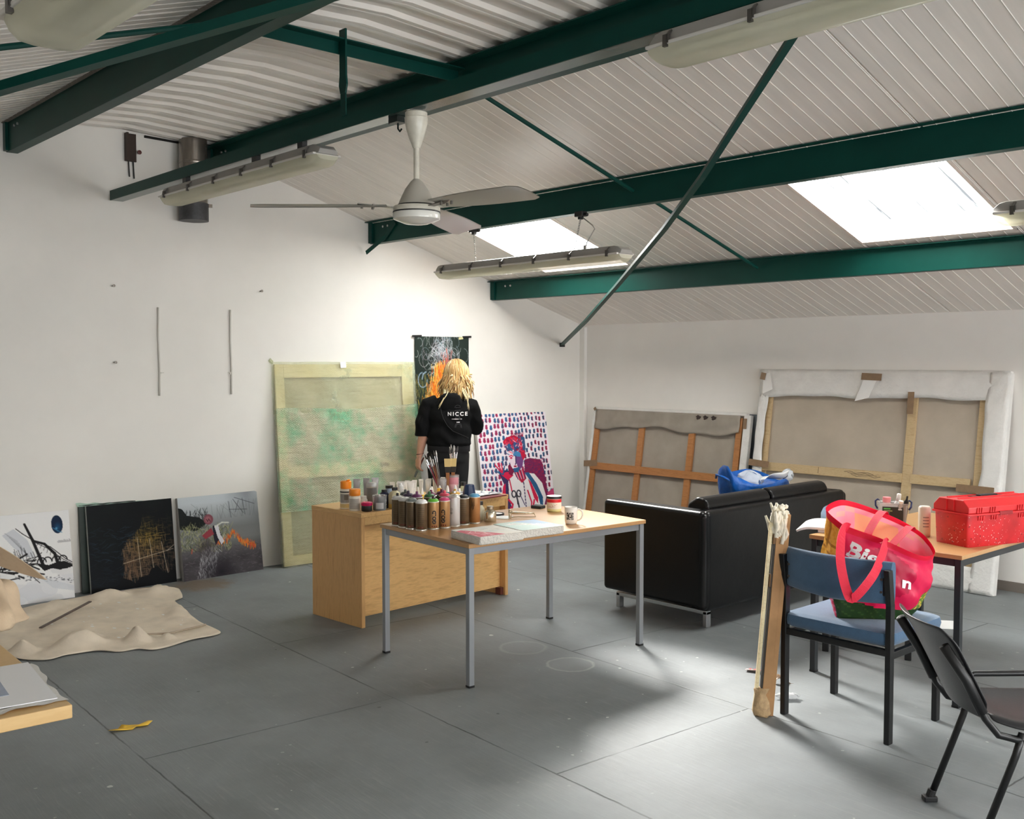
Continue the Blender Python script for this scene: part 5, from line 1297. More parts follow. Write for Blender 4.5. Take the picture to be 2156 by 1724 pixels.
# ------------------------------------------------------------------ crowded desk top
M_hdpe = mat('milky_plastic', (224, 218, 202), .35); M_lab = mat('label_grey', (150, 146, 140), .5); M_oran = pm('orange', (240, 140, 28), .4)
M_clear = mat_thin('clear_plastic', (214, 218, 220), .38, .12)
va = R(-47.9)
def label_patch(t, r, z0, z1, half, material, a0=0.0, name='label'):
    mb = MB(); n = 8
    for i in range(n):
        a, b = va + a0 - half + 2 * half * i / n, va + a0 - half + 2 * half * (i + 1) / n
        mb.add([Vector((r * math.cos(a), r * math.sin(a), z0)), Vector((r * math.cos(b), r * math.sin(b), z0)), Vector((r * math.cos(b), r * math.sin(b), z1)), Vector((r * math.cos(a), r * math.sin(a), z1))], [(0, 1, 2, 3)])
    return mb.build(name, material, t, smooth=True)
def bottle(name, label, cat, x, y, prof, body, capprof=None, cap=None, group=None, z=DZ, seg=22):
    t = thing(name, label, cat, (x, y, z), 0, group)
    mb = MB(); mb.lathe(prof, seg); mb.build('body', body, t, smooth=True, autos=45)
    if capprof: mb = MB(); mb.lathe(capprof, seg); mb.build('cap', cap, t, smooth=True, autos=45)
    return t
t = bottle('paint_bottle', 'tall white bottle with big orange cap at the desk corner', 'bottle', 1.755, -3.985, [(.034, 0), (.037, .006), (.037, .112), (.033, .124), (.029, .128)], M_hdpe, [(.034, .128), (.035, .132), (.035, .172), (.030, .176), (0, .176)], M_oran)
mb = MB(); mb.bar((.02, .0, .176), (.034, .0, .186), .02, .006); mb.build('flip_tab', M_oran, t)
label_patch(t, .0375, .04, .095, .9, M_lab); label_patch(t, .0376, .104, .112, 1.3, M_ink, name='dark_stripe'); label_patch(t, .0378, .058, .09, .35, mat('label_brown2', (110, 100, 86), .5), .3, 'printed_square'); label_patch(t, .0375, .008, .032, 1.2, pm('yellowish', (206, 180, 120)), 0, 'liquid_line')
t = bottle('paint_bottle', 'shorter bottle with orange cap, front of the tall orange-capped one', 'bottle', 1.872, -3.995, [(.034, 0), (.036, .006), (.036, .082), (.032, .092), (.029, .095)], M_hdpe, [(.034, .095), (.0355, .099), (.0355, .132), (.032, .136), (0, .136)], M_oran)
label_patch(t, .0365, .012, .078, 1.1, mat('label_pale', (190, 182, 170), .5))
for k in range(6): label_patch(t, .0368, .018 + k * .010, .021 + k * .010, .75, M_lab, .05, 'print_line')
t = bottle('paint_pot', 'small black pot with bright pink paint on its lid', 'pot', 1.945, -3.955, [(.030, 0), (.034, .005), (.034, .034), (.031, .038)], M_blk, [(.034, .036), (.036, .040), (.036, .054), (.031, .058), (0, .058)], mat('wet_pink', (206, 24, 92), .25, var=.25, vscale=60))
t = bottle('pill_bottle', 'plain white cap bottle tucked behind the pink-lidded pot', 'bottle', 1.80, -3.88, [(.022, 0), (.024, .004), (.024, .05), (.018, .058)], WH, [(.018, .058), (.018, .074), (0, .075)], WH)
t = bottle('paint_jar', 'clear plastic jar half full of black paint, heaped with caps', 'jar', 1.955, -3.865, [(.040, 0), (.043, .005), (.046, .088), (.0475, .09), (.0475, .094)], M_clear)
mb = MB(); mb.lathe([(.039, .002), (.0415, .006), (.043, .05), (0, .05)], 22); mb.build('black_paint', mat('wet_black', (16, 16, 20), .2), t, smooth=True)
label_patch(t, .0462, .012, .05, .55, mat('label_white2', (206, 204, 204), .5), .25)
for k in range(9):
    a = k * 2.1; rr = .012 + .02 * ((k * 5) % 3) / 2; z_ = DZ + .056 + .012 * (k // 3); x_, y_ = 1.955 + rr * math.cos(a), -3.865 + rr * math.sin(a)
    mb = MB(); mb.lathe([(.009, 0), (.010, .003), (.009, .028), (0, .029)], 12); c_ = ((38, 30, 34), (206, 202, 198), (120, 96, 100), (60, 56, 62), (230, 228, 224))[k % 5]
    tag(mb.build('bottle_cap', pm('capcol%d' % (k % 5), c_), None, (x_, y_, z_), (R(70 + 30 * math.sin(k)), R(20 * math.cos(k * 3)), a), smooth=True, autos=40), 'loose small cap heaped in the jar of black paint', 'cap', 'loose caps in the black paint jar')
bottle('paint_bottle', 'dark navy bottle squeezed between paint jar and yellowish bottle', 'bottle', 1.90, -3.79, [(.028, 0), (.030, .005), (.030, .09), (.02, .102)], pm('navy', (24, 30, 62)), [(.018, .102), (.018, .118), (0, .119)], M_blk)
t = bottle('medium_bottle', 'six-sided bottle of yellowish liquid with black cap', 'bottle', 1.965, -3.755, [(.036, 0), (.040, .006), (.041, .085), (.030, .105), (.016, .113), (.015, .118)], mat('yellow_medium', (226, 216, 178), .25, trans=.25), [(.018, .116), (.0185, .133), (.017, .135), (0, .135)], M_blk, seg=6)
mb = MB(); mb.lathe([(.038, .001), (.0402, .004), (.0405, .03)], 6); mb.build('settled_yellow', pm('lemon', (226, 200, 110)), t)
label_patch(t, .0372, .035, .085, .32, mat('label_cream', (232, 226, 206), .5), .1)
t = bottle('spray_bottle', 'clear pump bottle with black liquid at the bottom', 'bottle', 1.925, -3.68, [(.028, 0), (.031, .005), (.031, .098), (.018, .112), (.014, .116)], M_clear, [(.016, .114), (.017, .118), (.017, .136), (.010, .142), (.009, .152), (0, .153)], mat('white_pump', (224, 224, 222), .3))
mb = MB(); mb.lathe([(.0275, .002), (.030, .006), (.030, .034), (.012, .048), (0, .05)], 20); mb.build('black_liquid', mat('wet_black', (16, 16, 20), .2), t, smooth=True)
bottle('paint_jar', 'black-lidded jar with dark blue lid stem behind the pump bottle', 'jar', 1.77, -3.66, [(.022, 0), (.024, .004), (.024, .10), (.02, .104)], mat('pale_blue_plastic', (150, 164, 184), .3), [(.024, .104), (.025, .108), (.025, .122), (0, .123)], M_blk)
bottle('silver_pot', 'silver-lidded pot behind the heap of caps', 'pot', 1.60, -3.68, [(.034, 0), (.036, .004), (.036, .09), (.034, .094)], pm('grey_pot', (120, 120, 122)), [(.037, .094), (.038, .098), (.038, .118), (.030, .128), (0, .130)], mat('silver_lid', (188, 190, 190), .3, .5))
def tube_mesh(h, r, w):
    mb = MB(); n = 14; loops = []
    for k in range(7):
        q = k / 6; a = r * (1 - q) + w * q; b = r * (1 - q) ** .7 + .0012 * q; z = .018 + (h - .018) * q
        loops.append([Vector((a * math.cos(2 * PI * i / n), b * math.sin(2 * PI * i / n), z)) for i in range(n)])
    mb.loft(loops); mb.box((0, 0, h + .004), (2 * w, .003, .012)); body = mb.mesh('tube_body', True)
    mb = MB(); mb.lathe([(r * .8, 0), (r * .85, .002), (r * .8, .018), (0, .018)], 12); cap = mb.mesh('tube_cap', True)
    for me in (body, cap):
        try: me.set_sharp_from_angle(angle=R(40))
        except Exception: pass
    return body, cap
TM = {'big': tube_mesh(.135, .017, .024), 'std': tube_mesh(.105, .0125, .017)}
for k in TM.values(): k[1].materials.append(mat('white_cap', (222, 220, 214), .35))
_tm = {}
def paint_tube(x, y, kind, material, label, group=None, rz=0.0, tilt=0.0):
    t = thing('paint_tube', label, 'paint tube', (x, y, DZ), group=group, rot=(tilt, 0, rz))
    key = (kind, material.name)
    if key not in _tm:
        me = TM[kind][0].copy(); me.materials.clear(); me.materials.append(material); _tm[key] = me
    for nm, me in (('body', _tm[key]), ('cap', TM[kind][1])):
        o = bpy.data.objects.new(nm, me); COL.objects.link(o); o.parent = t
    return t
M_tubew = mat('white_tube', (236, 234, 228), .4, var=.03, vscale=60); M_tubeg = mat('grey_tube', (176, 174, 176), .35, .15, var=.1, vscale=50)
paint_tube(1.48, -3.72, 'big', M_tubeg, 'grey paint tube standing on its cap, left of three grey ones', rz=R(45))
paint_tube(1.49, -3.65, 'big', M_tubeg, 'grey paint tube standing on its cap, middle of three grey ones', rz=R(30))
paint_tube(1.50, -3.585, 'big', M_tubeg, 'grey paint tube standing on its cap, nearest the white tubes', rz=R(60))
paint_tube(1.80, -3.585, 'big', M_tubew, 'big white paint tube standing just behind the leftmost spray can', rz=R(42))
paint_tube(1.83, -3.53, 'big', M_tubew, 'big white paint tube standing right of its twin', rz=R(50))
k = 0
for i in range(8):
    for j in range(2):
        x, y = 1.58 + .05 * j + .008 * math.sin(i * 3), -3.50 + i * .062 + .02 * j
        if x > 1.66 and y > -3.1: continue
        paint_tube(x, y, 'std', M_tubew, 'white paint tube standing in the cluster behind the dropper bottles', 'white paint tubes on the desk', rz=R(45 + 25 * math.sin(i * 5 + j * 2)), tilt=R(4 * math.sin(i * 2.3)))
dr = [(1.80, -3.475, (214, 216, 70), 'dropper bottle of yellow-green ink, leftmost of the dropper bottles'), (1.815, -3.425, (232, 196, 60), 'dropper bottle of yellow ink, second of the dropper bottles'), (1.835, -3.37, (230, 150, 70), 'dropper bottle of orange ink among the dropper bottles'),
      (1.80, -3.33, (236, 214, 130), 'dropper bottle of pale yellow ink, middle of the dropper bottles'), (1.79, -3.255, (34, 74, 96), 'dropper bottle of dark blue ink among the dropper bottles'), (1.825, -3.215, (30, 110, 120), 'dropper bottle of teal ink, left of the last pair'), (1.855, -3.170, (28, 98, 112), 'dropper bottle of teal ink, rightmost of the dropper bottles'), (1.75, -3.41, (226, 226, 222), 'dropper bottle of white ink behind the yellow ones')]
for x, y, c_, lab in dr:
    t = bottle('ink_bottle', lab, 'ink bottle', x, y, [(.016, 0), (.0175, .003), (.0175, .040), (.012, .047), (.010, .049)], mat('ink_%d_%d_%d' % c_, c_, .3), [(.0125, .046), (.0125, .052), (.0115, .066), (.006, .086), (.004, .090), (0, .091)], mat('dropper_white', (240, 238, 232), .35))
bottle('ink_bottle', 'small bottle with a round yellow cap among the dropper bottles', 'ink bottle', 1.845, -3.30, [(.018, 0), (.019, .003), (.019, .035), (.015, .042)], pm('pinkish', (232, 206, 196)), [(.017, .042), (.018, .045), (.018, .075), (.014, .080), (0, .080)], pm('yolk', (242, 190, 74)))
# brush jars and brushes
t = bottle('brush_jar', 'tall clear jar with pink label holding the paint brushes', 'jar', 1.755, -3.11, [(.040, 0), (.043, .004), (.043, .15), (.041, .15), (.040, .006), (0, .005)], mat_thin('jar_plastic', (224, 214, 214), .34, .1))
label_patch(t, .0432, .085, .135, 1.2, mat('label_rose', (206, 130, 140), .5)); label_patch(t, .0434, .02, .088, .8, mat('label_rose2', (226, 176, 178), .5), .1)
mb = MB(); mb.lathe([(.030, 0), (.033, .004), (.035, .13), (.033, .13), (.031, .006), (0, .005)], 20); tag(mb.build('brush_pot', mat_thin('glass_pot', (200, 196, 200), .3, .08), None, (1.745, -3.20, DZ), smooth=True, autos=45), 'clear pot beside the pink-labelled jar, holding thin brushes', 'pot')
M_ferr = mat('ferrule', (206, 206, 208), .2, .8); M_bris = mat('hog_bristle', (216, 190, 130), .8, var=.1, vscale=200, stretch=(1, 1, .05))
def brush(base_, dirv, L_, r_, hcol, label, tip='round', group=None, br=None):
    t = thing('paint_brush', label, 'brush', base_, group=group)
    d = Vector(dirv).normalized(); p = lambda s: d * s
    mb = MB(); mb.tube([p(0), p(L_ * .3), p(L_ * .75)], [r_ * .5, r_, r_ * .8], 8); mb.build('handle', hcol, t, smooth=True)
    mb = MB(); mb.tube([p(L_ * .74), p(L_ * .88)], [r_ * .85, r_ * 1.05], 8); mb.build('ferrule', M_ferr, t, smooth=True, autos=40)
    mb = MB(); mb.tube([p(L_ * .875), p(L_ * .93), p(L_)], [r_ * 1.05, r_ * 1.25 if tip == 'round' else r_ * 1.5, r_ * .35], 8); mb.build('bristles', br or M_bris, t, smooth=True)
    return t
hc = [mat('handle_%d' % i, c_, .4) for i, c_ in enumerate(((120, 60, 36), (150, 96, 52), (40, 36, 38), (150, 44, 60), (96, 92, 92), (170, 160, 150)))]
bcs = [mat('dirty_bristle', (96, 90, 88), .8), mat('white_bristle', (220, 218, 214), .7), mat('black_bristle', (30, 28, 30), .8)]
rb = np.random.default_rng(14)
cr2 = Vector((.6709, .7415, 0)); cf2 = Vector((-.7415, .6709, 0))
for i in range(13):
    a = (i - 6) / 6.0; b0 = Vector((1.755, -3.11, DZ + .012)) + cr2 * (-.012 * a); d = cr2 * (a * .12 + rb.normal() * .02) + cf2 * (rb.normal() * .08) + Vector((0, 0, 1))
    brush(b0, d, .28 + rb.random() * .07, .004 + .0015 * rb.random(), hc[i % 6], 'thin paint brush standing in the pink-labelled jar', group='thin brushes in the labelled jar', br=bcs[i % 3])
for i in range(7):
    a = (i - 3) / 3.0; b0 = Vector((1.745, -3.20, DZ + .012)); d = cr2 * (-.30 + a * .17) + cf2 * (rb.normal() * .06) + Vector((0, 0, 1))
    brush(b0, d, .27 + rb.random() * .05, .0042, hc[(i * 5 + 4) % 6], 'thin paint brush fanning left out of the clear pot', group='thin brushes in the clear pot', br=bcs[(i + 1) % 3])
def wide_brush(base_, d, label):
    t = thing('flat_brush', label, 'brush', base_); d = Vector(d).normalized(); M = frame((0, 0, 0), cr2, d)
    def seg_(z0, z1, w0, w1, th, nm, m_):
        mb = MB(); mb.loft([[M @ Vector((sx * w, z, sy * th)) for sx, sy in ((-1, -1), (1, -1), (1, 1), (-1, 1))] for z, w in ((z0, w0), (z1, w1))]); mb.build(nm, m_, t, bevel=.0015)
    seg_(0, .15, .006, .013, .006, 'handle', hc[1]); seg_(.15, .19, .017, .021, .009, 'ferrule', mat('dark_ferrule', (60, 56, 52), .4, .5)); seg_(.19, .245, .021, .024, .010, 'bristles', M_bris)
    return t
wide_brush((1.775, -3.125, DZ + .02), cr2 * .02 + Vector((0, 0, 1)), 'wide cream-bristled brush in the jar, the right-hand one')
wide_brush((1.765, -3.165, DZ + .02), cr2 * -.13 + Vector((0, 0, 1)), 'wide cream-bristled brush between jar and pot, the left-hand one')
# papers, cups at the right of the desk
A = Art(90, 80, (232, 230, 228)); r2 = np.random.default_rng(41)
for k in range(90): x, y = r2.random(2); A.line([(x, y), (x + .08 * r2.normal(), y + .05 * r2.normal()), (x + .1 * r2.normal(), y)], .012, [(40, 38, 42), (120, 116, 120), (60, 70, 110), (160, 150, 150), (236, 234, 230)][r2.integers(5)], .8)
t = thing('paint_rag_paper', 'scribbled black and white paper on the right end of the desk', 'paper', (1.94, -3.06, DZ), R(93.5))
mb = MB(); mb.box((.12, .19, .004), (.25, .39, .008)); mb.build('sheet_stack', mat('paper_white', (240, 240, 238), .6), t)
A.face('marked_sheet', .25, .39, t, M_art, .0095, wavy=lambda u, v: .006 * np.sin(u * 7) * np.sin(v * 6)).location = (-.005, -.005, .004)
mb = MB(); mb.box((0, 0, .004), (.10, .27, .008)); tag(mb.build('magazine', mat('dark_red_cover', (120, 34, 40), .4), None, (1.955, -2.955, DZ), (0, 0, R(8)), bevel=.002), 'dark red booklet at the front right edge of the desk', 'booklet')
t = bottle('ink_bottle', 'pale bottle with a broad black cap on the scribbled paper', 'ink bottle', 1.70, -2.97, [(.020, 0), (.022, .003), (.022, .03), (.016, .038)], pm('lemon2', (216, 214, 170)), [(.0195, .038), (.020, .041), (.020, .064), (0, .065)], M_blk, z=DZ + .020)
mb = MB(); mb.lathe([(.048, 0), (.047, .003), (.034, .075), (.030, .078), (0, .079)], 8); tag(mb.build('plastic_cap', mat('navy_plastic', (20, 46, 84), .25), None, (1.90, -3.085, DZ + .016), bevel=.003), 'upturned navy blue plastic cap behind the blue-domed can', 'cap')
# ------------------------------------------------------------------ the painter (local x = her right, y = the wall she faces)
pb = Vector((.43, -2.09, 0)); prz = math.atan2(.7415, .6709)
person = thing('person', 'person with blond hair in black hoodie painting at the wall, back turned', 'person', pb, prz)
M_skin = mat('skin', (214, 160, 134), .5, var=.04, vscale=20)
def fuse(name, mb, material, voxel, smooth_it, parent, factor=.5):
    o = mb.build(name, material, parent)
    md = o.modifiers.new('r', 'REMESH'); md.mode = 'VOXEL'; md.voxel_size = voxel; md.use_smooth_shade = True
    md = o.modifiers.new('s', 'SMOOTH'); md.iterations = smooth_it; md.factor = factor
    bake(o); o.data.polygons.foreach_set('use_smooth', [True] * len(o.data.polygons)); return o
def ring(cx, cy, cz, rx, ry, n=20, tilt=0.0, p=2.4):
    out = []
    for k in range(n):
        a = 2 * PI * k / n; c, s_ = math.cos(a), math.sin(a); x = rx * math.copysign(abs(c) ** (2 / p), c); y = ry * math.copysign(abs(s_) ** (2 / p), s_)
        out.append(Vector((cx + x, cy + y, cz + tilt * y)))
    return out
mb = MB()
mb.loft([ring(*q) for q in ((-.01, 0, .80, .15, .10), (-.01, 0, .90, .165, .115), (0, 0, 1.02, .13, .095), (.01, .0, 1.16, .145, .105), (.015, 0, 1.27, .155, .095), (.02, .005, 1.325, .10, .075), (.028, .015, 1.37, .055, .055), (.04, .03, 1.45, .05, .052))])
# head bent forward and a little to the right
H0 = Vector((.065, .06, 1.535))
mb.loft([[H0 + Vector((x * w, y * d + off, z)) for x, y in [(math.cos(a), math.sin(a)) for a in np.linspace(0, 2 * PI, 21)[:-1]]] for z, w, d, off in ((-.125, .025, .03, .045), (-.10, .048, .06, .03), (-.06, .064, .082, .012), (-.01, .073, .094, .0), (.04, .075, .097, -.005), (.08, .062, .080, -.008), (.105, .034, .045, -.01), (.113, .006, .008, -.01))])
mb.tube([H0 + Vector((0, .088, .012)), H0 + Vector((0, .108, -.022)), H0 + Vector((0, .098, -.034))], [.009, .013, .010], 10)
for s_ in (-1, 1): mb.tube([H0 + Vector((s_ * .070, -.005, .018)), H0 + Vector((s_ * .084, -.012, .006)), H0 + Vector((s_ * .074, -.004, -.030))], [.009, .013, .008], 8)
# arms
shL, elL, wrL = Vector((-.155, 0, 1.285)), Vector((-.212, -.02, 1.035)), Vector((-.256, .03, .828))
mb.tube([shL, shL.lerp(elL, .5), elL, elL.lerp(wrL, .3), elL.lerp(wrL, .75), wrL], [.055, .048, .042, .041, .031, .026], 14)
shR, elR, wrR = Vector((.175, 0, 1.275)), Vector((.225, .10, 1.07)), Vector((.13, .315, 1.15))
mb.tube([shR, shR.lerp(elR, .5), elR, elR.lerp(wrR, .4), wrR], [.055, .047, .042, .036, .026], 14)
def hand(w, d, palmn, thumb_side, curl):
    """palm plus five separate curled fingers; d = pointing direction, palmn = palm normal"""
    d = d.normalized(); n_ = (palmn - d * palmn.dot(d)).normalized(); s_ = d.cross(n_) * thumb_side
    L_ = .085
    mb.loft([[w + d * t_ + s_ * (a * wd) + n_ * (b * th) for a, b in [(math.cos(q), math.sin(q)) for q in np.linspace(0, 2 * PI, 13)[:-1]]] for t_, wd, th in ((-.012, .024, .020), (.015, .030, .017), (.05, .040, .016), (L_, .038, .013))])
    for i, (o_, ln) in enumerate(((.030, .070), (.010, .078), (-.011, .073), (-.030, .058))):
        p = w + d * (L_ - .006) + s_ * o_; dd = d.copy(); pts = [p]
        for k, f in enumerate((.45, .32, .23)):
            a = curl * (.8, 1.1, .9)[k]; dd = (dd * math.cos(a) + n_ * math.sin(a)).normalized(); nn = n_
            pts.append(pts[-1] + dd * ln * f)
            n2 = (n_ - dd * n_.dot(dd))
        mb.tube(pts, [.0092, .0088, .008, .0062], 8)
    p = w + d * .028 + s_ * .030; pts = [p, p + d * .022 + s_ * .022 + n_ * .012, p + d * .050 + s_ * .020 + n_ * .030, p + d * .066 + s_ * .006 + n_ * .040]
    mb.tube(pts, [.0125, .0112, .0098, .0066], 8)
dL = Vector((-.16, .10, -1)); hand(wrL, dL, Vector((.75, .55, .1)), -1, .75)
dR = Vector((-.5, .8, .35)); hand(wrR, dR, Vector((-.4, -.2, -.8)), 1, .6)
# legs
for s_ in (-1, 1):
    hx = -.005 + s_ * .088
    mb.tube([(hx, 0, .86), (hx + s_ * .004, .005, .68), (hx + s_ * .006, .012, .48), (hx + s_ * .008, -.012, .33), (hx + s_ * .008, -.005, .10)], [.088, .076, .054, .050, .034], 16)
    mb.tube([(hx + s_ * .008, -.03, .045), (hx + s_ * .014, .06, .045), (hx + s_ * .02, .15, .03)], [.036, .036, .026], 12)
fuse('body', mb, M_skin, .0055, 3, person)
for s_ in (-1, 1):
    mb = MB(); mb.lathe([(0, -.011), (.008, -.006), (.011, 0), (.008, .006), (0, .011)], 12, H0 + Vector((s_ * .030, .082, .022))); mb.build('eye', mat('eye_white', (232, 230, 226), .2), person, smooth=True)
mb = MB(); mb.tube([H0 + Vector((x, .098 - abs(x) * .5, -.062 + .0)) for x in (-.024, -.012, 0, .012, .024)], [.002, .005, .004, .005, .002], 8); mb.build('mouth', mat('lips', (176, 96, 92), .4), person, smooth=True)
# hoodie
M_hood = mat('black_fleece', (10, 10, 11), .92, bump=.25, bscale=180, spec=.2, sheen=.0)
mb = MB()
mb.loft([ring(*q) for q in ((0, 0, .888, .176, .128), (0, 0, .905, .180, .132), (0, 0, .93, .181, .134), (.003, -.004, .955, .196, .148), (.008, -.004, 1.03, .186, .142), (.012, -.006, 1.13, .178, .138), (.016, -.006, 1.22, .188, .140), (.018, -.002, 1.285, .178, .122), (.02, .004, 1.325, .130, .098), (.026, .01, 1.36, .085, .080), (.032, .012, 1.385, .066, .066))])
mb.tube([Vector((-.10, 0, 1.285)), shL + Vector((-.012, 0, -.01)), shL.lerp(elL, .45) + Vector((-.02, 0, 0)), elL + Vector((-.012, 0, .03)), elL + Vector((-.012, .0, -.022))], [.085, .080, .074, .068, .060], 18)
mb.tube([Vector((.12, 0, 1.275)), shR + Vector((.012, -.005, -.01)), shR.lerp(elR, .5) + Vector((.014, -.008, 0)), elR + Vector((.006, 0, 0)), elR.lerp(wrR, .45), elR.lerp(wrR, .85)], [.085, .080, .074, .067, .056, .044], 18)
hoodie = fuse('hoodie', mb, M_hood, .010, 5, person)
# cloth folds pushed into the fleece
for v in hoodie.data.vertices:
    c = v.co; f = .006 * math.sin(c.z * 46 + c.x * 22 + math.sin(c.x * 30)) * max(0, min(1, (1.32 - c.z) * 6)) * (1 if c.z > .95 else 0)
    rad = Vector((c.x, c.y, 0)); 
    if rad.length > .02: v.co += rad.normalized() * f
mb = MB()
mb.loft([[Vector((.028 + r_ * math.cos(a) * 1.12, .0 + r_ * math.sin(a), z + .028 * max(0, math.sin(a)) - .035 * max(0, -math.sin(a)) * dz)) for a in np.linspace(0, 2 * PI, 25)[:-1]] for r_, z, dz in ((.080, 1.335, .8), (.106, 1.335, 1.0), (.112, 1.36, .8), (.100, 1.392, .4), (.084, 1.40, .2), (.070, 1.385, .2), (.068, 1.35, .4))], cap=(False, False))
mb.loft([ring(.022, -.105, z, rx, ry, 16) for z, rx, ry in ((1.18, .02, .012), (1.20, .065, .026), (1.25, .098, .036), (1.31, .104, .040), (1.36, .085, .035), (1.385, .05, .02))])
hood = fuse('hood', mb, M_hood, .010, 4, person)
# hem ribbing
mb = MB(); mb.loft([ring(0, 0, z, rx, ry, 40) for z, rx, ry in ((.880, .178, .130), (.884, .183, .135), (.938, .184, .137), (.942, .178, .131))], cap=(False, False)); mb.build('hem_band', mat('rib_knit', (20, 18, 20), .9, bump=.4, bscale=300), person, smooth=True)
# printing on the back, laid on to the cloth
M_print = mat('white_print', (236, 232, 230), .6); M_gprint = mat('grey_print', (88, 86, 88), .7); M_fold = mat('grey_seam', (40, 40, 42), .8)
bvh = BVHTree.FromPolygons([v.co for v in hoodie.data.vertices], [p.vertices for p in hoodie.data.polygons])
bvh2 = BVHTree.FromPolygons([v.co for v in hood.data.vertices], [p.vertices for p in hood.data.polygons])
def onback(x, z, off=.0025):
    hs = [b.ray_cast(Vector((x, -.6, z)), Vector((0, 1, 0)))[0] for b in (bvh, bvh2)]; ys = [h.y for h in hs if h is not None]
    return Vector((x, (min(ys) if ys else -.13) - off, z))
def backtext(s, cx, cz, size, bold, spacing, material, name):
    flat_text(name, s, size, material, person, None, bold=bold, spacing=spacing, warp=lambda c: onback(cx + c.x, cz + c.y))
backtext('NICCE', .083, 1.208, .044, .0014, 1.42, M_print, 'lettering')
def backline(pts, w, material, name, closed=False):
    mb = MB(); P_ = []
    for i in range(len(pts) - 1):
        for k in range(4): P_.append(onback(*(Vector((*pts[i], 0)).lerp(Vector((*pts[i + 1], 0)), k / 4.0)).xy, off=.001))
    P_.append(onback(*pts[-1], off=.001)); mb.tube(P_, w, 5); mb.build(name, material, person, smooth=True)
mb = MB()
for x0, x1, z0, z1 in ((.036, .043, 1.163, 1.169), (.046, .056, 1.163, 1.169), (.058, .088, 1.162, 1.170), (.092, .098, 1.163, 1.169), (.106, .120, 1.163, 1.169), (.076, .083, 1.136, 1.143), (.085, .102, 1.136, 1.143)):
    mb.add([onback(x0, z0), onback(x1, z0), onback(x1, z1), onback(x0, z1)], [(0, 1, 2, 3)])
mb.build('small_print', M_print, person)
backline([(.06, 1.262), (.066, 1.275), (.078, 1.283), (.09, 1.283), (.105, 1.275), (.108, 1.262), (.06, 1.262)], .0009, M_gprint, 'print_outline')
backline([(.062, 1.232), (.064, 1.240), (.104, 1.240), (.106, 1.232)], .0009, M_gprint, 'print_outline')
for r_ in (.020, .028): backline([(.09 + r_ * math.cos(a), 1.100 + r_ * 1.2 * math.sin(a)) for a in np.linspace(-.3, PI + .2, 12)], .0009, M_gprint, 'print_outline')
for r_ in (.016, .022): backline([(.085 + r_ * math.cos(a), 1.170 + r_ * math.sin(a)) for a in np.linspace(0, PI, 10)], .0008, M_gprint, 'print_outline')
backline([(-.062, 1.30), (-.058, 1.24), (-.035, 1.17), (.0, 1.11), (.045, 1.065), (.09, 1.045), (.15, 1.015), (.172, 1.0)], .0022, M_fold, 'bag_strap')  # thin dark grey seam line laid across the back
# trousers and shoes
mb = MB(); mb.loft([ring(*q) for q in ((0, 0, .80, .172, .120), (0, 0, .86, .176, .126), (0, 0, .92, .168, .118))])
for s_ in (-1, 1):
    hx = -.005 + s_ * .088
    mb.tube([(hx, 0, .86), (hx + s_ * .002, .003, .72), (hx + s_ * .004, .010, .50), (hx + s_ * .006, -.004, .32), (hx + s_ * .006, .0, .075)], [.096, .088, .068, .060, .052], 18)
fuse('trousers', mb, mat('black_denim', (12, 12, 13), .85), .011, 4, person)
for s_ in (-1, 1):
    hx = -.005 + s_ * .1
    mb = MB(); mb.tube([(hx, -.045, .05), (hx, .02, .06), (hx + s_ * .008, .10, .05), (hx + s_ * .014, .175, .035)], [.044, .050, .046, .034], 14); fuse('shoe', mb, mat('black_shoe', (22, 22, 24), .5), .008, 3, person)
mb = MB(); q0 = wrL + Vector((.008, -.004, .030)); mb.tube([q0 + Vector((.031 * math.cos(a), .031 * math.sin(a), .006 * math.cos(a))) for a in np.linspace(0, 2 * PI, 21)[:-1]], .0035, 6, closed=True); mb.build('bracelet', mat('dark_red_cord', (74, 22, 26), .6), person, smooth=True)
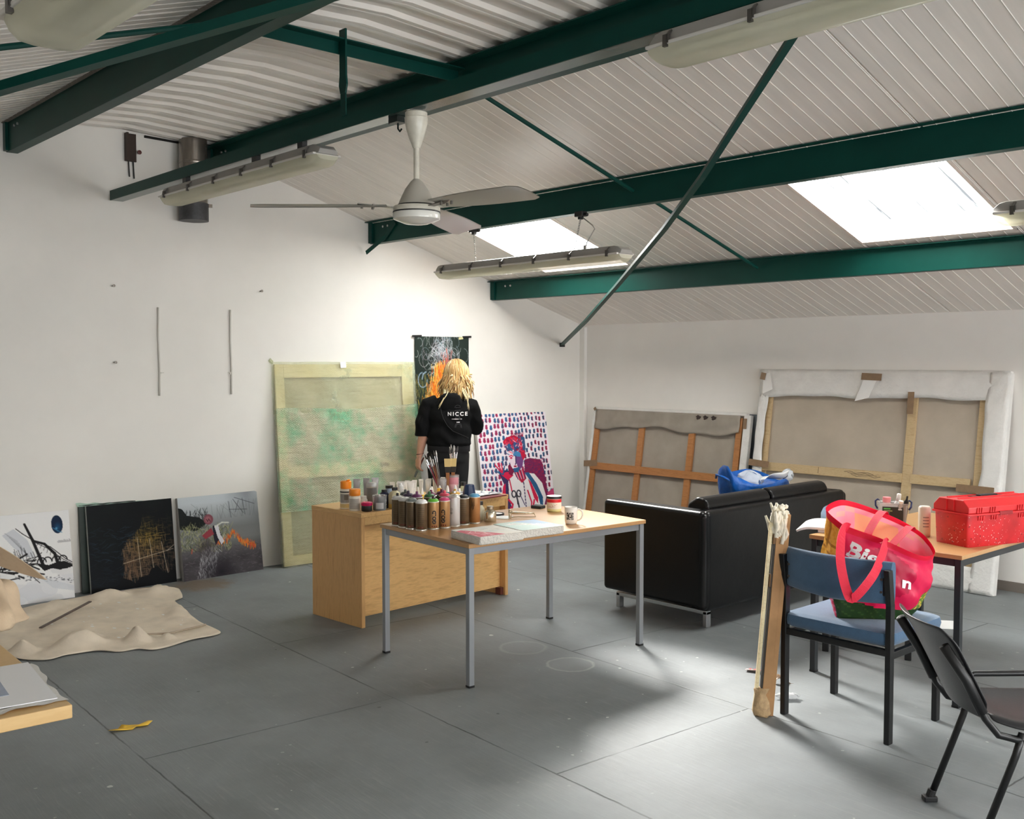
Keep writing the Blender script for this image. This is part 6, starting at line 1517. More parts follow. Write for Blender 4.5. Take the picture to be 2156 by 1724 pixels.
# hair: a soft cap and many separate locks
M_hair = mat_vcol('blond_hair', .45, spec=.45)
HC = [(222, 192, 138), (206, 170, 112), (182, 142, 88), (232, 212, 166), (158, 120, 76), (214, 182, 126)]
mb = MB(); rh = np.random.default_rng(77); Hc = H0 + Vector((0, -.012, .0))
def headp(a, e, k=1.0): return Hc + Vector((.098 * k * math.cos(a) * math.cos(e), .112 * k * math.sin(a) * math.cos(e), .005 + .122 * k * math.sin(e)))
mb.cur = HC[2]
na = 26
mb.loft([[headp(a, e, .97) + (Vector((0, 0, -dz)) if e < .05 else Vector()) for a in np.linspace(PI * .80, PI * 2.20, na)] for e, dz in ((1.5, 0), (1.2, 0), (.8, 0), (.4, 0), (.0, .02), (-.1, .10), (-.15, .15))], cap=(False, False), closed=False)
for k in range(330):
    a = PI * (.72 + 1.56 * rh.random()); e0 = 1.5 - .9 * rh.random() ** 1.5; col = HC[rh.integers(6)]
    side = math.cos(a); low = 1.385 + .05 * rh.normal() + .03 * abs(side)
    if rh.random() < .10: low -= .06
    pts = []; wob = rh.random() * 6.3; amp = .006 + .010 * rh.random(); kk = 1.0 + .10 * rh.random(); drift = rh.normal() * .018; out = .012 + .020 * rh.random()
    for q in np.linspace(0, 1, 6):
        pts.append(headp(a + .2 * math.sin(wob) * q, e0 * (1 - q), kk))
    end = pts[-1]
    n = 7
    for q in np.linspace(0, 1, n)[1:]:
        x = end.x + (out * math.cos(a) + drift) * q + amp * math.sin(wob + q * 7) * q; y = end.y + (out * .3 * math.sin(a) - .028 * max(0, -math.sin(a))) * q + amp * .6 * math.cos(wob + q * 6) * q
        pts.append(Vector((x, y, end.z + (low - end.z) * q)))
    w0 = .0034 + .0028 * rh.random(); m_ = len(pts)
    mb.tube(pts, [w0 * (.6 + .8 * math.sin(PI * (i + .6) / (m_ + .2))) if i < m_ - 1 else .0008 for i in range(m_)], 5, col=col)
for x0, dx, lo in ((-.02, -.055, 1.27), (-.01, -.03, 1.31), (-.03, -.05, 1.25), (.12, .045, 1.25), (.13, .035, 1.27), (.11, .06, 1.24), (.15, .02, 1.30)):
    s0 = Vector((x0 + .01, -.06, 1.44)); pts = [s0 + Vector((dx * q + .012 * math.sin(q * 5 + x0 * 40), -.075 * min(1, q * 1.6) - .01 * q, (lo - 1.44) * q)) for q in np.linspace(0, 1, 9)]; mb.tube(pts, [.005, .0055, .005, .005, .0045, .004, .0034, .0026, .001], 5, col=HC[3])
mb.build('hair', M_hair, person, smooth=True)
# palette knife in her left hand (a separate thing)
d_ = dL.normalized(); grip = wrL + d_ * .075 + Vector((.75, .55, .1)).normalized() * .022
Mp = Matrix.Translation(pb) @ Matrix.Rotation(prz, 4, 'Z')
k = thing('palette_knife', 'palette knife hanging from the painter\'s left hand', 'palette knife'); k.matrix_world = Mp @ Matrix.Translation(grip)
kd = Vector((-.42, .1, -.9)).normalized()
mb = MB(); mb.tube([-kd * .075, -kd * .02, kd * .035], [.006, .008, .006], 10); mb.build('handle', hc[0], k, smooth=True)
mb = MB(); mb.bar(kd * .035, kd * .055, .004, .004); mb.bar(kd * .055, kd * .115, .020, .002, up=(0, 1, 0)); mb.build('blade', mat('knife_steel', (130, 136, 130), .3, .7), k)
# ------------------------------------------------------------------ pink shopping bag on the blue chair
t = thing('shopping_bag', 'pink supermarket bag for life with corn picture, slumped on blue chair', 'bag', (4.94, -3.20, .49))
B0 = Vector((4.94, -3.20, .49))
rim = [Vector(p) - B0 for p in ([4.779, -3.352, .975], [4.865, -3.379, .924], [4.909, -3.361, .904], [5.016, -3.291, .862], [5.057, -3.262, .840], [5.146, -3.168, .786], [5.151, -3.043, .785], [5.07, -2.979, .844], [4.987, -3.007, .899], [4.893, -3.077, .951], [4.814, -3.162, .991], [4.775, -3.234, 1.003])]
bs = [Vector(p) - B0 for p in ([4.79, -3.27, .489], [4.83, -3.345, .489], [4.875, -3.375, .489], [4.95, -3.31, .489], [5.00, -3.265, .489], [5.06, -3.205, .489], [5.08, -3.13, .489], [5.04, -3.05, .489], [4.97, -3.01, .489], [4.89, -3.06, .489], [4.83, -3.13, .489], [4.795, -3.20, .489])]
def catm(P, n, closed=True):
    out = []; m = len(P)
    for i in range(m):
        p0, p1, p2, p3 = P[i - 1], P[i], P[(i + 1) % m], P[(i + 2) % m]
        for k in range(n):
            u = k / n; out.append(.5 * ((2 * p1) + (p2 - p0) * u + (2 * p0 - 5 * p1 + 4 * p2 - p3) * u * u + (3 * p1 - p0 - 3 * p2 + p3) * u ** 3))
    return out
NS = 8
rimc, bsc = catm(rim, NS), catm(bs, NS); NV = 44
PKC, PK2, RED, GRN, YEL = (232, 34, 92), (216, 24, 80), (226, 14, 58), (40, 72, 34), (228, 186, 74)
def bagp(k, v):
    a, b = bsc[k], rimc[k]; p = a.lerp(b, v); c = (Vector((p.x, p.y, 0))); n_ = c.normalized() if c.length > 1e-4 else Vector()
    i = k / NS
    wr = .006 * math.sin(v * 17 + i * 3) + .005 * math.sin(v * 9 - i * 5.1) + .003 * math.sin(i * 13 + v * 31)
    bulge = .035 * math.sin(min(1, v * 1.15) * PI) 
    return p + n_ * (bulge + wr * math.sin(v * PI))
def bagcol(i, k):
    v = (i + .5) / NV; u = k / NS   # u in 0..12 round the bag
    if v > .93: return RED
    left = u < 1.55 or u > 10.7
    if left:
        w_ = (u + 1.3) % 12
        if .55 < w_ < 2.5 and v > .22 + .1 * abs(w_ - 1.5):
            cell = (math.floor(v * 34) + (math.floor(w_ * 9) % 2) * .5); edge = (v * 34 % 1 < .16) or ((w_ * 9) % 1 < .16)
            return (176, 128, 40) if edge else ((234, 192, 80) if (int(v * 34) + int(w_ * 9)) % 3 else (224, 178, 64))
        return (238, 170, 190) if (int(v * 60) + int(u * 14)) % 4 == 0 else PKC
    if v < .16 + .10 * max(0, (3.6 - u) / 2): return (58, 92, 44) if (int(v * 50) * 7 + int(u * 10)) % 6 == 0 else GRN
    if 5.3 < u < 6.8 and v < .42: return (110, 150, 50) if (int(u * 10) + int(v * 30)) % 3 else (236, 214, 90)
    if 2.3 < u < 4.9: # darker printed oval on the front
        d = ((u - 3.6) / 1.25) ** 2 + ((v - .60) / .32) ** 2
        return (204, 18, 74) if d < 1 else PKC
    return PKC
mb = MB(); mb.loft([[bagp(k, i / NV) for k in range(len(rimc))] for i in range(NV + 1)], cap=(True, False), cols=bagcol)
mb.build('shell', mat_vcol('woven_plastic', .38, .12, 60, .5, .35), t, smooth=True)
mb = MB(); mb.loft([[bagp(k, i / 20) * 1.0 - (Vector((bagp(k, i / 20).x, bagp(k, i / 20).y, 0)).normalized() * .004) for k in range(len(rimc))] for i in range(4, 21)], cap=(False, False), cols=lambda i, k: RED if i >= 15 else ((244, 214, 160) if 8.2 < k / NS < 10 and 5 < i < 14 else ((250, 190, 206) if (int(k / 5) + i) % 5 else (246, 206, 190))))
mb.build('lining', mat_vcol('bag_lining', .5, 0, 60, .3, .35), t, smooth=True)
M_strap = mat('red_webbing', (222, 16, 56), .55, bump=.3, bscale=400)
def ribbon(pts, w, wdir, name, parent):
    P_ = []
    for i in range(len(pts) - 1):
        p0, p1, p2, p3 = (Vector(pts[max(i - 1, 0)]), Vector(pts[i]), Vector(pts[i + 1]), Vector(pts[min(i + 2, len(pts) - 1)]))
        for q in range(5):
            u = q / 5; P_.append(.5 * ((2 * p1) + (p2 - p0) * u + (2 * p0 - 5 * p1 + 4 * p2 - p3) * u * u + (3 * p1 - p0 - 3 * p2 + p3) * u ** 3))
    P_.append(Vector(pts[-1])); mb = MB(); loops = []
    cfw = Vector((-.7415, .6709, 0))
    for i, p in enumerate(P_):
        d = (P_[min(i + 1, len(P_) - 1)] - P_[max(i - 1, 0)]).normalized(); s_ = d.cross(wdir).normalized() * (w / 2); loops.append([p - s_, p + s_])
    mb.loft(loops, cap=(False, False), closed=False); mb.build(name, M_strap, parent, smooth=False, solid=.0016)
han = [(5.034, -3.300, .849), (5.070, -3.345, .855), (5.098, -3.43, .81), (5.105, -3.520, .735), (5.052, -3.575, .643), (5.021, -3.580, .670), (4.979, -3.56, .78), (4.945, -3.50, .87), (4.915, -3.42, .912), (4.908, -3.372, .905)]
ribbon([Vector(p) - B0 for p in han], .040, Vector((-.7415, .6709, .1)), 'handle', t)
# far handle folded in over the opening
ribbon([Vector(p) - B0 for p in ((4.915, -3.055, .935), (4.925, -3.10, .955), (4.945, -3.20, .93), (4.965, -3.30, .885), (4.97, -3.318, .865))], .036, Vector((.1, .1, 1)), 'handle', t)
ribbon([Vector(p) - B0 for p in ((5.02, -3.0, .868), (5.03, -3.04, .89), (5.045, -3.13, .875), (5.055, -3.22, .85), (5.058, -3.258, .835))], .036, Vector((.1, .1, 1)), 'handle', t)
def bagtext(s, k0, v0, size, rot):
    # letters follow the front face: u advances round the bag, v up
    def wf(c):
        x = c.x * math.cos(rot) - c.y * math.sin(rot); y = c.x * math.sin(rot) + c.y * math.cos(rot)
        kf = k0 + x / .0125; v = v0 + y / .40; k_ = max(0, min(len(rimc) - 2, int(kf))); f = kf - k_
        p = bagp(k_, v).lerp(bagp(k_ + 1, v), f); q = Vector((p.x, p.y, 0)).normalized(); return p + (Vector((.62, -.78, .1))) * .004
    return flat_text('lettering', s, size, mat('white_print', (236, 232, 230), .6), t, None, bold=.003, spacing=1.0, warp=wf)
bagtext('Big', 20.5, .76, .085, -.15); bagtext('n', 37, .55, .085, 0.0)

# ------------------------------------------------------------------ things on the black-legged table
M_red = mat('red_toolbox_plastic', (206, 36, 40), .42, var=.10, vscale=7)
def redsplat():
    m_, tt, b = base('red_plastic_splashed'); co_ = tt.new('ShaderNodeTexCoord').outputs['Object']
    vo = tt.new('ShaderNodeTexVoronoi'); vo.inputs['Scale'].default_value = 75; tt.link(co_, vo.inputs['Vector'])
    sp = tt.math('LESS_THAN', vo.outputs['Distance'], tt.math('MULTIPLY', tt.math('POWER', tt.noise(co_, 7, 3), 2.2), .62)); 
    n = tt.noise(co_, 9, 4); c1 = tt.ramp(n, [(.35, lin((176, 24, 30))), (.65, lin((210, 36, 42)))])
    dk = tt.new('ShaderNodeTexVoronoi'); dk.inputs['Scale'].default_value = 34; mp = tt.new('ShaderNodeMapping'); mp.inputs['Location'].default_value = (3, 2, 1); tt.link(co_, mp.inputs[0]); tt.link(mp.outputs[0], dk.inputs['Vector'])
    c1 = tt.mix(tt.math('MULTIPLY', tt.math('LESS_THAN', dk.outputs['Distance'], .16), .6), c1, lin((70, 14, 16)))
    tt.link(tt.mix(tt.math('MULTIPLY', sp, .8), c1, lin((236, 206, 196))), b.inputs['Base Color']); b.inputs['Roughness'].default_value = .4; return m_
t = thing('toolbox', 'paint-splashed red plastic toolbox on the black-legged table', 'toolbox', (5.055, -2.285, TZ), R(-18.1))
w2, l2_ = .108, .245
mb = MB(); mb.loft([[Vector((x * (w2 * k) / .5, y * (l2_ * k2) / .5, z)) for x, y in rrect(1, 1, .06, 4)] for z, k, k2 in ((0, .94, .97), (.004, .955, .975), (.155, 1.0, 1.0))]); mb.build('body', redsplat(), t, smooth=True, autos=35)
mb = MB(); mb.loft([[Vector((x * (w2 + o_) / .5, y * (l2_ + o_) / .5, z)) for x, y in rrect(1, 1, .06, 4)] for z, o_ in ((.156, .004), (.158, .012), (.166, .012), (.168, .004))]); mb.build('rim', M_red, t, smooth=True, autos=35)
lid = MB(); sec = [(-w2 - .004, .168), (-w2 - .004, .196), (-w2 * .70, .232), (w2 * .70, .232), (w2 + .004, .196), (w2 + .004, .168)]
lid.loft([[Vector((x * k, y, .168 + (z - .168) * kz)) for x, z in sec] for y, k, kz in ((-l2_ - .002, .98, .97), (-l2_ + .004, 1, 1), (l2_ - .004, 1, 1), (l2_ + .002, .98, .97))]); lo = lid.build('lid', M_red, t, bevel=.004)
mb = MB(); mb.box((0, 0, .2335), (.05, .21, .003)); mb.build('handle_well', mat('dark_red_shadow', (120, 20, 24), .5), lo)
mb = MB(); mb.box((0, .0, .237), (.032, .12, .012)); mb.build('carry_handle', M_blk, t, bevel=.004)
for x in (-.034, .034):
    mb = MB(); mb.box((x, 0, .235), (.004, 2 * l2_ - .02, .008)); mb.build('lid_ridge', M_red, lo)
for y in (-.045, .0): 
    mb = MB(); mb.box((y + .02, -l2_ - .004, .20), (.006, .008, .055)); mb.build('end_rib', M_red, lo)
for y0 in (-.19, -.10, .09, .18):
    for k in range(3):
        y = y0 + k * .016
        mb = MB(); mb.prism([(y - .007, .170), (y + .005, .170), (y + .001, .196), (y - .003, .196)], 0, .007, Matrix(((0, 0, 1, w2 + .002), (1, 0, 0, 0), (0, 1, 0, 0), (0, 0, 0, 1)))); mb.build('lid_gusset', M_red, lo)
        mb = MB(); mb.prism([(y + .010, .154), (y + .022, .154), (y + .012, .132), (y + .009, .132)], 0, .006, Matrix(((0, 0, 1, w2 - .002), (1, 0, 0, 0), (0, 1, 0, 0), (0, 0, 0, 1)))); mb.build('body_gusset', M_red, t)
mb = MB(); mb.box((w2 + .010, .0, .163), (.008, .09, .018)); mb.build('latch', mat('dark_red_latch', (150, 22, 28), .4), t, bevel=.002)
t = thing('storage_box', 'clear plastic box of paints with blue clips and dark label', 'box', (4.46, -2.10, TZ), R(25))
M_cl2 = mat_thin('clear_box', (218, 222, 226), .42, .15)
mb = MB(); mb.loft([[Vector((x * w_, y * d_, z)) for x, y in rrect(1, 1, .08, 3)] for z, w_, d_ in ((0, .135, .105), (.115, .155, .125), (.118, .165, .135), (.124, .165, .135))], cap=(True, False)); mb.build('tub', M_cl2, t, smooth=True, autos=40)
mb = MB(); mb.box((.0, -.060, .060), (.11, .003, .085), rot=(R(5), 0, 0)); lb = mb.build('label', mat('dark_label', (44, 46, 46), .5), t)
for (x_, z_, w_, c_) in ((-.03, .092, .035, (90, 190, 90)), (-.025, .080, .045, (150, 160, 110)), (.038, .090, .02, (210, 212, 212)), (-.03, .070, .03, (110, 112, 110))):
    mb = MB(); mb.box((x_, -.0645 - (z_ - .06) * .087, z_), (w_, .002, .006)); mb.build('label_print', mat('box_print_%d' % c_[0], c_, .5), lb)
for s_ in (-1, 1):
    mb = MB(); mb.tube([(s_ * .083, -.02, .085), (s_ * .094, -.01, .10), (s_ * .096, .0, .125), (s_ * .084, .0, .135), (s_ * .078, .01, .13)], .005, 8); mb.build('clip', mat('navy_clip', (26, 34, 86), .35), t, smooth=True)
def onbox(name, label, cat, x, y, prof, m1, cp, m2, rot=(0, 0, 0), z=TZ + .012):
    tt = thing(name, label, cat, (4.46 + x, -2.10 + y, z), rot=rot); mb = MB(); mb.lathe(prof, 16); mb.build('body', m1, tt, smooth=True, autos=45)
    mb = MB(); mb.lathe(cp, 16); mb.build('cap', m2, tt, smooth=True, autos=45); return tt
onbox('ink_bottle', 'pink-capped bottle sticking out of the clear plastic box', 'bottle', -.022, -.035, [(.02, 0), (.022, .003), (.022, .105), (.018, .112)], pm('pale_pinkb', (226, 190, 190)), [(.021, .112), (.022, .114), (.022, .140), (0, .141)], pm('candy', (240, 150, 156)))
onbox('ink_bottle', 'white-nozzled bottle leaning in the clear plastic box', 'bottle', .012, -.012, [(.018, 0), (.02, .003), (.02, .10), (.012, .12)], pm('paleg', (206, 208, 206)), [(.011, .12), (.012, .122), (.012, .160), (.008, .164), (0, .165)], WH, rot=(R(-4), R(8), 0))
onbox('ink_bottle', 'black dropper-topped bottle at the right of the plastic box', 'bottle', .052, .012, [(.015, 0), (.016, .003), (.016, .085), (.010, .10)], pm('brownb', (90, 70, 62)), [(.012, .10), (.013, .102), (.013, .12), (.006, .132), (.005, .152), (0, .153)], M_blk, rot=(0, R(9), 0))
onbox('paint_tube', 'silver tube lying among the bottles of the plastic box', 'paint tube', .034, -.02, [(.010, 0), (.012, .004), (.014, .09), (.013, .118)], M_tubeg, [(.012, .118), (.012, .132), (0, .133)], WH, rot=(R(8), R(14), 0))
t = bottle('paint_bottle', 'white bottle standing just left of the red toolbox', 'bottle', 4.77, -2.365, [(.028, 0), (.031, .004), (.031, .15), (.024, .158), (0, .158)], M_hdpe, z=TZ)
for k in range(4): label_patch(t, .0314, .05 + k * .016, .056 + k * .016, .5, M_lab, .0, 'print_line')
# white tray overhanging the table's left side
t = thing('white_tray', 'white curved plastic tray overhanging the left side of black-legged table', 'tray', (4.31, -2.52, TZ), R(23))
mb = MB()
mb.grid(lambda u, v: Vector((-.15 + .34 * u, -.17 + .34 * v, .022 - .020 * max(0, (.22 - u) / .22) ** 2 * 1.0 + .0)), 20, 8); mb.build('tray', mat('white_abs', (232, 230, 228), .3), t, smooth=True, solid=.012)
mb = MB(); mb.lathe([(.012, .0285), (0, .0290)], 18, (-.02, .06, 0)); mb.build('grey_disc', mat('mid_grey', (120, 118, 116), .5), t)
mb = MB(); mb.box((.06, 0, .006), (.2, .3, .012)); mb.build('underside', WH, t)

# ------------------------------------------------------------------ blue carrier bag on the sofa
t = thing('carrier_bag', 'crumpled blue plastic bag of packing stuff on the sofa seat', 'bag', (2.99, -1.375, .456))
rg = np.random.default_rng(6); M_bluep = mat('blue_woven_plastic', (18, 92, 178), .38, var=.18, vscale=14, bump=.6, bscale=26)
mb = MB(); n = 36; lo = []
for i in range(11):
    v = i / 10
    lo.append([Vector(((.13 + .05 * v + .018 * math.sin(a * 5 + v * 9)) * math.cos(a), (.22 + .13 * v + .02 * math.sin(a * 7 + v * 5)) * math.sin(a) + .06 * v, .005 + v * (.385 - .05 * math.sin(a) + .03 * math.sin(a * 3) - (.05 if math.cos(a) > .2 else 0)))) for a in np.linspace(0, 2 * PI, n + 1)[:-1]])
mb.loft(lo, cap=(True, False)); mb.build('shell', M_bluep, t, smooth=True, solid=.003)
mb = MB(); mb.tube([(-.1, -.26, .37), (-.06, -.31, .40), (.0, -.30, .385), (.05, -.26, .35)], .008, 6); mb.build('handle', M_bluep, t, smooth=True)
mb = MB(); mb.tube([(.02, .40, .33), (.03, .43, .345), (.0, .45, .33)], .010, 6); mb.build('knot', mat('dark_navy', (14, 18, 40), .5), t, smooth=True)
o = thing('bubble_wrap', 'crumpled clear bubble wrap poking out of the blue bag', 'bubble wrap', (3.02, -1.42, .80)); mb = MB(); mb.grid(lambda u, v: Vector(((.09 + .012 * math.sin(u * 40 + v * 17)) * math.cos(u * 2 * PI) * math.sin(v * PI), (.11 + .012 * math.sin(v * 37 + u * 9)) * math.sin(u * 2 * PI) * math.sin(v * PI), -.07 * math.cos(v * PI) + .008 * math.sin(u * 31))), 24, 14); mb.build('sheet', mat_thin('clear_wrap', (226, 232, 238), .55, .18, .8, 70), o, smooth=True)
mb = MB(); mb.grid(lambda u, v: Vector((-.05 + .10 * v, -.18 + .36 * u, .02 * math.sin(u * 5) + .015 * math.sin(v * 4 + u * 3))), 20, 6); tag(mb.build('paper_sheet', mat('paper_white', (240, 240, 238), .6), None, (3.075, -1.22, .815), (R(8), R(-40), 0), smooth=True, solid=.002), 'white printed sheet lying in the blue bag', 'paper')
o = thing('bubble_wrap', 'small piece of bubble wrap at the far end of the blue bag', 'bubble wrap', (3.0, -.90, .80)); mb = MB(); mb.grid(lambda u, v: Vector(((.04 + .008 * math.sin(u * 40 + v * 17)) * math.cos(u * 2 * PI) * math.sin(v * PI), (.05 + .008 * math.sin(v * 37)) * math.sin(u * 2 * PI) * math.sin(v * PI), -.05 * math.cos(v * PI))), 16, 10); mb.build('sheet', mat_thin('clear_wrap', (226, 232, 238), .55, .18, .8, 70), o, smooth=True)

# ------------------------------------------------------------------ canvas drop cloth on the floor, and its stick
M_cloth = mat('unprimed_canvas', (222, 208, 188), .85, var=.10, vscale=7, bump=.25, bscale=240)
ol = [(1.15, -5.90), (1.411, -5.734), (1.40, -5.60), (1.43, -5.452), (1.525, -5.36), (1.545, -5.26), (1.625, -5.185), (1.58, -4.97), (1.545, -4.75), (1.30, -4.735), (1.10, -4.71), (.78, -4.645), (.56, -4.60), (.50, -4.52), (.31, -4.45), (.16, -4.43), (.03, -4.56), (.02, -4.80), (.01, -5.05), (.06, -5.35), (.16, -5.60), (.45, -5.80), (.80, -5.92)]
C0 = Vector((.85, -5.15, 0)); olc = catm([Vector((x, y, 0)) for x, y in ol], 7); nA = len(olc); NR = 22
def foldz(p, q, k):
    x, y = p.x, p.y; z = .006 + .004 * math.sin(x * 19 + y * 7) * math.sin(y * 15 - x * 4)
    # raised rolls along the front edge, far edge and right-hand hem
    def rid(ax, ay, bx, by, h, w): 
        dx, dy = bx - ax, by - ay; u = max(0, min(1, ((x - ax) * dx + (y - ay) * dy) / (dx * dx + dy * dy))); d = math.hypot(x - ax - u * dx, y - ay - u * dy); return h * math.exp(-(d / w) ** 2) * (.55 + .45 * math.sin(u * 9 + ax * 3))
    z += rid(1.20, -5.75, 1.36, -5.20, .10, .06) + rid(1.36, -5.30, 1.45, -5.05, .05, .05) + rid(.10, -4.95, .25, -4.50, .055, .06) + rid(1.08, -4.80, .75, -4.68, .04, .05) + rid(.4, -5.65, .12, -5.15, .05, .06) + rid(1.05, -5.86, 1.3, -5.7, .05, .06) + rid(.22, -5.0, .5, -5.45, .02, .04) + rid(1.30, -5.45, 1.12, -5.35, .05, .035)
    if q > .93: z = z * .75 + .004
    return z
mb = MB(); vs = [Vector((C0.x, C0.y, foldz(C0, 0, 0)))]; fs = []
for i in range(1, NR + 1):
    q = (i / NR) ** .85
    for k in range(nA): p = C0.lerp(olc[k], q); p.z = max(.004, foldz(p, q, k)); vs.append(p)
for k in range(nA): fs.append((0, 1 + k, 1 + (k + 1) % nA))
for i in range(NR - 1):
    for k in range(nA): a = 1 + i * nA; fs.append((a + k, a + nA + k, a + nA + (k + 1) % nA, a + (k + 1) % nA))
mb.add(vs, fs); dc = thing('drop_cloth', 'rumpled beige canvas drop cloth spread on floor before the paintings', 'cloth', (0, 0, 0)); mb.build('cloth', M_cloth, dc, smooth=True, solid=.004)
mb = MB(); P_ = [(1.40, -5.15), (1.385, -5.0), (1.365, -4.85), (1.345, -4.75)]; mb.tube([(x, y, .016 + foldz(Vector((x, y, 0)), .5, 0) * .5) for x, y in P_], .006, 6); mb.build('seam', mat('cloth_seam', (176, 160, 140), .9), dc, smooth=True)
mb = MB()
for k in range(26):
    x, y = .3 + rg.random() * 1.0, -5.5 + rg.random() * .7; z = foldz(Vector((x, y, 0)), .5, 0) + .0035; a0 = rg.random() * 6.3; s_ = .006 + rg.random() * .012
    mb.add([Vector((x + s_ * math.cos(a0 + i * 1.05) * (1 + .5 * rg.random()), y + s_ * .6 * math.sin(a0 + i * 1.05), z)) for i in range(6)], [tuple(range(6))])
mb.build('paint_spots', mat('dried_white', (232, 230, 224), .6), dc)
mb = MB(); mb.bar((0, 0, 0), (-.441, .457, .012), .022, .008); tag(mb.build('mixing_stick', mat('stained_stick', (92, 78, 70), .6, var=.4, vscale=12), None, (.779, -5.548, .030), bevel=.002), 'long stained mixing stick lying on the drop cloth', 'stick')

# ------------------------------------------------------------------ on the left table
zt_ = .753
mb = MB(); rg = np.random.default_rng(3)
def lump(u, v):
    a = u * 2 * PI; e = v * PI * .5; k = 1 + .08 * math.sin(a * 3 + v * 5) + .06 * math.sin(a * 7 - v * 8) + .03 * math.sin(a * 11 + 3)
    z = .155 * math.sin(e) * (1 + .10 * math.sin(a * 4 + v * 6) + .07 * math.sin(a * 9 - v * 13)); x = .24 * math.cos(e) * k * math.cos(a); y = .20 * math.cos(e) * k * math.sin(a)
    z = max(.002, z - max(0, .2 - v) * .02)
    return Vector((x, y, z + .002))
mb.grid(lump, 64, 20); o = mb.build('canvas_bundle', mat('canvas_tan', (212, 188, 158), .85, var=.12, vscale=9, bump=.3, bscale=200), None, (3.40, -6.62, zt_), smooth=True, solid=.003); tag(o, 'crumpled tan canvas bundle on the far end of left foreground table', 'cloth')
t = thing('wooden_blade', 'pointed flat wooden blade pointing in from the left edge', 'wood piece', (4.10, -6.555, 1.0), rot=(0, 0, 0))
mb = MB(); up_ = []; lo_ = []
for i in range(17):
    s_ = i / 16; up_.append((-1.0 * s_, .036 * math.sin(min(1, s_ * 1.3) * PI / 2) ** .8)); lo_.append((-1.0 * s_, -.030 * math.sin(min(1, s_ * 1.3) * PI / 2) ** .8))
Mw = Matrix.Rotation(R(62), 4, 'X'); mb.prism(up_ + lo_[::-1][:-1], -.005, .005, Mw); mb.build('blade', mat_wood('pale_ply', (226, 198, 164), (212, 180, 142), (2, 14, 14), .5), t)
t = thing('print_sheet', 'white sheet printed with grey-blue rectangle on the left table', 'print', (4.492, -6.655, zt_ + .006), R(-6.5))
mb = MB(); mb.box((-.20, -.15, .001), (.395, .30, .002)); mb.build('paper', mat('paper_bright', (244, 244, 246), .5), t)
mb = MB(); mb.box((-.235, -.20, .0023), (.27, .20, .0006)); mb.build('printed_area', mat('print_blue', (164, 176, 196), .5, var=.08, vscale=30), t)
mb = MB()
mb.grid(lambda u, v: Vector((-.40 + (.425 + .012 * math.sin(v * 5.3) + .006 * math.sin(v * 17 + 1) + .003 * math.sin(v * 41)) * u, -.30 + (.32 + .008 * math.sin(u * 7) + .004 * math.sin(u * 19)) * v, .0015 + .004 * u * max(0, math.sin(u * 9 + v * 8)))), 40, 20); t = tag(mb.build('tissue_paper', mat('tissue', (228, 226, 222), .6, bump=.4, bscale=60), None, (4.492, -6.655, zt_ + .0005), (0, 0, R(-5)), smooth=True), 'torn white tissue paper under the printed sheet', 'paper')

# ------------------------------------------------------------------ litter on the floor
def scrap(name, label, cat, pts, loc, rz, material, curl=.012, solid=.001):
    mb = MB(); c = Vector((sum(p[0] for p in pts) / len(pts), sum(p[1] for p in pts) / len(pts), 0)); n = len(pts); vs = [Vector((c.x, c.y, .004))]
    for q in (.5, 1.0):
        for i, (x, y) in enumerate(pts): p = c.lerp(Vector((x, y, 0)), q); p.z = .002 + curl * q * (.5 + .5 * math.sin(i * 1.9)); vs.append(p)
    fs = [(0, 1 + i, 1 + (i + 1) % n) for i in range(n)] + [(1 + i, 1 + n + i, 1 + n + (i + 1) % n, 1 + (i + 1) % n) for i in range(n)]
    mb.add(vs, fs); return tag(mb.build(name, material, None, loc, (0, 0, rz), smooth=True, solid=solid), label, cat)
t = scrap('torn_paper', 'torn scrap of yellow paper on the floor at bottom left', 'paper', [(-.095, .0), (-.075, -.03), (-.03, -.022), (.0, -.034), (.03, -.02), (.07, -.024), (.075, -.008), (.10, .006), (.085, .024), (.05, .022), (.0, .018), (-.03, .028), (-.05, .016), (-.08, .014)], (2.76, -5.785, .0), R(82), mat('yellow_paper', (236, 192, 66), .6, var=.08, vscale=40), .014)
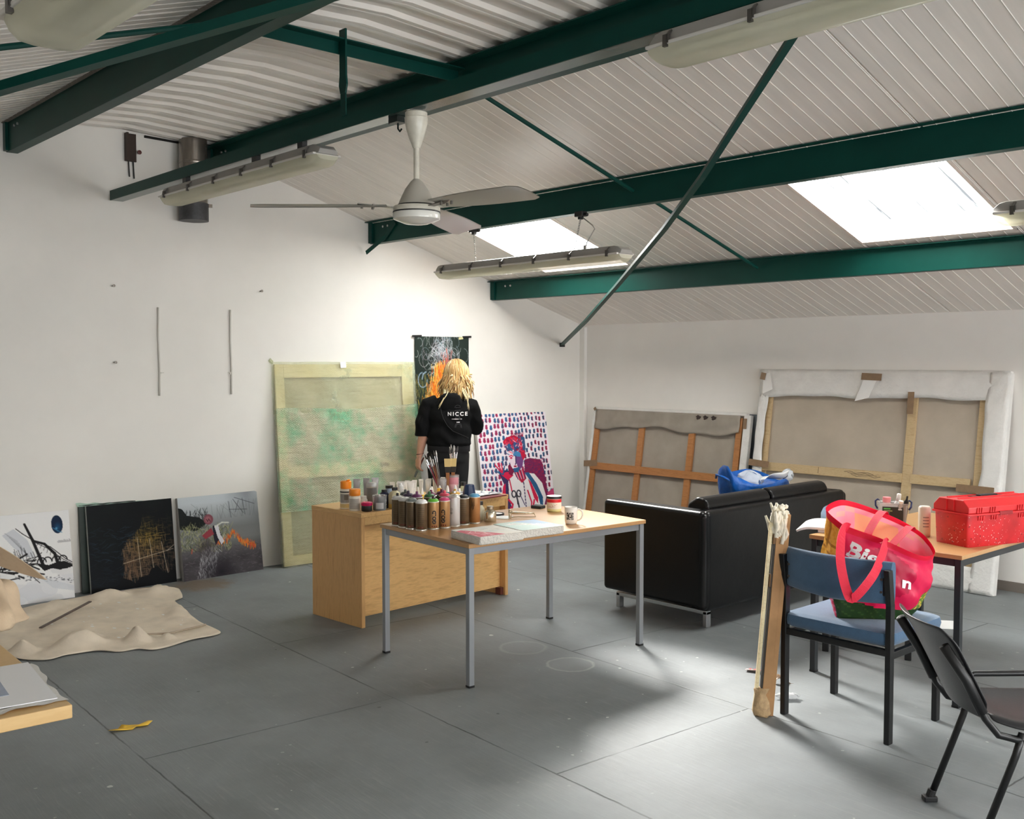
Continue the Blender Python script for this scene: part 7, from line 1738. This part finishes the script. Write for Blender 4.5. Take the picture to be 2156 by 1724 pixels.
tsc = scrap('tape_scrap', 'scrap of white tape printed red, left of the wood bundle', 'tape', [(-.05, -.018), (.05, -.018), (.052, .018), (-.048, .018)], (4.16, -2.99, 0), R(20), mat('fragile_tape', (232, 200, 192), .5), .02)
for k_ in range(3):
    mb = MB(); mb.box((-.025 + .025 * k_, 0, .014), (.012, .016, .001)); mb.build('red_print', mat('tape_red', (206, 80, 76), .5), tsc)
mb = MB(); mb.grid(lambda u, v: Vector(((v - .5) * .045, (u - .5) * .10, .012 + .02 * math.sin(u * 5) + .008 * math.cos(v * 6))), 12, 4); tag(mb.build('tape_curl', M_tape, None, (4.36, -3.04, 0), (0, 0, R(-30)), smooth=True, solid=.002), 'curl of brown tape on the floor behind the wood bundle', 'tape')
mb = MB(); mb.grid(lambda u, v: Vector(((.05 + .015 * math.sin(u * 37)) * math.cos(u * 2 * PI) * math.sin(v * PI), (.03 + .01 * math.sin(v * 31 + u * 20)) * math.sin(u * 2 * PI) * math.sin(v * PI), .017 - .015 * math.cos(v * PI))), 24, 10); tag(mb.build('cling_film', mat_thin('cling', (236, 238, 240), .6, .15, .8, 90), None, (4.52, -3.24, .0), (0, 0, R(40)), smooth=True), 'crumpled clear film on the floor by the front blue chair', 'plastic film')
mb = MB(); mb.box((0, 0, .0015), (.30, .21, .003)); tag(mb.build('paper_sheet', mat('paper_white', (240, 240, 238), .6), None, (4.33, -1.32, .0), (0, 0, R(35))), 'white paper sheet on the floor beneath the black-legged table', 'paper')
# ------------------------------------------------------------------ render look
w = bpy.data.worlds.new('world'); sc.world = w; w.use_nodes = True
w.node_tree.nodes['Background'].inputs[0].default_value = (.75, .85, 1, 1); w.node_tree.nodes['Background'].inputs[1].default_value = 0.6
sc.view_settings.view_transform = 'Standard'; sc.view_settings.look = 'None'; sc.view_settings.gamma = 1.0
sc.view_settings.use_curve_mapping = False; sc.view_settings.exposure = 0.0
cy = sc.cycles
cy.use_denoising = True; cy.max_bounces = 10; cy.diffuse_bounces = 6; cy.glossy_bounces = 4; cy.transmission_bounces = 6; cy.transparent_max_bounces = 12
cy.sample_clamp_indirect = 8.0; cy.caustics_reflective = False; cy.caustics_refractive = False
